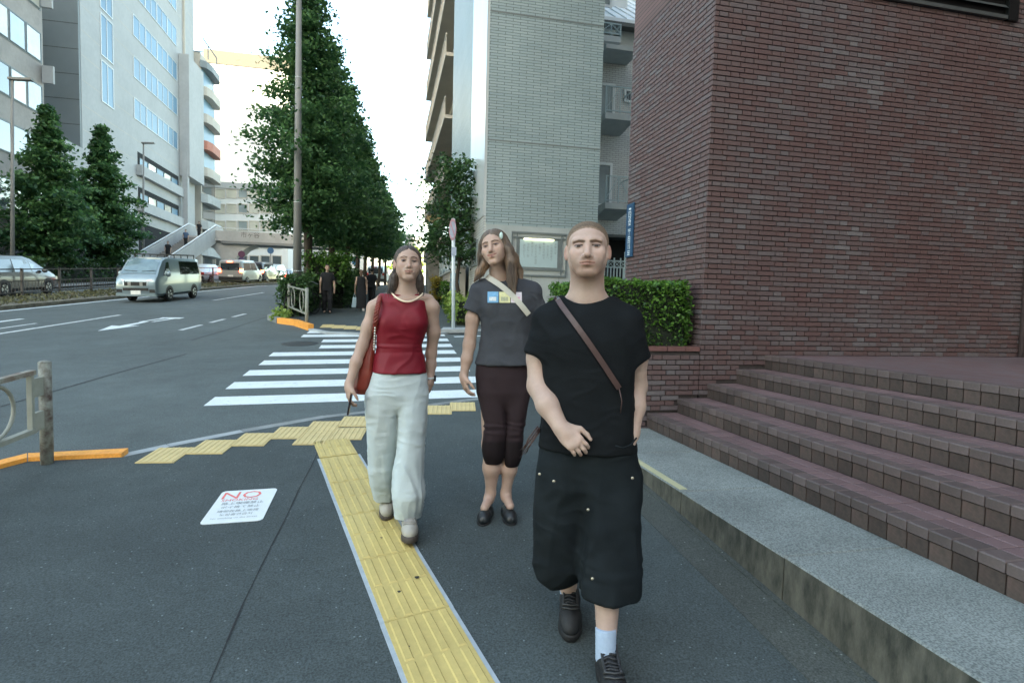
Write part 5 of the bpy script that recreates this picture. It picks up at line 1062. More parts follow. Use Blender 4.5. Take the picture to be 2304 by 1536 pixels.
# guard rails with a ring in each panel
M_rust = mat('rusty_rail', (0.115, 0.055, 0.035), 0.8, col2=(0.30, 0.32, 0.28), scale=7, bump=.5, bscale=60); M_railp = mat('rail_pale_paint', (0.19, 0.20, 0.17), 0.6, col2=(0.27, 0.28, 0.245), scale=6)
M_post = mat('post_chipped_paint', (0.055, 0.030, 0.022), 0.75, col2=(0.24, 0.26, 0.23), scale=16, bump=.6, bscale=50, detail=10)
def guard(name, label, pts, h, pm, rm, fm, gap=.16):
    r = empty(name, pts[0], label, 'guard rail')
    for p in pts: p = Vector(p); cyl(r, 'post', pm, p - Vector((0, 0, .1)), p + Vector((0, 0, h)), .043, .043, 16); mb = MB(); mb.ball(p + Vector((0, 0, h)), .044, .044, .02); mb.build('post_cap', pm, r, True)
    for a, b in zip(pts[:-1], pts[1:]):
        a, b = Vector(a), Vector(b); d = (b - a).normalized(); a2, b2 = a + d * gap, b - d * gap; L_ = (b2 - a2).length
        zt_, zb_ = h - .05, .30
        for z in (zt_, zb_): mb = MB(); mb.bar(a2 + Vector((0, 0, z)) - d * .03, b2 + Vector((0, 0, z)) + d * .03, .05, .035); mb.build('rail', rm if z == zt_ else fm, r)
        for q in (a2, b2): mb = MB(); mb.bar(q + Vector((0, 0, zb_ + .018)), q + Vector((0, 0, zt_ - .018)), .035); mb.build('upright', fm, r)
        for q, s in ((a, 1), (b, -1)):
            for z in (h - .17, .36): mb = MB(); mb.bar(q + d * s * .03 + Vector((0, 0, z)), q + d * s * (gap - .018) + Vector((0, 0, z)), .03, .14); mb.build('bracket', fm, r)
        c = (a2 + b2) / 2 + Vector((0, 0, (zt_ + zb_) / 2)); R0 = (zt_ - zb_) / 2 - .03
        k = 1 if L_ < 1.2 else 2
        for i in range(k):
            cc = c + d * ((i - (k - 1) / 2) * L_ / k); mb = MB(); mb.tube([cc + d * R0 * math.cos(t_) + Vector((0, 0, R0 * math.sin(t_))) for t_ in np.linspace(0, 2 * math.pi, 25)], .014, 8, False); mb.build('ring', fm, r, True)
    return r
GH = .79; p0 = G(106, 1042); d0 = Vector((-.105, -1.0, 0)).normalized()
pts = []
for k in range(3): q = p0 + d0 * 1.75 * k; pts.append((q.x, q.y, S(q.x, q.y)))
guard('guard_rail', 'rusty chipped guard rail post and panel at the left edge of the pavement', pts, GH, M_post, M_rust, M_railp)
pa, pb = G(690, 733), G(650, 712); pc = Vector((pb.x - .35, pb.y + 1.9, 0)); pc.z = S(pc.x, pc.y)
guard('guard_rail', 'pale guard rail panel with a ring in front of the lamp pole', [pa, pb, pc], .95, M_railp, M_railp, M_railp, .05)
# bicycle parked behind the far rail
bc = empty('bicycle', G(668, 712), 'dark bicycle parked behind the pale guard rail', 'bicycle'); c1 = G(655, 712); c2 = c1 + Vector((.55, .95, .07))
for c in (c1, c2):
    dd = (c2 - c1).normalized(); mb = MB(); mb.tube([c + Vector((0, 0, .33)) + dd * .31 * math.cos(t_) + Vector((0, 0, .31 * math.sin(t_))) for t_ in np.linspace(0, 2 * math.pi, 21)], .02, 6, False); mb.build('wheel', M_tyre, bc)
mb = MB(); h1, h2_ = c1 + Vector((0, 0, .33)), c2 + Vector((0, 0, .33)); s1, s2 = c1.lerp(c2, .3) + Vector((0, 0, .85)), c1.lerp(c2, .85) + Vector((0, 0, .95)); m0 = c1.lerp(c2, .45) + Vector((0, 0, .3))
for a, b in ((h1, m0), (m0, s1), (m0, s2), (h1, s1), (h2_, s2)): mb.tube([a, b], .018, 6)
mb.build('frame', M_blk, bc); mb = MB(); mb.obox(s1 + Vector((0, 0, .05)), dd * .12, dd.cross(Vector((0, 0, 1))) * .07, (0, 0, .03)); mb.build('saddle', M_blk, bc); mb = MB(); sd_ = dd.cross(Vector((0, 0, 1))); mb.tube([s2 - sd_ * .25, s2 + Vector((0, 0, .08)), s2 + sd_ * .25], .014, 6); mb.build('handlebar', M_rim, bc)
# railing along the median
M_mfence = mat('median_railing', (0.050, 0.044, 0.040), 0.6, 0.2, 4)
mf = empty('median_railing', (-14.2, 28, S(-14, 28)), 'dark metal railing along the median strip in front of the grey minivan', 'railing')
prev = None
for y in np.arange(9.0, 62, 2.1):
    x = np.interp(y, [m_[1] for m_ in med], [m_[0] for m_ in med]) - 3.15; p = Vector((x, y, S(x, y) + .05))
    mb = MB(); mb.box(p.x - .04, p.x + .04, p.y - .04, p.y + .04, p.z - .1, p.z + 1.12); mb.build('post', M_mfence, mf)
    if prev is not None:
        for z in (1.08, .62, .18): mb = MB(); mb.bar(prev + Vector((0, .042, z)), p + Vector((0, -.042, z)), .04, .045); mb.build('rail', M_mfence, mf)
        for k in range(1, 12): q = prev.lerp(p, k / 12); mb = MB(); mb.box(q.x - .008, q.x + .008, q.y - .008, q.y + .008, q.z + .205, q.z + .595); mb.build('bar', M_mfence, mf) if y < 40 else None
    prev = p
# small signs under the bridge
def rsign(px, pys, Y, lb, cols):
    b = atY(px, 630, Y); b.z = S(b.x, Y); r = empty('traffic_sign', b, lb, 'sign'); t = atY(px, pys[0] - 8, Y); cyl(r, 'pole', M_pole, b, t, .05)
    for py, c in zip(pys, cols): q = atY(px, py, Y); mb = MB(); mb.tube([q - Vector((0, .09, 0)), q - Vector((0, .06, 0))], .30, 18); mb.build('sign_disc', c, r)
rsign(544, (572, 586), 56, 'pole with two round purple-red signs under the footbridge', (mat('sign_purple', (0.10, 0.03, 0.07), .5), mat('sign_violet', (0.07, 0.05, 0.12), .5))); rsign(609, (564,), 58, 'pole with a round blue sign left of the lamp pole', (mat('sign_deep_blue', (0.03, 0.10, 0.20), .5),))
b = atY(503, 612, 58); b.z = S(b.x, 58); r = empty('yellow_sign', b, 'small yellow board at the foot of the footbridge pier', 'sign'); q = atY(503, 596, 58); mb = MB(); mb.box(q.x - .25, q.x + .25, 57.9, 57.97, q.z - .45, q.z + .35); mb.build('board', mat('sign_yellow', (0.55, 0.52, 0.14), 0.6), r); cyl(r, 'leg', M_pole, (q.x, 57.95, b.z), (q.x, 57.95, q.z - .45), .03)
rsign(801, (588,), 42, 'pole with a round blue sign among the tree trunks', (mat('sign_blue', (0.05, 0.20, 0.42), .5),))
# ================================================================ PEOPLE: bodies grown as one smooth surface from distance fields
def smin(a, b, k):
    if k <= 0: return np.minimum(a, b)
    h = np.maximum(k - np.abs(a - b), 0) / k; return np.minimum(a, b) - h * h * k * .25
class Vol:
    def __init__(s, lo, hi, h):
        s.h = h; s.lo = np.array(lo, float); n = np.ceil((np.array(hi) - s.lo) / h).astype(int) + 1; s.ax = [(s.lo[i] + h * np.arange(n[i])).astype(np.float32) for i in range(3)]; s.F = np.full(n, 1.0, np.float32)
    def sub(s, lo, hi):
        sl = []
        for i in range(3):
            a = int(max(0, math.floor((lo[i] - s.lo[i]) / s.h))); b = int(min(len(s.ax[i]), math.ceil((hi[i] - s.lo[i]) / s.h) + 1)); sl.append(slice(a, max(a, b)))
        return tuple(sl), [s.ax[0][sl[0]][:, None, None], s.ax[1][sl[1]][None, :, None], s.ax[2][sl[2]][None, None, :]]
    def put(s, fn, lo, hi, k=0.02, op='add'):
        m = max(k, .02) + .01; sl, g = s.sub([v - m for v in lo], [v + m for v in hi])
        if 0 in s.F[sl].shape: return
        d = fn(*g).astype(np.float32); f = s.F[sl]
        s.F[sl] = smin(f, d, k) if op == 'add' else -smin(-f, d, k) if op == 'cut' else -smin(-f, -d, k)
    def cone(s, a, b, ra, rb, k=.02, op='add', sq=(1, 1, 1)):
        a, b = np.array(a, float), np.array(b, float); R = max(ra, rb)
        s.put(f_cone(a, b, ra, rb), np.minimum(a, b) - R, np.maximum(a, b) + R, k, op)
    def chain(s, pts, rs, k=.02, op='add'):
        for p, q_, r0, r1 in zip(pts[:-1], pts[1:], rs[:-1], rs[1:]): s.cone(p, q_, r0, r1, k, op)
    def ell(s, c, r, k=.02, op='add', M=None):
        R = max(r); s.put(f_ell(c, r, M), [v - R for v in c], [v + R for v in c], k, op)
    def loft(s, sec, k=.02, op='add', n=2.3):
        lo = [min(q_[1] - q_[3] for q_ in sec), min(q_[2] - q_[4] for q_ in sec), min(q_[0] for q_ in sec)]; hi = [max(q_[1] + q_[3] for q_ in sec), max(q_[2] + q_[4] for q_ in sec), max(q_[0] for q_ in sec)]
        s.put(f_loft(sec, n), lo, hi, k, op)
    def mesh(s): return surface_nets(s.F, s.lo, s.h)
def f_cone(a, b, ra, rb):
    ab = b - a; L2 = float(ab @ ab) + 1e-12
    def fn(X, Y, Z):
        t = np.clip(((X - a[0]) * ab[0] + (Y - a[1]) * ab[1] + (Z - a[2]) * ab[2]) / L2, 0, 1)
        return np.sqrt((X - a[0] - t * ab[0]) ** 2 + (Y - a[1] - t * ab[1]) ** 2 + (Z - a[2] - t * ab[2]) ** 2) - (ra + (rb - ra) * t)
    return fn
def f_ell(c, r, M=None):
    def fn(X, Y, Z):
        x, y, z = X - c[0], Y - c[1], Z - c[2]
        if M is not None: x, y, z = [M[i][0] * x + M[i][1] * y + M[i][2] * z for i in range(3)]
        k0 = np.sqrt((x / r[0]) ** 2 + (y / r[1]) ** 2 + (z / r[2]) ** 2); k1 = np.sqrt((x / r[0] ** 2) ** 2 + (y / r[1] ** 2) ** 2 + (z / r[2] ** 2) ** 2) + 1e-6
        return k0 * (k0 - 1) / k1
    return fn
def f_loft(sec, n=2.3):
    sec = sorted(sec); z_ = np.array([q_[0] for q_ in sec])
    zz = np.linspace(z_[0], z_[-1], 80)
    def sm(col):
        v = np.interp(zz, z_, np.array([q_[col] for q_ in sec])); kz = np.ones(5) / 5; vp = np.pad(v, 2, mode='edge'); return np.convolve(vp, kz, 'valid')
    C1, C2, A, B = sm(1), sm(2), sm(3), sm(4)
    def fn(X, Y, Z):
        cx_, cy_, a, b = [np.interp(Z, zz, v) for v in (C1, C2, A, B)]
        q_ = ((np.abs(X - cx_) / a) ** n + (np.abs(Y - cy_) / b) ** n) ** (1 / n); d = (q_ - 1) * np.minimum(a, b)
        return np.maximum(d, np.maximum(z_[0] - Z, Z - z_[-1]))
    return fn
def surface_nets(F, lo, h):
    nx, ny, nz = F.shape; s = F < 0
    c = np.zeros((nx - 1, ny - 1, nz - 1), np.uint8)
    for i in (0, 1):
        for j in (0, 1):
            for k in (0, 1): c += s[i:nx - 1 + i, j:ny - 1 + j, k:nz - 1 + k]
    idx = np.argwhere((c > 0) & (c < 8)); n = len(idx)
    I, J_, K = idx.T; acc = np.zeros((n, 3)); cnt = np.zeros(n)
    cor = [(i, j, k) for i in (0, 1) for j in (0, 1) for k in (0, 1)]; val = {q_: F[I + q_[0], J_ + q_[1], K + q_[2]] for q_ in cor}
    for a in cor:
        for ax in range(3):
            if a[ax] == 0:
                b = tuple(v + (1 if t == ax else 0) for t, v in enumerate(a)); fa, fb = val[a], val[b]; m = (fa < 0) != (fb < 0)
                t = np.where(m, fa / np.where(m, fa - fb, 1), 0); p = np.array(a, float)[None] + 0 * acc; p[:, ax] += t; acc[m] += p[m]; cnt[m] += 1
    V = (idx + acc / np.maximum(cnt, 1)[:, None]) * h + lo
    ID = np.full((nx - 1, ny - 1, nz - 1), -1, np.int32); ID[I, J_, K] = np.arange(n); Q = []
    for ax in range(3):
        o = [(0, 1, 2), (1, 2, 0), (2, 0, 1)][ax]; u, w = o[1], o[2]
        A = [slice(None)] * 3; B = [slice(None)] * 3; A[ax] = slice(0, -1); B[ax] = slice(1, None); e = s[tuple(A)] != s[tuple(B)]; ins = s[tuple(A)]
        E = np.argwhere(e); E = E[(E[:, u] > 0) & (E[:, w] > 0) & (E[:, u] < F.shape[u] - 1) & (E[:, w] < F.shape[w] - 1)]
        if not len(E): continue
        du = np.zeros(3, int); du[u] = 1; dw = np.zeros(3, int); dw[w] = 1
        g = lambda D: ID[D[:, 0], D[:, 1], D[:, 2]]
        q_ = np.stack([g(E - du - dw), g(E - dw), g(E), g(E - du)], 1); fl = ins[E[:, 0], E[:, 1], E[:, 2]]; q_[~fl] = q_[~fl][:, ::-1]; Q.append(q_)
    return V, np.vstack(Q)
_lat = np.random.default_rng(5).random((48, 48, 48)).astype(np.float32)
def vnoise(P):
    P = np.asarray(P); i = np.floor(P).astype(int); f = P - i; f = f * f * (3 - 2 * f); r = 0
    for a in (0, 1):
        for b in (0, 1):
            for c in (0, 1):
                w = (f[:, 0] if a else 1 - f[:, 0]) * (f[:, 1] if b else 1 - f[:, 1]) * (f[:, 2] if c else 1 - f[:, 2]); r = r + w * _lat[(i[:, 0] + a) % 48, (i[:, 1] + b) % 48, (i[:, 2] + c) % 48]
    return r * 2 - 1
def vnormals(V, Q):
    n = np.cross(V[Q[:, 2]] - V[Q[:, 0]], V[Q[:, 3]] - V[Q[:, 1]]); N = np.zeros_like(V)
    for k in range(4): np.add.at(N, Q[:, k], n)
    return N / (np.linalg.norm(N, axis=1)[:, None] + 1e-9)
def relax(V, Q, it=2, w=.5):
    e = np.vstack([Q[:, [0, 1]], Q[:, [1, 2]], Q[:, [2, 3]], Q[:, [3, 0]]]); 
    for _ in range(it):
        S_ = np.zeros_like(V); c = np.zeros(len(V)); np.add.at(S_, e[:, 0], V[e[:, 1]]); np.add.at(c, e[:, 0], 1); np.add.at(S_, e[:, 1], V[e[:, 0]]); np.add.at(c, e[:, 1], 1); V = V * (1 - w) + w * S_ / np.maximum(c, 1)[:, None]
    return V
def to_mesh(name, V, Q, m, col=None):
    me = bpy.data.meshes.new(name); n = len(Q); me.vertices.add(len(V)); me.vertices.foreach_set('co', V.astype(np.float32).ravel()); me.loops.add(4 * n); me.loops.foreach_set('vertex_index', Q.astype(np.int32).ravel())
    me.polygons.add(n); me.polygons.foreach_set('loop_start', np.arange(0, 4 * n, 4, dtype=np.int32)); me.polygons.foreach_set('loop_total', np.full(n, 4, np.int32)); me.polygons.foreach_set('use_smooth', np.ones(n, bool)); me.update(); me.validate()
    if col is not None:
        a = me.color_attributes.new('tint', 'FLOAT_COLOR', 'POINT'); a.data.foreach_set('color', np.column_stack([col, np.ones(len(V))]).astype(np.float32).ravel())
    me.materials.append(m); return me
class Person:
    """local frame: x to the viewer's right, y away from the viewer, z up, origin on the ground"""
    def __init__(s, name, label, O, scale_h=None):
        s.O = Vector(O); c = Vector((-O[0], -O[1], 0)).normalized(); s.F = c; s.Rt = Vector((-c.y, c.x, 0)) if False else Vector((c.y * -1, c.x, 0)); 
        if s.Rt.dot(Vector((1, 0, 0))) < 0: s.Rt = -s.Rt
        s.root = empty(name, O, label, 'person'); s.root.matrix_basis = Matrix.Translation(O) @ Matrix((s.Rt, -c, Vector((0, 0, 1)))).transposed().to_4x4()
    def J(s, px, py, d=0.0):
        r = ray(px, py); o = Vector((0, 0, CAM_H)); t = (d - (o - s.O).dot(s.F)) / r.dot(s.F); p = o + r * t - s.O
        return np.array([p.dot(s.Rt), -p.dot(s.F), p.z])
    def sec(s, py, l, r, b, d=0.0):
        """section of a garment: left and right outline in the photograph, half depth b, offset d towards the viewer"""
        a, c = s.J(l, py, d), s.J(r, py, d); return ((a[2] + c[2]) / 2, (a[0] + c[0]) / 2, (a[1] + c[1]) / 2, abs(c[0] - a[0]) / 2, b)
    def part(s, name, V, Q, m, col=None, parent=None):
        o = bpy.data.objects.new(name, to_mesh(name, V, Q, m, col)); C.objects.link(o); o.parent = parent or s.root; return o
    def raw(s, name, mb, m, smooth=True, parent=None):
        me = mb.mesh(name); me.materials.append(m); o = bpy.data.objects.new(name, me); C.objects.link(o); o.parent = parent or s.root
        if smooth: me.polygons.foreach_set('use_smooth', [True] * len(me.polygons))
        return o
def folds(V, Q, amp, sc, stretch=(1, 1, 1), seed=0.0, mask=None, ridge=True):
    N = vnormals(V, Q); P = V * np.array(stretch) * sc + seed; w = vnoise(P * .6 + 7.3)[:, None] * 1.2; n = vnoise(P + w)
    if ridge: n = (1 - np.abs(n) * 2.2)
    n = n * .7 + .3 * vnoise(P * 2.3 + 3.1)
    if mask is not None: n = n * mask
    return V + N * (amp * n)[:, None]
def skin_mat(name, c, rough=0.5):
    m = mat(name, c, rough, 0.05, 14, attr='tint', sss=0.12, bump=0.12, bscale=260, spec=0.4); return m
def rotm(yaw, pitch, roll):
    return np.array((Matrix.Rotation(yaw, 3, 'Z') @ Matrix.Rotation(pitch, 3, 'X') @ Matrix.Rotation(roll, 3, 'Y')))
class Head:
    """head in its own frame: eyes at z=0, facing -y; placed with centre c, rotation R and size k"""
    def __init__(s, c, R, k, male, p): s.c = np.array(c); s.R = R; s.k = k; s.male = male; s.p = p
    def world(s, q_): return s.c + s.R @ (np.array(q_, float) * s.k)
    def local(s, V): return ((V - s.c) @ s.R) / s.k
    def field(s):
        p = s.p; E = lambda c, r, M=None: f_ell(c, r, M); Cn = lambda a, b, ra, rb: f_cone(np.array(a, float), np.array(b, float), ra, rb)
        jw = p.get('jaw', 0.0); wd = p.get('wide', 1.0)
        def fn(x, y, z):
            x = x / wd
            d = E((0, .020, .030), (.0755, .096, .076))(x, y, z)
            d = smin(d, E((0, -.030, -.020), (.0595, .060, .078))(x, y, z), .035)
            for sg in (1, -1):
                d = smin(d, Cn((sg * .049, .006, -.048), (sg * (.015 + jw), -.068, -.095), .017, .0155)(x, y, z), .030)
                d = smin(d, E((sg * .043, -.058, -.024), (.020, .018, .018))(x, y, z), .022)
                d = smin(d, E((sg * .031, -.057, -.046), (.022, .020, .026))(x, y, z), .030)
            d = smin(d, E((0, -.074, -.099), (.021 + jw, .016, .016))(x, y, z), .022)
            br = .0095 if s.male else .0065
            for sg in (1, -1): d = smin(d, Cn((sg * .012, -.081, .019), (sg * .046, -.066, .021), br, br * .8)(x, y, z), .016)
            for sg in (1, -1): d = -smin(-d, E((sg * .0315, -.101, .001), (.020, .024, .0150))(x, y, z), .018)
            for sg in (1, -1): d = smin(d, E((sg * .0315, -.0695, -.001), (.0135, .0135, .0125))(x, y, z), .004)
            for sg in (1, -1): d = smin(d, Cn((sg * .019, -.0790, .0065), (sg * .043, -.0725, .0055), .0032, .0028)(x, y, z), .004)
            nl = p.get('nose', 1.0)
            d = smin(d, Cn((0, -.080, .010), (0, -.080 - .024 * nl, -.034), .0085, .0105)(x, y, z), .012)
            d = smin(d, E((0, -.1015 - .004 * nl, -.0375), (.0105, .0095, .0085))(x, y, z), .008)
            for sg in (1, -1):
                d = smin(d, E((sg * .0125, -.0915, -.0405), (.0078, .0095, .0075))(x, y, z), .006)
                d = -smin(-d, E((sg * .0075, -.099, -.0480), (.0030, .0045, .0024))(x, y, z), .002)
            d = smin(d, E((0, -.080, -.066), (.030, .018, .020))(x, y, z), .02)
            sm_ = p.get('smile', 0.0); mw = p.get('mw', 1.0)
            for sg in (1, -1):
                d = smin(d, Cn((0, -.0955, -.0610), (sg * .023 * mw, -.0850 + .006 * (mw - 1) * 4, -.0645 + sm_), .0047, .0024)(x, y, z), .005)
                d = smin(d, Cn((0, -.0945, -.0725), (sg * .020 * mw, -.0850 + .006 * (mw - 1) * 4, -.0675 + sm_), .0060, .0026)(x, y, z), .006)
                d = -smin(-d, Cn((0, -.102, -.0664), (sg * .024 * mw, -.0905 + .006 * (mw - 1) * 4, -.0655 + sm_), .0016, .0012)(x, y, z), .004)
            d = -smin(-d, E((0, -.098, -.085), (.014, .008, .005))(x, y, z), .012)
            for sg in (1, -1):
                M = np.array(Matrix.Rotation(sg * .35, 3, 'Z') @ Matrix.Rotation(.2, 3, 'X'))
                e_ = E((sg * .0795, .018, -.008), (.0075, .019, .031), M)(x, y, z); e_ = -smin(-e_, E((sg * .0865, .010, -.006), (.006, .010, .018), M)(x, y, z), .006); d = smin(d, e_, .008)
            return d * min(1.0, wd)
        return fn
    def add(s, vol, k=.03):
        f = s.field(); Rt = s.R.T; c = s.c; kk = s.k
        def fn(X, Y, Z):
            x, y, z = (X - c[0]) / kk, (Y - c[1]) / kk, (Z - c[2]) / kk
            return f(*[Rt[i][0] * x + Rt[i][1] * y + Rt[i][2] * z for i in range(3)]) * kk
        r = .17 * kk; vol.put(fn, c - r, c + r, k)
    def tint(s, V, brow, lip, shade=(1, 1, 1), eye=(.10, .08, .05), stub=0.0, hair=None, hairline=None):
        L_ = s.local(V); x, y, z = L_.T; x = x / s.p.get('wide', 1.0); T = np.ones((len(V), 3)); near = (np.abs(x) < .11) & (np.abs(z) < .16) & (np.abs(y) < .16); fr = near & (y < -.03)
        def blend(mask, c): T[:] = T * (1 - mask[:, None]) + np.array(c)[None] * mask[:, None]
        def dseg(a, b):
            a, b = np.array(a), np.array(b); ab = b - a; t = np.clip(((np.column_stack([x, z]) - a) @ ab) / (ab @ ab), 0, 1); return np.hypot(x - a[0] - t * ab[0], z - a[1] - t * ab[1])
        ss = lambda d, r0, r1: np.clip((r1 - d) / (r1 - r0), 0, 1)
        # cheeks, nose and ears a little redder
        for sg in (1, -1): blend(.30 * ss(np.hypot((x - sg * .042) / 1.3, z + .032), 0, .022) * fr, (1.08, .80, .78)); 
        blend(.35 * ss(np.hypot(x, z + .037), 0, .016) * fr, (1.06, .78, .75)); blend(.45 * ((np.abs(x) > .078) & near & (np.abs(z) < .05)), (1.08, .70, .66))
        if stub: blend(stub * ss(np.hypot(x * .8, z + .095), .03, .065) * (near & (y < .02) & (z < -.045)), (.52, .43, .37)); blend(stub * .8 * ss(dseg((-.02, -.054), (.02, -.054)), .003, .009) * fr, (.58, .47, .41))
        sm_ = s.p.get('smile', 0.0); mw = s.p.get('mw', 1.0)
        for sg in (1, -1):
            blend(.8 * ss(np.minimum(dseg((0, -.0615), (sg * .022 * mw, -.0650 + sm_)), dseg((0, -.0715), (sg * .019 * mw, -.0675 + sm_))), .0024, .0056) * (fr & (y < -.07)), lip)
            blend(.85 * ss(dseg((0, -.0664), (sg * .023 * mw, -.0655 + sm_)), .0008, .0026) * fr, (.24, .12, .10))
            if sm_: blend(.35 * ss(dseg((0, -.0668), (sg * .014, -.0660 + sm_ * .5)), .0010, .0022) * fr, (1.3, 1.7, 1.9))
            # eye: socket shade painted into the skin tint, lashes, white, iris
            ex = sg * .0315; rr = np.hypot((x - ex) / 1.0, z + .001)
            blend(.50 * ss(np.hypot((x - ex) / 1.5, z - .003), .005, .016) * fr, (.62, .48, .46))
            op = s.p.get('open', .0055); lid = np.maximum(np.abs(z + .0015) / op, np.abs(x - ex) / .0135)
            w = ss((np.abs(x - ex) / .0135) ** 2 + (np.abs(z + .0015) / op) ** 2, .6, 1.25) * fr
            blend(w, (.50, .62, .74)); blend(w * ss(rr, .0060, .0082), eye); blend(.9 * ss(np.abs(z - (.0044 - 12 * (x - ex) ** 2)), .0012, .0030) * (np.abs(x - ex) < .0155) * fr, (.10, .07, .06))
            b0, b1, b2 = s.p.get('brow', ((.012, .0185), (.030, .0245), (.047, .0190)))
            bw_ = s.p.get('browt', .0030); db = np.minimum(dseg((sg * b0[0], b0[1]), (sg * b1[0], b1[1])), dseg((sg * b1[0], b1[1]), (sg * b2[0], b2[1]))); blend(.88 * ss(db, bw_ * .6, bw_ * 1.7) * fr, brow)
        for sg in (1, -1): blend(.55 * ss(np.hypot(x - sg * .0075, z + .0465), .0018, .0036) * fr, (.30, .17, .15))
        if hair is not None: blend(hairline(x, y, z) * near, hair)
        return T
def hand(vol, w, d, n, t, size=1.0, curl=(.35, .5, .55), spread=.10, thumb=(.35, .45), k=.006):
    """wrist w, finger direction d, palm normal n (towards the palm side), thumb side t"""
    w, d, n, t = [np.array(v, float) for v in (w, d, n, t)]; d /= np.linalg.norm(d); n = n - d * (n @ d); n /= np.linalg.norm(n); t = t - d * (t @ d) - n * (t @ n); t /= np.linalg.norm(t); S_ = size
    M = np.array([t, d, n])
    vol.ell(w + d * .048 * S_, (.040 * S_, .054 * S_, .0165 * S_), .015, 'add', M); vol.cone(w, w + d * .03 * S_, .026 * S_, .028 * S_, .02)
    tips = []
    for i, (off, L_, r) in enumerate(((.029, .070, .0085), (.010, .079, .0088), (-.010, .073, .0084), (-.028, .057, .0075))):
        base = w + d * (.088 - .004 * abs(i - 1.3)) * S_ + t * off * S_; dirv = d + t * spread * (1.2 - i) * .5; dirv /= np.linalg.norm(dirv); a = curl[0] * (1 + .12 * i); p = base; q0 = w + d * .05 * S_ + t * off * .8 * S_
        vol.cone(q0, base, .0105 * S_, .0098 * S_, .010)
        for j, f in enumerate((.45, .30, .25)):
            dd = dirv * math.cos(a) + n * math.sin(a); q_ = p + dd * L_ * f * S_; vol.cone(p, q_, r * (1 - .08 * j) * S_, r * (.93 - .08 * j) * S_, k * .5); p = q_; a += curl[min(2, j + 1)]
        tips.append(p)
    p0 = w + d * .020 * S_ + t * .024 * S_; d1 = d * .72 + t * .62 + n * thumb[0]; d1 /= np.linalg.norm(d1); p1 = p0 + d1 * .045 * S_; d2 = d * .9 + t * .15 + n * thumb[1]; d2 /= np.linalg.norm(d2); p2 = p1 + d2 * .033 * S_; d3 = d * .95 - t * .1 + n * thumb[1]; d3 /= np.linalg.norm(d3)
    vol.cone(p0, p1, .016 * S_, .0115 * S_, .012); vol.cone(p1, p2, .0112 * S_, .0100 * S_, .005); vol.cone(p2, p2 + d3 * .024 * S_, .0098 * S_, .0075 * S_, .004)
    return tips
def part_refined(ps, name, V, Q, m, hd, tintf, cuts=2):
    """body mesh with the face split finer and pulled onto the true surface, so that lids, nose and lips stay crisp"""
    L_ = hd.local(V); sel = (L_[:, 1] < -.02) & (np.abs(L_[:, 0]) < .078) & (L_[:, 2] > -.112) & (L_[:, 2] < .075)
    me = to_mesh(name, V, Q, m); bm = bmesh.new(); bm.from_mesh(me); bm.verts.ensure_lookup_table()
    ed_ = [e for e in bm.edges if sel[e.verts[0].index] and sel[e.verts[1].index]]
    bmesh.ops.subdivide_edges(bm, edges=ed_, cuts=cuts, use_grid_fill=True); bm.to_mesh(me); bm.free()
    n = len(me.vertices); co = np.empty(3 * n, np.float32); me.vertices.foreach_get('co', co); P = co.reshape(-1, 3).astype(float)
    L_ = hd.local(P); k = (L_[:, 1] < -.022) & (np.abs(L_[:, 0]) < .076) & (L_[:, 2] > -.108) & (L_[:, 2] < .073); f = hd.field()
    for _ in range(3):
        q_ = L_[k]; e = .0008; v0 = f(q_[:, 0], q_[:, 1], q_[:, 2]); g = np.stack([(f(q_[:, 0] + (e if i == 0 else 0), q_[:, 1] + (e if i == 1 else 0), q_[:, 2] + (e if i == 2 else 0)) - v0) / e for i in range(3)], 1)
        g2 = (g * g).sum(1)[:, None] + 1e-6; st = -v0[:, None] * g / np.maximum(g2, .25); st *= np.minimum(1, .0015 / (np.linalg.norm(st, axis=1)[:, None] + 1e-9)); L_[k] = q_ + st
    P[k] = hd.c + (L_[k] * hd.k) @ hd.R.T
    me.vertices.foreach_set('co', P.astype(np.float32).ravel()); T = tintf(P); a = me.color_attributes.new('tint', 'FLOAT_COLOR', 'POINT'); a.data.foreach_set('color', np.column_stack([T, np.ones(n)]).astype(np.float32).ravel())
    me.polygons.foreach_set('use_smooth', [True] * len(me.polygons)); me.update()
    o = bpy.data.objects.new(name, me); C.objects.link(o); o.parent = ps.root; return o
SHOE = {}
def lacing(ps, sh, m, n=5, u0=.33, u1=.64, w=.024, r=.0036, tongue=None, toe=None):
    V, heel, d, L_, sd = SHOE[sh.name]
    def top(u, s_):
        p = heel + d * L_ * u + sd * s_; q_ = (V[:, 0] - p[0]) ** 2 + (V[:, 1] - p[1]) ** 2; k = q_ < .010 ** 2; return np.array([p[0], p[1], (V[k, 2].max() if k.any() else p[2] + .05) + .002])
    for k in range(n):
        u = u0 + (u1 - u0) * k / (n - 1); mb = MB(); mb.tube([top(u, -w), top(u + .012, -w * .4), top(u - .012, w * .4), top(u, w)], r, 6); ps.raw('lace', mb, m, True, sh)
    for s_ in (-1, 1):
        mb = MB(); mb.tube([top(u, s_ * (w + .004)) for u in np.linspace(u0 - .06, u1 + .04, 7)], r * 1.5, 6); ps.raw('eyestay', mb, tongue or m, True, sh)
    if toe is not None:
        for u in (.74, .82): mb = MB(); mb.tube([top(u + .05 * abs(t) / .04 * -1, t) for t in np.linspace(-.038, .038, 9)], r * 1.1, 6); ps.raw('overlay', mb, toe, True, sh)
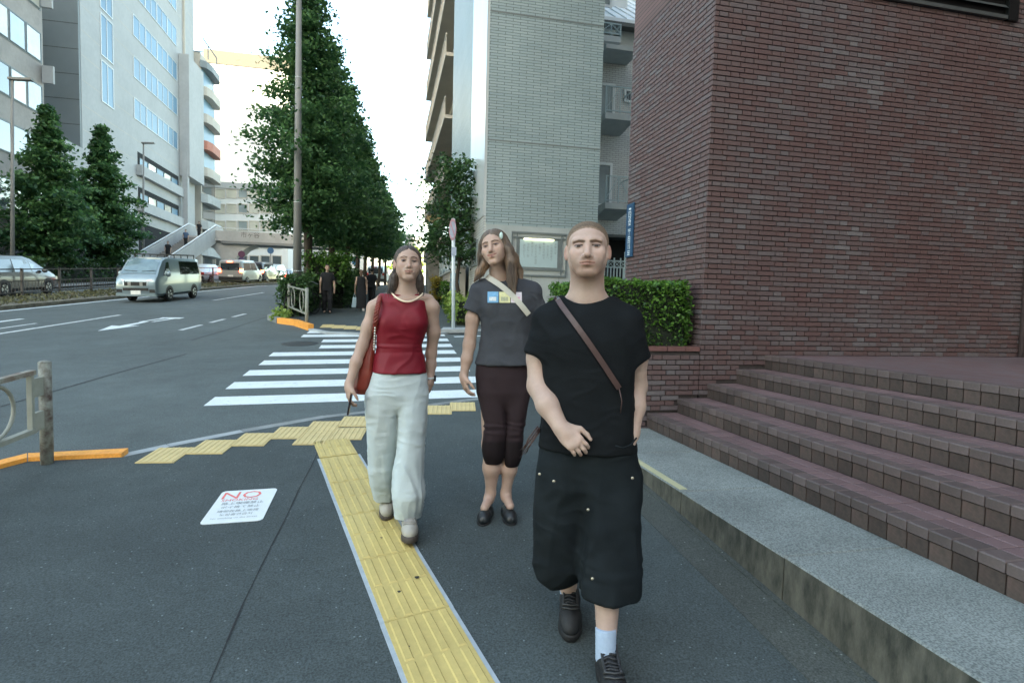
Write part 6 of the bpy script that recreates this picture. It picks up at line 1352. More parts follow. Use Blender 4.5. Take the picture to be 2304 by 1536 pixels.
def shoe(ps, name, heel, toe, w, h, m, msole, sole=.024, open_top=None, ank=None):
    """low shoe between heel and toe (local points on the ground line)"""
    heel, toe = np.array(heel, float), np.array(toe, float); d = toe - heel; L_ = np.linalg.norm(d); d /= L_; lo = np.minimum(heel, toe) - .09; hi = np.maximum(heel, toe) + .09; hi[2] += .12
    sd = np.cross(d, [0, 0, 1.0]); sd /= np.linalg.norm(sd); up = np.cross(sd, d)
    V_ = Vol(lo, hi, .0035); at = lambda u, z, s_=0: heel + d * L_ * u + up * z + sd * s_
    V_.cone(at(.12, sole + h * .36), at(.32, sole + h * .46), w * .40, w * .42, .02); V_.cone(at(.32, sole + h * .40), at(.78, sole + .026), w * .45, w * .47, .03); V_.cone(at(.70, sole + .024), at(.90, sole + .018), w * .47, w * .36, .03)
    if ank is not None: V_.cone(at(.16, sole + h * .5), at(.17, sole + h * .95), w * .38, w * .40, .02); V_.cone(at(.36, sole + h * .72), at(.62, sole + h * .40), .022, .020, .015)
    pl = lambda X, Y, Z: -(((X - heel[0]) * up[0] + (Y - heel[1]) * up[1] + (Z - heel[2]) * up[2]) - sole * .8)
    V_.put(lambda X, Y, Z: pl(X, Y, Z), lo, hi, .004, 'and')
    if ank is not None:
        c = at(.15, sole + h * 1.02); V_.ell(c, (w * .30, w * .30, h * .30), .008, 'cut')
    V, Q = V_.mesh(); V = relax(V, Q, 1, .4); up_o = ps.part(name, V, Q, m); SHOE[up_o.name] = (V, heel, d, L_, sd)
    V2 = Vol(lo, hi, .0035)
    V2.cone(at(.12, sole * .55), at(.32, sole * .5), w * .47, w * .46, .02); V2.cone(at(.32, sole * .5), at(.78, sole * .6), w * .46, w * .53, .02); V2.cone(at(.72, sole * .6), at(.90, sole * .75), w * .52, w * .42, .02)
    hh = lambda X, Y, Z: (X - heel[0]) * up[0] + (Y - heel[1]) * up[1] + (Z - heel[2]) * up[2]
    V2.put(lambda X, Y, Z: np.maximum(hh(X, Y, Z) - sole * 1.25, -hh(X, Y, Z)), lo, hi, .006, 'and')
    V, Q = V2.mesh(); ps.part('sole', V, Q, msole, None, up_o)
    return up_o
# ---------------------------------------------------------------- the man in black, nearest
M_skin = skin_mat('skin_fair', (0.42, 0.295, 0.245)); M_skin2 = skin_mat('skin_warm', (0.40, 0.27, 0.215))
M_blk_cloth = mat('black_cotton', (0.0078, 0.0095, 0.0112), 0.9, 0.15, 12, sheen=0.0, spec=0.12, bump=0.3, bscale=350, fine=.2, fscale=500)
M_denim = mat('black_denim', (0.0095, 0.0130, 0.0155), 0.85, 0.35, 5, sheen=0.0, spec=0.12, bump=0.4, bscale=500, fine=.25, fscale=700)
M_sock = mat('sock_pale_blue', (0.34, 0.43, 0.56), 0.9, 0.06, 30, bump=.4, bscale=250); M_shoeb = mat('black_mesh_shoe', (0.011, 0.012, 0.014), 0.6, 0.35, 60, bump=.5, bscale=400); M_soleb = mat('black_sole', (0.008, 0.008, 0.009), 0.7)
M_strap = mat('brown_leather_strap', (0.060, 0.031, 0.028), 0.45, 0.2, 30); M_rivet = mat('copper_rivet', (0.55, 0.48, 0.38), 0.35, metal=.8)
O = (0.915, 2.205, S(0.915, 2.205)); ps = Person('person', 'man in black tee and wide black shorts striding nearest the viewer', O); J = ps.J
Jz = lambda p, z: np.array([p[0], p[1], z])
vol = Vol((-.36, -.42, -.02), (.36, .34, 1.86), .0045)
hd = Head(J(1322, 562, .02) + np.array([0, .0, 0]), rotm(R_(2), R_(-5), R_(-1.5)), 1.07, True, dict(jaw=.007, wide=1.03, nose=1.0, mw=1.12, brow=((.012, .0140), (.030, .0180), (.048, .0135)), browt=.0040, open=.0044))
hd.add(vol, .02)
nb = J(1320, 690, -.02); vol.cone(hd.world((0, .022, -.055)), nb, .057, .066, .04); vol.cone(hd.world((0, .03, -.03)), J(1320, 665, -.05), .055, .07, .04)
for px in (1262, 1378): vol.cone(J(1320, 678, -.03), J(px, 694, -.03), .052, .035, .04)
vol.loft([ps.sec(700, 1235, 1405, .075, -.02), ps.sec(800, 1235, 1405, .09), ps.sec(960, 1240, 1400, .09), ps.sec(1060, 1235, 1410, .10)], .03)
# arms
sL, eL, wL = J(1226, 742, -.01), J(1212, 868, .03), J(1262, 962, .15); vol.chain([sL, J(1213, 805, 0), eL], [.052, .052, .047], .02); vol.chain([eL, J(1232, 910, .10), wL], [.047, .046, .031], .02)
hand(vol, wL, J(1318, 1022, .20) - wL, (.55, .35, -.75), (.6, -.55, .55), 1.02, (.40, .75, .55), .06, (.10, .35))
sR, eR, wR = J(1416, 742, -.01), J(1430, 868, -.06), J(1420, 972, .02); vol.chain([sR, J(1428, 805, -.03), eR], [.052, .052, .046], .02); vol.chain([eR, J(1428, 915, -.02), wR], [.046, .043, .032], .02); vol.cone(wR, J(1405, 1010, .06), .034, .036, .02)
# legs down to the ankles
kR, aR = J(1366, 1240, .10), J(1364, 1455, .19); vol.chain([J(1362, 1060, .02), kR, J(1366, 1330, .13), aR], [.085, .060, .053, .036], .03); kL, aL = J(1262, 1200, -.04), J(1280, 1340, -.20); vol.chain([J(1268, 1060, 0), kL, J(1275, 1270, -.13), aL], [.085, .058, .052, .036], .03)
V, Q = vol.mesh(); V = relax(V, Q, 1, .35)
def hl(x, y, z):
    zl = np.interp(y, [-.09, -.060, -.040, -.015, .02, .05, .10], [.068, .066, .050, .016, -.012, -.045, -.055]); return np.clip((z - zl) / .010, 0, 1) * .0
body = part_refined(ps, 'body', V, Q, M_skin, hd, lambda P: hd.tint(P, (.20, .14, .10), (.82, .58, .53), stub=.70, eye=(.07, .065, .06)) * (1 + .05 * vnoise(P * 30) + .04 * vnoise(P * 160))[:, None])
# cropped hair
vh = Vol(hd.world((0, 0, .03)) - .15, hd.world((0, 0, .03)) + .15, .0035); f0 = hd.field()
def hairfn(X, Y, Z):
    k_, c_, Rt_ = hd.k, hd.c, hd.R.T; x, y, z = (X - c_[0]) / k_, (Y - c_[1]) / k_, (Z - c_[2]) / k_; x, y, z = [Rt_[i][0] * x + Rt_[i][1] * y + Rt_[i][2] * z for i in range(3)]
    d = f_ell((0, .020, .030), (.0755 * 1.03, .096, .076))(x, y, z); zl = np.interp(y, [-.09, -.066, -.050, -.030, -.012, .02, .05, .10], [.073, .070, .052, .035, .004, -.004, -.045, -.055])
    zl = zl + .010 * np.clip(np.abs(x) / .045 - .75, 0, 1) * (y < -.03); th = .0006 + .0030 * np.clip((z - zl) / .03, 0, 1) + .0030 * np.clip((z - .045) / .04, 0, 1)
    return np.maximum(d - th, (zl - z)) * k_
vh.put(hairfn, vh.lo, vh.lo + .3, .0, 'add'); V, Q = vh.mesh(); V = relax(V, Q, 1, .3); V = folds(V, Q, .0010, 240, ridge=False); lz = hd.local(V); zl_ = np.interp(lz[:, 1], [-.09, -.066, -.050, -.030, -.012, .02, .05, .10], [.073, .070, .052, .035, .004, -.004, -.045, -.055])
fade = (np.clip((lz[:, 2] - zl_ + .004) / .022, 0, 1) * (.45 + .55 * np.clip((lz[:, 2] - .02) / .055, 0, 1)))[:, None]; T = (1 - fade) * np.array([[2.6, 2.55, 2.8]]) + fade; T *= (1 + .22 * vnoise(V * 300))[:, None]
ps.part('hair', V, Q, mat('hair_cropped', (0.130, 0.090, 0.060), 0.75, 0.2, 150, attr='tint', bump=.8, bscale=500), T)
# T-shirt
vt = Vol((-.36, -.32, .68), (.36, .34, 1.60), .005)
vt.loft([ps.sec(672, 1262, 1378, .060, -.03), ps.sec(690, 1238, 1402, .085, -.02), ps.sec(712, 1212, 1430, .105, -.01), ps.sec(760, 1214, 1430, .125), ps.sec(850, 1222, 1428, .125), ps.sec(930, 1222, 1426, .125), ps.sec(1006, 1214, 1434, .142)], .0, n=2.5)
def sleeve(v, a, b, r0, r1, k=.035):
    a, b = np.array(a), np.array(b); ax = (b - a) / np.linalg.norm(b - a); fc = f_cone(a, b + ax * .06, r0, r1)
    def fn(X, Y, Z): return np.maximum(fc(X, Y, Z), (X - b[0]) * ax[0] + (Y - b[1]) * ax[1] + (Z - b[2]) * ax[2])
    v.put(fn, np.minimum(a, b) - r0 - .02, np.maximum(a, b) + r0 + .02, k)
sleeve(vt, J(1238, 736, -.01), J(1214, 803, .012), .070, .070); sleeve(vt, J(1404, 736, -.01), J(1428, 812, -.03), .070, .068)
vt.cone(J(1296, 690, -.03), J(1232, 722, -.02), .055, .058, .04); vt.cone(J(1346, 690, -.03), J(1410, 722, -.02), .055, .058, .04)
c = J(1320, 648, -.02); vt.ell(c, (.108, .115, .086), .010, 'cut')
V, Q = vt.mesh(); V = relax(V, Q, 2, .4); zr = (V[:, 2] - .75) / .75
V = folds(V, Q, .0065, 7.5, (1, 1, .75), 3.0); V = folds(V, Q, .0045, 14, (.8, .8, 1.5), 9.0, np.clip(1.3 - zr * 1.5, .25, 1)); shirt = ps.part('shirt', V, Q, M_blk_cloth)
# collar band
mb = MB(); cp = []
for t in np.linspace(0, 2 * math.pi, 41):
    cp.append(c + np.array([.1035 * math.sin(t) * .98, -.098 * math.cos(t) * .95 - .004, -.052 - .016 * math.cos(t) + .022 * abs(math.sin(t))]))
# wide shorts
vs = Vol((-.34, -.36, .10), (.34, .34, .98), .0055)
vs.loft([ps.sec(988, 1220, 1430, .120), ps.sec(1040, 1213, 1437, .132), ps.sec(1090, 1212, 1438, .130), ps.sec(1130, 1225, 1428, .10)], .0, n=2.5)
vs.loft([ps.sec(1005, 1232, 1322, .085), ps.sec(1060, 1212, 1330, .112), ps.sec(1150, 1206, 1322, .12, -.01), ps.sec(1235, 1203, 1320, .125, -.03), ps.sec(1270, 1205, 1310, .125, -.04), ps.sec(1293, 1216, 1299, .110, -.05), ps.sec(1303, 1232, 1284, .080, -.05)], .03, n=2.4)
vs.loft([ps.sec(1005, 1328, 1420, .085), ps.sec(1060, 1318, 1438, .112), ps.sec(1150, 1312, 1438, .125, .03), ps.sec(1240, 1302, 1440, .135, .06), ps.sec(1322, 1301, 1442, .140, .09)], .03, n=2.4)
vs.cone(J(1320, 1150, .17), J(1301, 1330, .16), .006, .016, .03, 'cut'); vs.cone(J(1316, 1150, -.16), J(1316, 1330, -.2), .02, .05, .03, 'cut')
V, Q = vs.mesh(); V = relax(V, Q, 2, .45); zz_ = V[:, 2]; V = folds(V, Q, .014, 6.0, (1, 1, .40), 21, np.clip((.95 - zz_) / .4, .3, 1)); V = folds(V, Q, .006, 11, (.7, .7, 1.3), 33)
shorts = ps.part('shorts', V, Q, M_denim)
for (px, py, d) in ((1214, 1066, .13), (1246, 1082, .145), (1423, 1075, .145), (1323, 1146, .16), (1333, 1301, .235), (1205, 1263, .05)):
    p = J(px, py, d); mb = MB(); mb.ball(p, .006, .004, .006, 10, 6); ps.raw('rivet', mb, M_rivet, True, shorts)
# pocket flap and stitching on the right thigh, frayed tassel on the left hip
mb = MB(); mb.tube([J(1432, 985, .10), J(1420, 1000, .13), J(1402, 1008, .15), J(1385, 1003, .155)], .004, 6); ps.raw('pocket_edge', mb, M_denim, True, shorts)
for k in range(9):
    a = J(1212 + random.uniform(-2, 3), 958 + 4 * k % 20, .06); mb = MB(); mb.tube([a, a + np.array([-.03 - .01 * random.random(), -.01, -.05]), a + np.array([-.05 - .03 * random.random(), 0, -.085 - .03 * random.random()])], [.003, .0025, .0012], 5); ps.raw('tassel', mb, M_strap, True, shorts)
# cross strap on the shirt
def band_on(ps, pts, w, th, m, name='bag_strap', parent=None, wdir=None):
    mb = MB(); rings = []; n = len(pts)
    P_ = np.array(pts); 
    for i in range(n):
        d = P_[min(i + 1, n - 1)] - P_[max(i - 1, 0)]; d /= np.linalg.norm(d); out = np.array([0, -1.0, .15]) if wdir is None else np.array(wdir[i] if isinstance(wdir, list) else wdir, float); out -= d * (out @ d); out /= np.linalg.norm(out); sdv = np.cross(d, out)
        rings.append([P_[i] - sdv * w / 2 - out * th / 2, P_[i] + sdv * w / 2 - out * th / 2, P_[i] + sdv * w / 2 + out * th / 2, P_[i] - sdv * w / 2 + out * th / 2])
    mb.loft(rings); return ps.raw(name, mb, m, False, parent)
def project_front(obj_V, pts, lift=.006):
    """drape points on the front of a garment: take the nearest front vertex depth"""
    out = []
    for p in pts:
        d = (obj_V[:, 0] - p[0]) ** 2 + (obj_V[:, 2] - p[2]) ** 2; m_ = d < .012 ** 2
        y = obj_V[m_, 1].min() if m_.any() else p[1]; out.append(np.array([p[0], y - lift, p[2]]))
    return out
sv = np.array([v.co for v in shirt.data.vertices])
raw = [J(1250 + (1398 - 1250) * t, 672 + (880 - 672) * t + 14 * math.sin(math.pi * t) * -.6, .10) for t in np.linspace(0, 1, 16)]
pts = project_front(sv, raw); pts = [pts[0] + np.array([-.02, .10, .006]), pts[0] + np.array([-.005, .03, .012])] + pts; pts = [np.mean(pts[max(0, i - 1):i + 2], 0) for i in range(len(pts))]
bg_ = Person.__new__(Person); bag = empty('crossbody_strap', O, 'brown leather strap slung across the man\'s black tee', 'bag strap'); bag.matrix_basis = ps.root.matrix_basis.copy(); bg_.root = bag
band_on(bg_, pts, .022, .004, M_strap, 'strap'); mb = MB(); p = pts[1]; mb.obox(p + np.array([-.022, .0, .004]), (.018, 0, .002), (0, .014, 0), (0, 0, .003)); bg_.raw('buckle', mb, mat('buckle_metal', (.4, .4, .4), .3, metal=.9), False)
mb = MB(); q_ = [pts[-1], pts[-1] + np.array([.012, -.002, -.05]), pts[-1] + np.array([.008, .0, -.10])]; mb.tube(q_, .0022, 6); bg_.raw('cord', mb, M_strap)
# socks and shoes
for (a_, b_, d0, d1, nm) in ((J(1363, 1412, .185), J(1363, 1462, .195), .041, .040, 'sock'), (J(1277, 1297, -.17), J(1281, 1345, -.20), .042, .041, 'sock')):
    v_ = Vol(np.minimum(a_, b_) - .08, np.maximum(a_, b_) + .08, .004); ax = (b_ - a_) / np.linalg.norm(b_ - a_); fc = f_cone(a_ - ax * .05, b_ + ax * .03, d0, d1); v_.put(lambda X, Y, Z: np.maximum(fc(X, Y, Z), -((X - a_[0]) * ax[0] + (Y - a_[1]) * ax[1] + (Z - a_[2]) * ax[2])), v_.lo, v_.lo + .4, 0); V, Q = v_.mesh(); V = folds(V, Q, .0012, 60, (.2, .2, 3)); ps.part(nm, V, Q, M_sock)
def ground_local(ps, p): w_ = ps.O + ps.Rt * p[0] - ps.F * p[1]; return S(w_.x, w_.y) - ps.O.z
def foot(ps, hx, hy, tx, ty, lift_h=0., lift_t=0.):
    h = np.array([hx, hy, 0.]); t = np.array([tx, ty, 0.]); h[2] = ground_local(ps, h) + lift_h; t[2] = ground_local(ps, t) + lift_t; return h, t
ar = J(1363, 1470, .19); h, t = foot(ps, ar[0] - .004, ar[1] + .075, ar[0] + .045, ar[1] - .215, 0.0, .012); sh1 = shoe(ps, 'shoe', h, t, .092, .085, M_shoeb, M_soleb, .030, ank=1)
al = J(1281, 1355, -.2); h, t = foot(ps, al[0] - .006, al[1] + .085, al[0] + .022, al[1] - .215, .030, 0.0); sh2 = shoe(ps, 'shoe', h, t, .094, .072, M_shoeb, M_soleb, .030, ank=1)
M_lace = mat('black_lace', (0.026, 0.027, 0.03), .8)
M_trim2 = mat('shoe_trim', (0.030, 0.031, 0.033), .45)
for sh in (sh1, sh2): lacing(ps, sh, M_lace, 6, .33, .66, .026, .0040, M_trim2, M_trim2)
# ---------------------------------------------------------------- the woman in the red top
M_redc = mat('red_satin_top', (0.175, 0.0065, 0.017), 0.55, 0.10, 10, spec=.3, sheen=0.0, bump=.2, bscale=300, fine=.08, fscale=400)
M_linen = mat('white_linen', (0.46, 0.525, 0.535), 0.9, 0.05, 6, bump=.35, bscale=420, fine=.06, fscale=500, sheen=.1)
M_hairb = mat('hair_dark_brown', (0.058, 0.039, 0.029), 0.45, 0.35, 40, stretch=(1, 1, .08), bump=.8, bscale=200, attr='tint'); M_haird = mat('hair_brown', (0.105, 0.072, 0.050), 0.45, 0.35, 40, stretch=(1, 1, .08), bump=.8, bscale=200, attr='tint')
M_bag = mat('red_brown_leather', (0.20, 0.028, 0.018), 0.38, 0.15, 8, bump=.2, bscale=60); M_pearl = mat('pale_necklace', (0.80, 0.66, 0.50), .35, 0.05, 5); M_chain = mat('silver_chain', (.65, .62, .56), .3, metal=.8)
M_shoew = mat('beige_sneaker', (0.36, 0.345, 0.31), .6, .12, 15, bump=.4, bscale=90); M_shoel = mat('sneaker_overlay', (0.30, 0.29, 0.27), .5); M_soled = mat('dark_sole', (0.055, 0.045, 0.04), .7)
def hair_part(ps, name, hd, m, build, h=.005, amp=.0025, sc=150, col=None, lo=(-.2, -.16, -.42), hi=(.2, .24, .18)):
    v = Vol(hd.c + np.array(lo), hd.c + np.array(hi), h); build(v); V, Q = v.mesh(); V = relax(V, Q, 1, .4); L_ = hd.local(V)
    th = np.arctan2(L_[:, 0], L_[:, 1] + .03); P = np.column_stack([th * 9, L_[:, 2] * 6, L_[:, 1] * 3]); N = vnormals(V, Q); g = vnoise(P * np.array([2.2, .6, .6])) * .6 + vnoise(P * np.array([5, .8, .8]) + 5) * .4
    V = V + N * (amp * g)[:, None]; T = np.clip(1 + .45 * g[:, None] + .25 * vnoise(P * np.array([9, 1, 1]))[:, None], .35, 1.9) * np.ones((1, 3))
    if col is not None: T = T * col(L_)
    return ps.part(name, V, Q, m, T)
def strands(ps, name, hd, guides, m, n=14, r=.0022, jit=.010, parent=None):
    mb = MB()
    for g in guides:
        for k in range(n):
            o = np.random.normal(size=3) * jit * np.array([1, 1, .3]); pts = []
            gp = np.array(g, float); tt = np.linspace(0, len(g) - 1, 13); ks = np.arange(len(g)); sp = np.stack([np.interp(tt, ks, gp[:, c_]) for c_ in range(3)], 1)
            for _ in range(3): sp[1:-1] = (sp[:-2] + 2 * sp[1:-1] + sp[2:]) / 4
            ph_ = random.random() * 6; am = jit * .25
            for i, p in enumerate(sp): pts.append(hd.world(p + o * (.45 + .75 * i / 12) + np.array([math.sin(i * .9 + ph_), math.cos(i * .8 + ph_), 0]) * am * i / 12))
            mb.tube(pts, [r] * 10 + [r * .8, r * .5, r * .2], 4, False)
    me = mb.mesh(name); a = me.color_attributes.new('tint', 'FLOAT_COLOR', 'POINT'); a.data.foreach_set('color', np.ones(4 * len(me.vertices), np.float32)); me.materials.append(m); o = bpy.data.objects.new(name, me); C.objects.link(o); o.parent = parent or ps.root; me.polygons.foreach_set('use_smooth', [True] * len(me.polygons)); o['kind'] = 'stuff'; return o
O = (0.075, 3.50, S(0.075, 3.50)); ps = Person('person', 'woman in red sleeveless top and wide white trousers walking on the yellow tactile strip', O); J = ps.J
vol = Vol((-.42, -.32, -.02), (.34, .34, 1.76), .005)
hd = Head(J(918, 592.5, .03), rotm(R_(3), R_(-7), R_(1)), .985, False, dict(jaw=.0, wide=1.0, nose=.85, browt=.0023, brow=((.012, .0190), (.030, .0255), (.047, .0195)), open=.0050)); hd.add(vol, .018)
vol.cone(hd.world((0, .02, -.055)), J(915, 668, -.02), .049, .056, .035); vol.cone(J(915, 664, -.02), J(862, 676, -.02), .045, .040, .05); vol.cone(J(915, 664, -.02), J(962, 676, -.02), .045, .040, .05)
for sg in (1, -1): vol.cone(J(915 + sg * 6, 676, .055), J(915 + sg * 40, 668, .02), .012, .011, .02)
vol.loft([ps.sec(672, 862, 958, .070, -.01), ps.sec(730, 862, 950, .085), ps.sec(800, 868, 940, .075), ps.sec(860, 860, 940, .085)], .04)
vol.chain([J(843, 692, -.01), J(829, 735, .0), J(815, 777, .01)], [.041, .037, .033], .03); vol.chain([J(815, 777, .01), J(801, 815, .04), J(786, 863, .07)], [.033, .033, .0235], .02); vol.cone(J(868, 686, -.01), J(843, 692, -.01), .034, .041, .03)
vol.chain([J(972, 692, -.01), J(976, 748, -.03), J(970, 795, -.05)], [.041, .037, .033], .03); vol.chain([J(970, 795, -.05), J(970, 820, -.05), J(968, 852, -.04)], [.033, .031, .023], .02); vol.cone(J(948, 686, -.01), J(972, 692, -.01), .034, .041, .03)
hand(vol, J(786, 863, .07), J(784, 935, .10) - J(786, 863, .07), (.9, .3, .0), (.25, -.95, .1), .93, (.25, .55, .6), .06, (.30, .55)); hand(vol, J(968, 852, -.04), J(962, 905, -.05) - J(968, 852, -.04), (-.9, .3, 0), (-.2, -.95, 0), .90, (.25, .45, .5), .06)
for a, k_, b in ((J(862, 900, -.02), J(866, 1010, -.08), J(868, 1118, -.20)), (J(925, 900, .0), J(922, 1040, .08), J(920, 1178, .14))): vol.chain([a, k_, b], [.07, .05, .034], .03)
V, Q = vol.mesh(); V = relax(V, Q, 1, .35); part_refined(ps, 'body', V, Q, M_skin2, hd, lambda P: hd.tint(P, (.20, .13, .10), (.86, .60, .57), eye=(.10, .06, .045)) * (1 + .04 * vnoise(P * 30) + .03 * vnoise(P * 160))[:, None])
def hb(v):
    W = hd.world; k = hd.k
    def cap(X, Y, Z):
        Rt_ = hd.R.T; x, y, z = [(g - c_) / k for g, c_ in zip((X, Y, Z), hd.c)]; x, y, z = [Rt_[i][0] * x + Rt_[i][1] * y + Rt_[i][2] * z for i in range(3)]
        d = f_ell((0, .024, .030), (.0815, .102, .0845))(x, y, z); zl = np.interp(y, [-.10, -.068, -.048, -.03, -.012, .03], [.078, .070, .040, .010, -.012, -.06]); zl = zl + .010 * np.clip(1 - np.abs(x) / .02, 0, 1) * (y < -.04); d = d + .0045 * np.exp(-(x / .006) ** 2) * (z > .05)
        return np.maximum(d, zl - z) * k
    v.put(cap, hd.c - .14, hd.c + .14, 0); v.ell(W((0, .085, -.02)), (.062, .050, .070), .03)
    v.chain([W((.060, .045, -.03)), W((.070, .055, -.08)), W((.074, .050, -.13)), W((.066, .045, -.20))], [.024, .030, .028, .010], .02)
    v.chain([W((-.055, .050, -.03)), W((-.074, .055, -.08)), W((-.086, .048, -.13)), W((-.092, .045, -.20))], [.022, .028, .027, .010], .02); v.chain([W((0, .09, -.04)), W((0, .085, -.16))], [.05, .03], .03)
hair = hair_part(ps, 'hair', hd, M_hairb, hb, .0045, .003)
strands(ps, 'loose_hair', hd, [[(.062, .04, -.02), (.082, .04, -.07), (.074, .03, -.12), (.082, .035, -.17), (.070, .03, -.225)], [(-.06, .04, -.02), (-.090, .04, -.08), (-.086, .03, -.13), (-.102, .035, -.18), (-.098, .03, -.225)]], M_hairb, 70, .0014, .011, hair)
# top: boat neck, gathered waist
vt = Vol((-.24, -.26, .86), (.24, .24, 1.46), .0045)
vt.loft([ps.sec(661, 853, 959, .052, -.01), ps.sec(676, 850, 961, .078, -.005), ps.sec(700, 850, 961, .088), ps.sec(728, 845, 965, .102, .01), ps.sec(748, 846, 958, .098, .005), ps.sec(770, 848, 950, .088), ps.sec(786, 847, 950, .088), ps.sec(806, 842, 956, .100), ps.sec(837, 836, 960, .122)], 0, n=2.3)
for px in (879, 934): vt.ell(J(px, 722, .055), (.056, .050, .060), .035)
vt.ell(J(907, 644, .0), (.118, .10, .055), .012, 'cut'); 
for px, sg in ((839, -1), (974, 1)): vt.ell(J(px, 692, -.01), (.030, .09, .075), .012, 'cut')
V, Q = vt.mesh(); V = relax(V, Q, 2, .4); zc = V[:, 2]; z1_, z2_ = J(900, 765)[2], J(900, 788)[2]; wz = np.exp(-((zc - (z1_ + z2_) / 2) / .045) ** 2)
V = folds(V, Q, .0065, 9, (.35, .35, 3.2), 4, wz); V = folds(V, Q, .0040, 12, (1, 1, .8), 14)
top = ps.part('top', V, Q, M_redc)
# trousers
vs = Vol((-.30, -.30, .02), (.30, .30, .98), .005)
vs.loft([ps.sec(828, 840, 955, .096), ps.sec(850, 834, 960, .108), ps.sec(885, 825, 963, .116), ps.sec(905, 828, 960, .105), ps.sec(925, 842, 948, .075)], 0, n=2.4)
vs.loft([ps.sec(842, 848, 896, .07), ps.sec(866, 834, 897, .095), ps.sec(885, 824, 897, .105), ps.sec(920, 822, 896, .105), ps.sec(973, 826, 897, .100, -.02), ps.sec(1052, 829, 889, .100, -.07), ps.sec(1085, 834, 887, .100, -.11), ps.sec(1119, 845, 884, .090, -.15)], .025, n=2.3)
vs.loft([ps.sec(842, 900, 950, .07), ps.sec(866, 893, 958, .095), ps.sec(885, 890, 963, .105), ps.sec(950, 896, 960, .105, .03), ps.sec(1010, 893, 954, .105, .06), ps.sec(1061, 884, 951, .110, .085), ps.sec(1107, 883, 957, .120, .11), ps.sec(1132, 887, 953, .108, .115), ps.sec(1160, 890, 946, .075, .115)], .02, n=2.3)
V, Q = vs.mesh(); V = relax(V, Q, 2, .45); V = folds(V, Q, .008, 7, (1, 1, .22), 40, np.clip((.95 - V[:, 2]) / .3, .25, 1)); V = folds(V, Q, .0055, 12, (1.2, 1.2, .35), 47); V = folds(V, Q, .003, 16, (.6, .6, 1.6), 52)
ps.part('trousers', V, Q, M_linen)
# shoes
a_ = J(920, 1195, .16); h, t = foot(ps, a_[0] + .002, a_[1] + .09, a_[0] + .004, a_[1] - .17, 0, .035); s1 = shoe(ps, 'shoe', h, t, .088, .078, M_shoew, M_soled, .034, ank=1)
lacing(ps, s1, M_shoel, 5, .36, .66, .024, .0040, M_shoel, M_shoel)
a_ = J(869, 1128, -.20); h, t = foot(ps, a_[0], a_[1] + .10, a_[0] + .008, a_[1] - .14, .055, .0); shoe(ps, 'shoe', h, t, .086, .075, M_shoew, M_soled, .032, ank=1)
# necklace, watch
pts = []
for t in np.linspace(0, 1, 25):
    px = 880 + (951 - 880) * t; py = 657 + 20 * math.sin(math.pi * t) ** .8 + 3 * t; pts.append(J(px, py, .062 + .030 * math.sin(math.pi * t) - .035 * abs(2 * t - 1) ** 3))
mb = MB(); mb.tube(pts, .0052, 8); ps.raw('necklace', mb, M_pearl)
w_ = J(968.5, 850, -.04); mb = MB(); mb.tube([w_ + np.array([.027 * math.cos(t), .027 * math.sin(t), .002 * math.cos(t)]) for t in np.linspace(0, 2 * math.pi, 17)], .007, 6, False); wt = ps.raw('watch', mb, M_panel if 'M_panel' in globals() else M_pearl); mb = MB(); mb.obox(w_ + np.array([.027, -.012, 0]), (.006, 0, 0), (0, .016, 0), (0, 0, .018)); ps.raw('watch_case', mb, M_soleb, False, wt)
# bag on the shoulder, phone in the hand: things of their own
def loose(name, label, cat): 
    b_ = Person.__new__(Person); b_.root = empty(name, ps.O, label, cat); b_.root.matrix_basis = ps.root.matrix_basis.copy(); b_.O, b_.F, b_.Rt = ps.O, ps.F, ps.Rt; return b_
bg = loose('shoulder_bag', 'red-brown leather shoulder bag with braided strap under the woman\'s arm', 'bag')
vb = Vol(J(818, 835, -.02) - .22, J(818, 835, -.02) + .24, .005)
vb.loft([ps.sec(886, 801, 831, .035, -.02), ps.sec(872, 795, 835, .060, -.02), ps.sec(840, 801, 841, .062, -.02), ps.sec(800, 815, 844, .045, -.02), ps.sec(765, 831, 845, .026, -.02), ps.sec(745, 838, 846, .014, -.02)], 0, n=2.2)
V, Q = vb.mesh(); V = relax(V, Q, 2, .5); V = folds(V, Q, .004, 12, (1, 1, .5), 60); bg.part('bag_body', V, Q, M_bag)
path = [J(842, 752, .02), J(845, 725, .08), J(848, 700, .088), J(852, 680, .065), J(856, 666, .02), J(858, 663, -.05), J(852, 690, -.11), J(846, 740, -.10)]
mb = MB(); P_ = []
for i in range(len(path) - 1):
    for f in np.linspace(0, 1, 9)[:-1]: P_.append(path[i] * (1 - f) + path[i + 1] * f)
for ph in (0, 2.1, 4.2): mb.tube([p + np.array([.0085 * math.cos(i * .8 + ph), .006 * math.sin(i * .8 + ph), 0]) for i, p in enumerate(P_)], .0078, 6)
bg.raw('strap', mb, M_bag)
mb = MB()
for k in range(9): p = J(844 - .3 * k, 738 + 6 * k, .075 - .004 * k); mb.ball(p, .006, .005, .0075, 8, 6)
bg.raw('chain', mb, M_chain)
ph = loose('phone', 'dark phone held low in the red-topped woman\'s hand', 'phone'); pc = J(787, 910, .105); mb = MB(); u_ = J(783, 936, .12) - J(790, 896, .11); u_ /= np.linalg.norm(u_); sdv = np.cross(u_, [1, 0, 0]); sdv /= np.linalg.norm(sdv)
v_, f_ = bevbox(-.005, .005, -.033, .033, -.060, .060, .004) if 'bevbox' in globals() else ([], []); M3 = np.column_stack([np.cross(sdv, u_), sdv, u_]); mb.add([tuple(pc + M3 @ np.array(q_)) for q_ in v_], f_); ph.raw('case', mb, mat('phone_dark', (.02, .012, .014), .25), False)
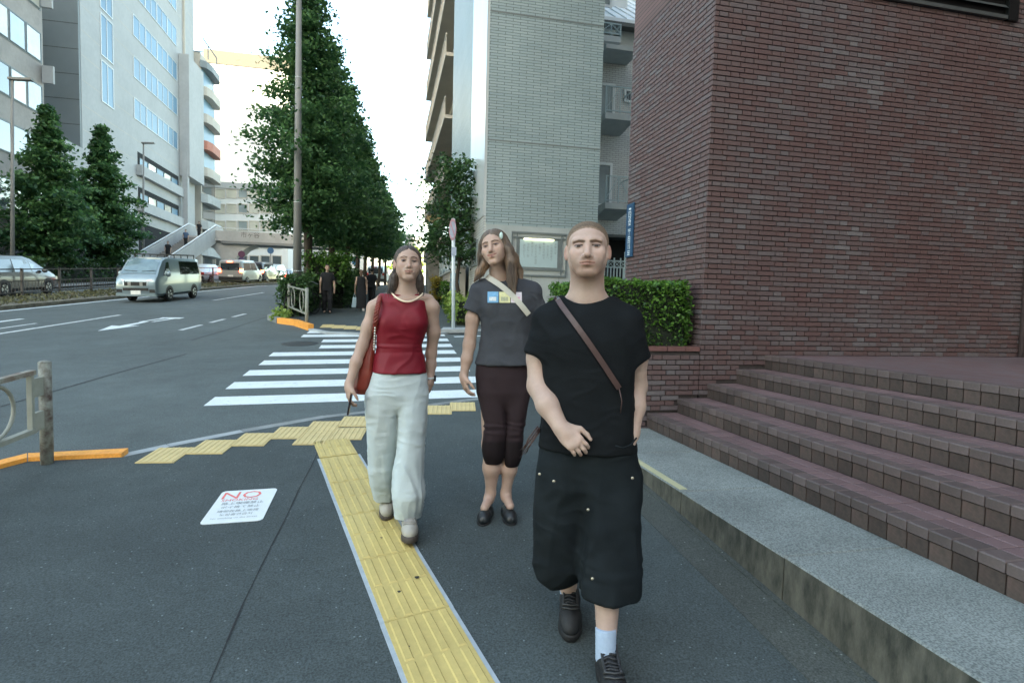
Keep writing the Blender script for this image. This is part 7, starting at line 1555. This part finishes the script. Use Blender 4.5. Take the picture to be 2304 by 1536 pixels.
# ---------------------------------------------------------------- the woman in the grey tee
M_greyc = mat('charcoal_tee', (0.050, 0.054, 0.064), 0.92, 0.08, 10, sheen=.0, spec=.2, bump=.25, bscale=350, fine=.1, fscale=500); M_brownp = mat('dark_plum_trousers', (0.024, 0.015, 0.0175), 0.8, 0.12, 8, sheen=.12, bump=.2, bscale=300); M_cuff = mat('black_cuff', (0.007, 0.006, 0.007), .85)
M_flat = mat('black_ballet_leather', (0.013, 0.016, 0.018), .35, .2, 20); M_beige = mat('beige_webbing', (0.50, 0.48, 0.42), .8, .06, 20, bump=.3, bscale=200)
O = (0.705, 3.55, S(0.705, 3.55)); ps = Person('person', 'smiling long-haired woman in charcoal printed tee and dark cropped trousers', O); J = ps.J
vol = Vol((-.34, -.30, -.02), (.42, .34, 1.90), .005)
hd = Head(J(1112.5, 556.5, .03), rotm(R_(-16), R_(-3), R_(-12)), 1.05, False, dict(jaw=.002, wide=1.0, nose=1.0, smile=.0085, mw=1.22, browt=.0030, brow=((.012, .0180), (.030, .0230), (.047, .0180)), open=.0042)); hd.add(vol, .018)
vol.cone(hd.world((0, .022, -.055)), J(1127, 628, -.02), .052, .058, .035); vol.cone(J(1127, 632, -.02), J(1098, 646, -.02), .044, .034, .05); vol.cone(J(1127, 632, -.02), J(1160, 646, -.02), .044, .034, .05)
vol.loft([ps.sec(655, 1095, 1168, .06), ps.sec(720, 1098, 1176, .075), ps.sec(840, 1090, 1175, .085)], .03)
vol.chain([J(1076, 672, -.01), J(1064, 715, 0), J(1056, 775, .01)], [.034, .042, .039], .03); vol.chain([J(1056, 775, .01), J(1050, 808, .03), J(1043, 846, .05)], [.039, .035, .0235], .02)
hand(vol, J(1043, 846, .05), J(1052, 892, .09) - J(1043, 846, .05), (.75, .3, .1), (.3, -.9, .1), .95, (.30, .50, .55), .08, (.25, .45))
vol.chain([J(1200, 675, -.01), J(1210, 730, -.02), J(1205, 790, .0)], [.034, .040, .036], .03); vol.chain([J(1205, 790, 0), J(1198, 850, .03)], [.036, .024], .02)
for pts, rs in (([J(1105, 900, 0), J(1105, 1000, .02), J(1106, 1052, .02), J(1104, 1108, .0), J(1100, 1122, .01)], [.07, .056, .0535, .030, .031]), ([J(1152, 900, 0), J(1150, 1000, .0), J(1146, 1055, .0), J(1138, 1108, -.01), J(1139, 1120, 0)], [.07, .052, .0465, .029, .030])): vol.chain(pts, rs, .03)
vol.cone(J(1100, 1122, .01), J(1090, 1142, .10), .031, .026, .02); vol.cone(J(1139, 1118, .0), J(1148, 1138, .09), .030, .026, .02)
V, Q = vol.mesh(); V = relax(V, Q, 1, .35); part_refined(ps, 'body', V, Q, M_skin2, hd, lambda P: hd.tint(P, (.16, .11, .09), (.80, .42, .40), eye=(.09, .055, .045)) * (1 + .04 * vnoise(P * 30) + .03 * vnoise(P * 160))[:, None])
def hb(v):
    W = hd.world; k = hd.k
    def cap(X, Y, Z):
        Rt_ = hd.R.T; x, y, z = [(g - c_) / k for g, c_ in zip((X, Y, Z), hd.c)]; x, y, z = [Rt_[i][0] * x + Rt_[i][1] * y + Rt_[i][2] * z for i in range(3)]
        d = f_ell((0, .024, .030), (.086, .104, .0865))(x, y, z); zl = np.interp(y, [-.10, -.070, -.052, -.036, -.02, .03], [.076, .068, .034, -.02, -.07, -.12]); d = d + .005 * np.exp(-(x / .006) ** 2) * (z > .05); return np.maximum(d, zl - z) * k
    v.put(cap, hd.c - .15, hd.c + .15, 0)
    v.chain([W((.070, .005, .02)), W((.084, .0, -.04)), W((.086, -.005, -.11)), J(1152, 628, .07), J(1158, 662, .10)], [.026, .032, .037, .032, .010], .02); v.chain([W((.06, .06, .0)), W((.09, .05, -.08)), J(1166, 612, -.02), J(1172, 628, .0)], [.03, .035, .030, .015], .02)
    v.chain([W((-.072, .0, .03)), W((-.082, -.002, -.03)), W((-.080, .0, -.09)), J(1080, 612, .02), J(1066, 634, .03)], [.022, .028, .031, .028, .006], .02); v.chain([W((0, .08, .0)), J(1122, 625, -.10)], [.07, .06], .03)
def hcol(L_): t = np.clip((-.02 - L_[:, 2]) / .12, 0, 1)[:, None]; side = (L_[:, 0] < 0)[:, None]; return 1 + t * np.where(side, np.array([[1.5, 1.2, .95]]), np.array([[.35, .28, .2]]))
hair = hair_part(ps, 'hair', hd, M_haird, hb, .005, .003, col=hcol, lo=(-.2, -.2, -.42), hi=(.25, .24, .18))
strands(ps, 'loose_hair', hd, [[(.075, -.015, .02), (.092, -.02, -.05), (.092, -.03, -.12), (.085, -.075, -.20), (.085, -.09, -.27)], [(-.075, -.02, .03), (-.092, -.02, -.05), (-.098, -.01, -.11), (-.125, -.02, -.18)]], M_haird, 70, .0014, .011, hair)
mb = MB(); p = hd.world((.066, -.052, .048)); mb.ball(p, .012, .006, .022, 10, 8); ps.raw('hair_clip', mb, mat('clip_pale', (.45, .58, .55), .2, .1, 20), True, hair)
vt = Vol((-.30, -.28, .88), (.42, .28, 1.62), .005)
vt.loft([ps.sec(632, 1090, 1168, .055, -.02), ps.sec(645, 1072, 1190, .080, -.01), ps.sec(665, 1072, 1203, .100), ps.sec(700, 1082, 1200, .112, .01), ps.sec(750, 1083, 1194, .105), ps.sec(790, 1077, 1196, .112), ps.sec(819, 1069, 1200, .124)], 0, n=2.4)
sleeve(vt, J(1082, 660, -.01), J(1063, 702, .0), .062, .066); sleeve(vt, J(1196, 660, -.01), J(1212, 712, -.02), .062, .066)
vt.cone(J(1112, 640, -.02), J(1080, 655, -.015), .050, .056, .04); vt.cone(J(1148, 640, -.02), J(1196, 655, -.015), .050, .056, .04)
for px in (1112, 1160): vt.ell(J(px, 688, .05), (.058, .055, .060), .04)
vt.ell(J(1127, 604, .0), (.084, .10, .086), .010, 'cut')
V, Q = vt.mesh(); V = relax(V, Q, 2, .4); zr = np.clip((1.35 - V[:, 2]) / .35, .2, 1); V = folds(V, Q, .007, 8, (1, 1, .55), 71, zr); V = folds(V, Q, .004, 14, (1, 1, 1.0), 77); tee = ps.part('shirt', V, Q, M_greyc)
sv = np.array([v.co for v in tee.data.vertices])
cols = ((.14, .33, .52), (.62, .60, .34), (.62, .56, .60)); acc = ((.55, .60, .62), (.35, .36, .25), (.62, .22, .38))
for i in range(3):
    x0, x1 = 1097 + 26.2 * i, 1097 + 26.2 * i + 24.6
    def patch(xa, xb, ya, yb, m, lift):
        mb = MB(); nx_ = 6; rows = []
        for yy in np.linspace(ya, yb, 6): rows.append(project_front(sv, [J(xx, yy, .1) for xx in np.linspace(xa, xb, nx_)], lift))
        vv = [q_ for r_ in rows for q_ in r_]; mb.add(vv, [(j * nx_ + k, (j + 1) * nx_ + k, (j + 1) * nx_ + k + 1, j * nx_ + k + 1) for j in range(5) for k in range(nx_ - 1)]); ps.raw('print', mb, m, True, tee)
    patch(x0, x1, 656 + .5 * i, 681, mat('print_%d' % i, cols[i], .8, .12, 60), .004); patch(x0 + 4, x1 - 5, 668, 677, mat('print_mark_%d' % i, acc[i], .8, .25, 90), .0055)
vs = Vol((-.30, -.28, .25), (.34, .28, 1.0), .005)
vs.loft([ps.sec(812, 1074, 1184, .100), ps.sec(845, 1070, 1190, .112), ps.sec(880, 1072, 1192, .112), ps.sec(900, 1080, 1186, .095), ps.sec(920, 1095, 1175, .065)], 0, n=2.4)
vs.loft([ps.sec(835, 1086, 1132, .07), ps.sec(858, 1076, 1136, .095), ps.sec(880, 1072, 1138, .105), ps.sec(935, 1083, 1139, .095, .01), ps.sec(965, 1088, 1138, .090, .02), ps.sec(1003, 1082, 1136, .095, .02), ps.sec(1022, 1084, 1134, .088, .02), ps.sec(1040, 1090, 1127, .065, .02)], .015, n=2.3)
vs.loft([ps.sec(835, 1140, 1182, .07), ps.sec(858, 1134, 1188, .095), ps.sec(880, 1132, 1193, .105), ps.sec(935, 1137, 1184, .095), ps.sec(965, 1136, 1178, .088), ps.sec(1003, 1134, 1175, .092), ps.sec(1025, 1134, 1174, .086), ps.sec(1046, 1136, 1166, .062)], .015, n=2.3)
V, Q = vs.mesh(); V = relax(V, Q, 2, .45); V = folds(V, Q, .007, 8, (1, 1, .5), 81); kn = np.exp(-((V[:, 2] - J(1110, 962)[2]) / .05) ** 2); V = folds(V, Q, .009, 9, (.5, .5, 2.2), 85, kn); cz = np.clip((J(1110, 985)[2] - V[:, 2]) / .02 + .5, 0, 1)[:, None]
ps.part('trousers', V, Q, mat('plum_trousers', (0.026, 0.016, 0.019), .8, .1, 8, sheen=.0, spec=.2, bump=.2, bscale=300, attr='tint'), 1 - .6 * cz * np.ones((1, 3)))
for (hx, tx, d) in ((1101, 1085, .0), (1138, 1151, -.01)):
    a_ = J(hx, 1128, d); b_ = J(tx, 1160, .17 + d); h, t = foot(ps, a_[0], a_[1] + .05, b_[0], b_[1] - .0, 0, 0)
    sh = shoe(ps, 'shoe', h, t, .080, .045, M_flat, M_soleb, .008)
    mb = MB(); m_ = h * .18 + t * .82 + np.array([0, 0, .050]); mb.tube([m_ + np.array([-.012, .012, 0]), m_ + np.array([0, 0, .003]), m_ + np.array([.012, .012, 0])], .003, 6); ps.raw('trim', mb, M_flat, True, sh)
st_ = loose('crossbody_strap', 'wide beige strap across the charcoal tee of the smiling woman', 'bag strap')
raw = [J(1096 + (1193 - 1096) * t, 622 + (712 - 622) * t - 10 * math.sin(math.pi * t), .1) for t in np.linspace(0, 1, 15)]; pts = project_front(sv, raw, .008); pts = [pts[0] + np.array([-.012, .07, .012])] + pts; pts = [np.mean(pts[max(0, i - 1):i + 2], 0) for i in range(len(pts))]; band_on(st_, pts, .034, .004, M_beige, 'strap')
# ---------------------------------------------------------------- people farther off
def walker(label, O, H, face, shirt, leg, skin, hairm, sleeves=True, dress=False, bagm=None, long_hair=False, h=.012, shoem=None, stride=.16, name='person'):
    """small figure; face = angle of the walking direction; everything in a 1.75 m figure scaled to H"""
    r = empty(name, O, label, 'person'); k = H / 1.75; r.matrix_basis = Matrix.Translation(O) @ Matrix.Rotation(face, 4, 'Z') @ Matrix.Scale(k, 4)
    def part_(nm, V, Q, m, col=None): o = bpy.data.objects.new(nm, to_mesh(nm, V, Q, m, col)); C.objects.link(o); o.parent = r
    A = np.array
    v = Vol((-.34, -.34, -.02), (.34, .34, 1.80), h); hd_ = Head(A([0, -.01, 1.645]), rotm(0, 0, 0), .98, True, {}); hd_.add(v, .015)
    v.cone(A([0, .02, 1.58]), A([0, .02, 1.46]), .05, .055, .03); v.loft([(.95, 0, .0, .14, .09), (1.2, 0, 0, .14, .09), (1.42, 0, .01, .15, .08)], .03)
    for sg in (1, -1):
        e = A([sg * .235, .03 * sg, 1.12]); w_ = A([sg * .245, -.06 * sg - .03, .88]); v.chain([A([sg * .175, .01, 1.40]), e, w_, w_ + A([-.01 * sg, -.02, -.15])], [.050, .040, .027, .028], .02)
        v.chain([A([sg * .09, 0, .90]), A([sg * .085, -sg * stride * .5 - .02, .48]), A([sg * .08, -sg * stride, .07]), A([sg * .085, -sg * stride - .15, .04])], [.085, .055, .036, .032], .03)
    V, Q = v.mesh(); V = relax(V, Q, 1, .3); part_('body', V, Q, skin, hd_.tint(V, (.3, .2, .15), (.9, .5, .5)))
    v = Vol((-.34, -.28, .6), (.34, .28, 1.56), h); v.loft([(.86, 0, 0, .175, .115), (1.05, 0, 0, .17, .115), (1.25, 0, 0, .19, .125), (1.40, 0, .01, .185, .105), (1.47, 0, .02, .10, .07)], 0)
    if sleeves:
        for sg in (1, -1): sleeve(v, A([sg * .16, .01, 1.39]), A([sg * .225, .02, 1.19]), .065, .062)
    V, Q = v.mesh(); V = folds(relax(V, Q, 1, .3), Q, .006, 8); part_('shirt', V, Q, shirt)
    v = Vol((-.34, -.42, .02), (.34, .42, 1.0), h)
    if dress: v.loft([(.12, 0, 0, .23, .20), (.5, 0, 0, .215, .17), (.9, 0, 0, .185, .125), (.96, 0, 0, .17, .11)], 0)
    else:
        v.loft([(.80, 0, 0, .17, .12), (.93, 0, 0, .168, .115)], 0)
        for sg in (1, -1): v.chain([A([sg * .088, 0, .88]), A([sg * .09, -sg * stride * .5 - .02, .48]), A([sg * .085, -sg * stride, .10])], [.10, .085, .075], .04)
    V, Q = v.mesh(); V = folds(relax(V, Q, 1, .3), Q, .007, 7, (1, 1, .5)); part_('trousers' if not dress else 'skirt', V, Q, leg)
    v = Vol((-.14, -.16, 1.40), (.14, .18, 1.80), h * .8); v.ell((0, .015, 1.675), (.086, .105, .088), 0); v.put(lambda X, Y, Z: (1.70 - .9 * np.clip(Y + .06, 0, .14)) - Z + 0 * X, v.lo, v.lo + .5, .01, 'and')
    if long_hair: v.cone(A([0, .08, 1.66]), A([0, .10, 1.50]), .07, .05, .03)
    V, Q = v.mesh(); part_('hair', V, Q, hairm, np.ones((len(V), 3)))
    for sg in (1, -1):
        mb = MB(); c0 = A([sg * .085, -sg * stride + .04, .045]); mb.loft([[c0 + A([x_, y_ * 0 + yy, z_]) for x_, z_ in ((-.04, -.045), (.04, -.045), (.038, hh), (-.038, hh))] for yy, hh, y_ in ((.05, .04, 0), (-.05, .05, 0), (-.14, .02, 0), (-.21, -.02, 0))]); me = mb.mesh('shoe'); me.materials.append(shoem or M_soleb); o = bpy.data.objects.new('shoe', me); C.objects.link(o); o.parent = r
    return r
M_jet = mat('jet_cloth', (0.012, 0.013, 0.015), .9, .1, 8); M_hairk = mat('hair_black', (0.018, 0.014, 0.012), .5, .2, 60, attr='tint'); M_hairm = mat('hair_chestnut', (0.075, 0.045, 0.03), .5, .2, 60, attr='tint'); M_skin3 = skin_mat('skin_tan', (0.46, 0.31, 0.23))
p = G(736, 704); walker('man in black tee and black trousers walking past the far hedge', p, 1.56, R_(8), M_jet, M_jet, M_skin3, M_hairk, h=.010)
p = G(812, 699); walker('woman in long black dress seen from behind on the far pavement', p, 1.40, R_(188), M_jet, M_jet, M_skin3, M_hairm, sleeves=False, dress=True, long_hair=True, shoem=mat('white_shoe', (.6, .6, .58), .6), h=.011)
b = empty('tote_bag', G(797, 694), 'pale blue carrier bag hanging beside the woman in the long black dress', 'bag'); q_ = atY(798, 678, p.y - .02); mb = MB(); v = [(q_.x + x, p.y - .05 + y, q_.z + z) for z, a in ((-.20, 1.0), (.14, .55)) for x, y in ((-.10 * a, -.05 * a), (.10 * a, -.05 * a), (.10 * a, .05 * a), (-.10 * a, .05 * a))]; mb.add(v, [(3, 2, 1, 0), (4, 5, 6, 7)] + [(i, (i + 1) % 4, 4 + (i + 1) % 4, 4 + i) for i in range(4)]); mb.build('sack', mat('bag_pale_blue', (.36, .50, .55), .6, .1, 10), b); mb = MB(); mb.tube([(q_.x - .04, p.y - .05, q_.z + .14), (q_.x, p.y - .05, q_.z + .30), (q_.x + .04, p.y - .05, q_.z + .14)], .008, 6); mb.build('handle', MATS['bag_pale_blue'], b)
p = G(836, 684); walker('person in dark clothes just ahead of the woman in the long dress', p, 1.42, R_(180), M_jet, M_jet, M_skin3, M_hairk, h=.014)
def on_stair(px, py_feet, H, lb, sh, f):
    fy = f; y = ya_ + (yb_ - ya_) * fy; z = zt_ + (zb2 - zt_) * fy; x = atY(px, py_feet, y).x; x = min(max(x, sx0 + .4), sx1 - .4)
    walker(lb, (x, y, z), H, R_(0), sh, M_jet, M_skin3, M_hairk, h=.022)
on_stair(378, 572, 1.7, 'person in black walking down the footbridge stairs', M_jet, .62)
on_stair(418, 540, 1.7, 'person in a blue shirt higher up the footbridge stairs', mat('blue_shirt', (.05, .09, .16), .8), .30)
on_stair(448, 520, 1.7, 'dark figure at the head of the footbridge stairs', M_jet, .04)
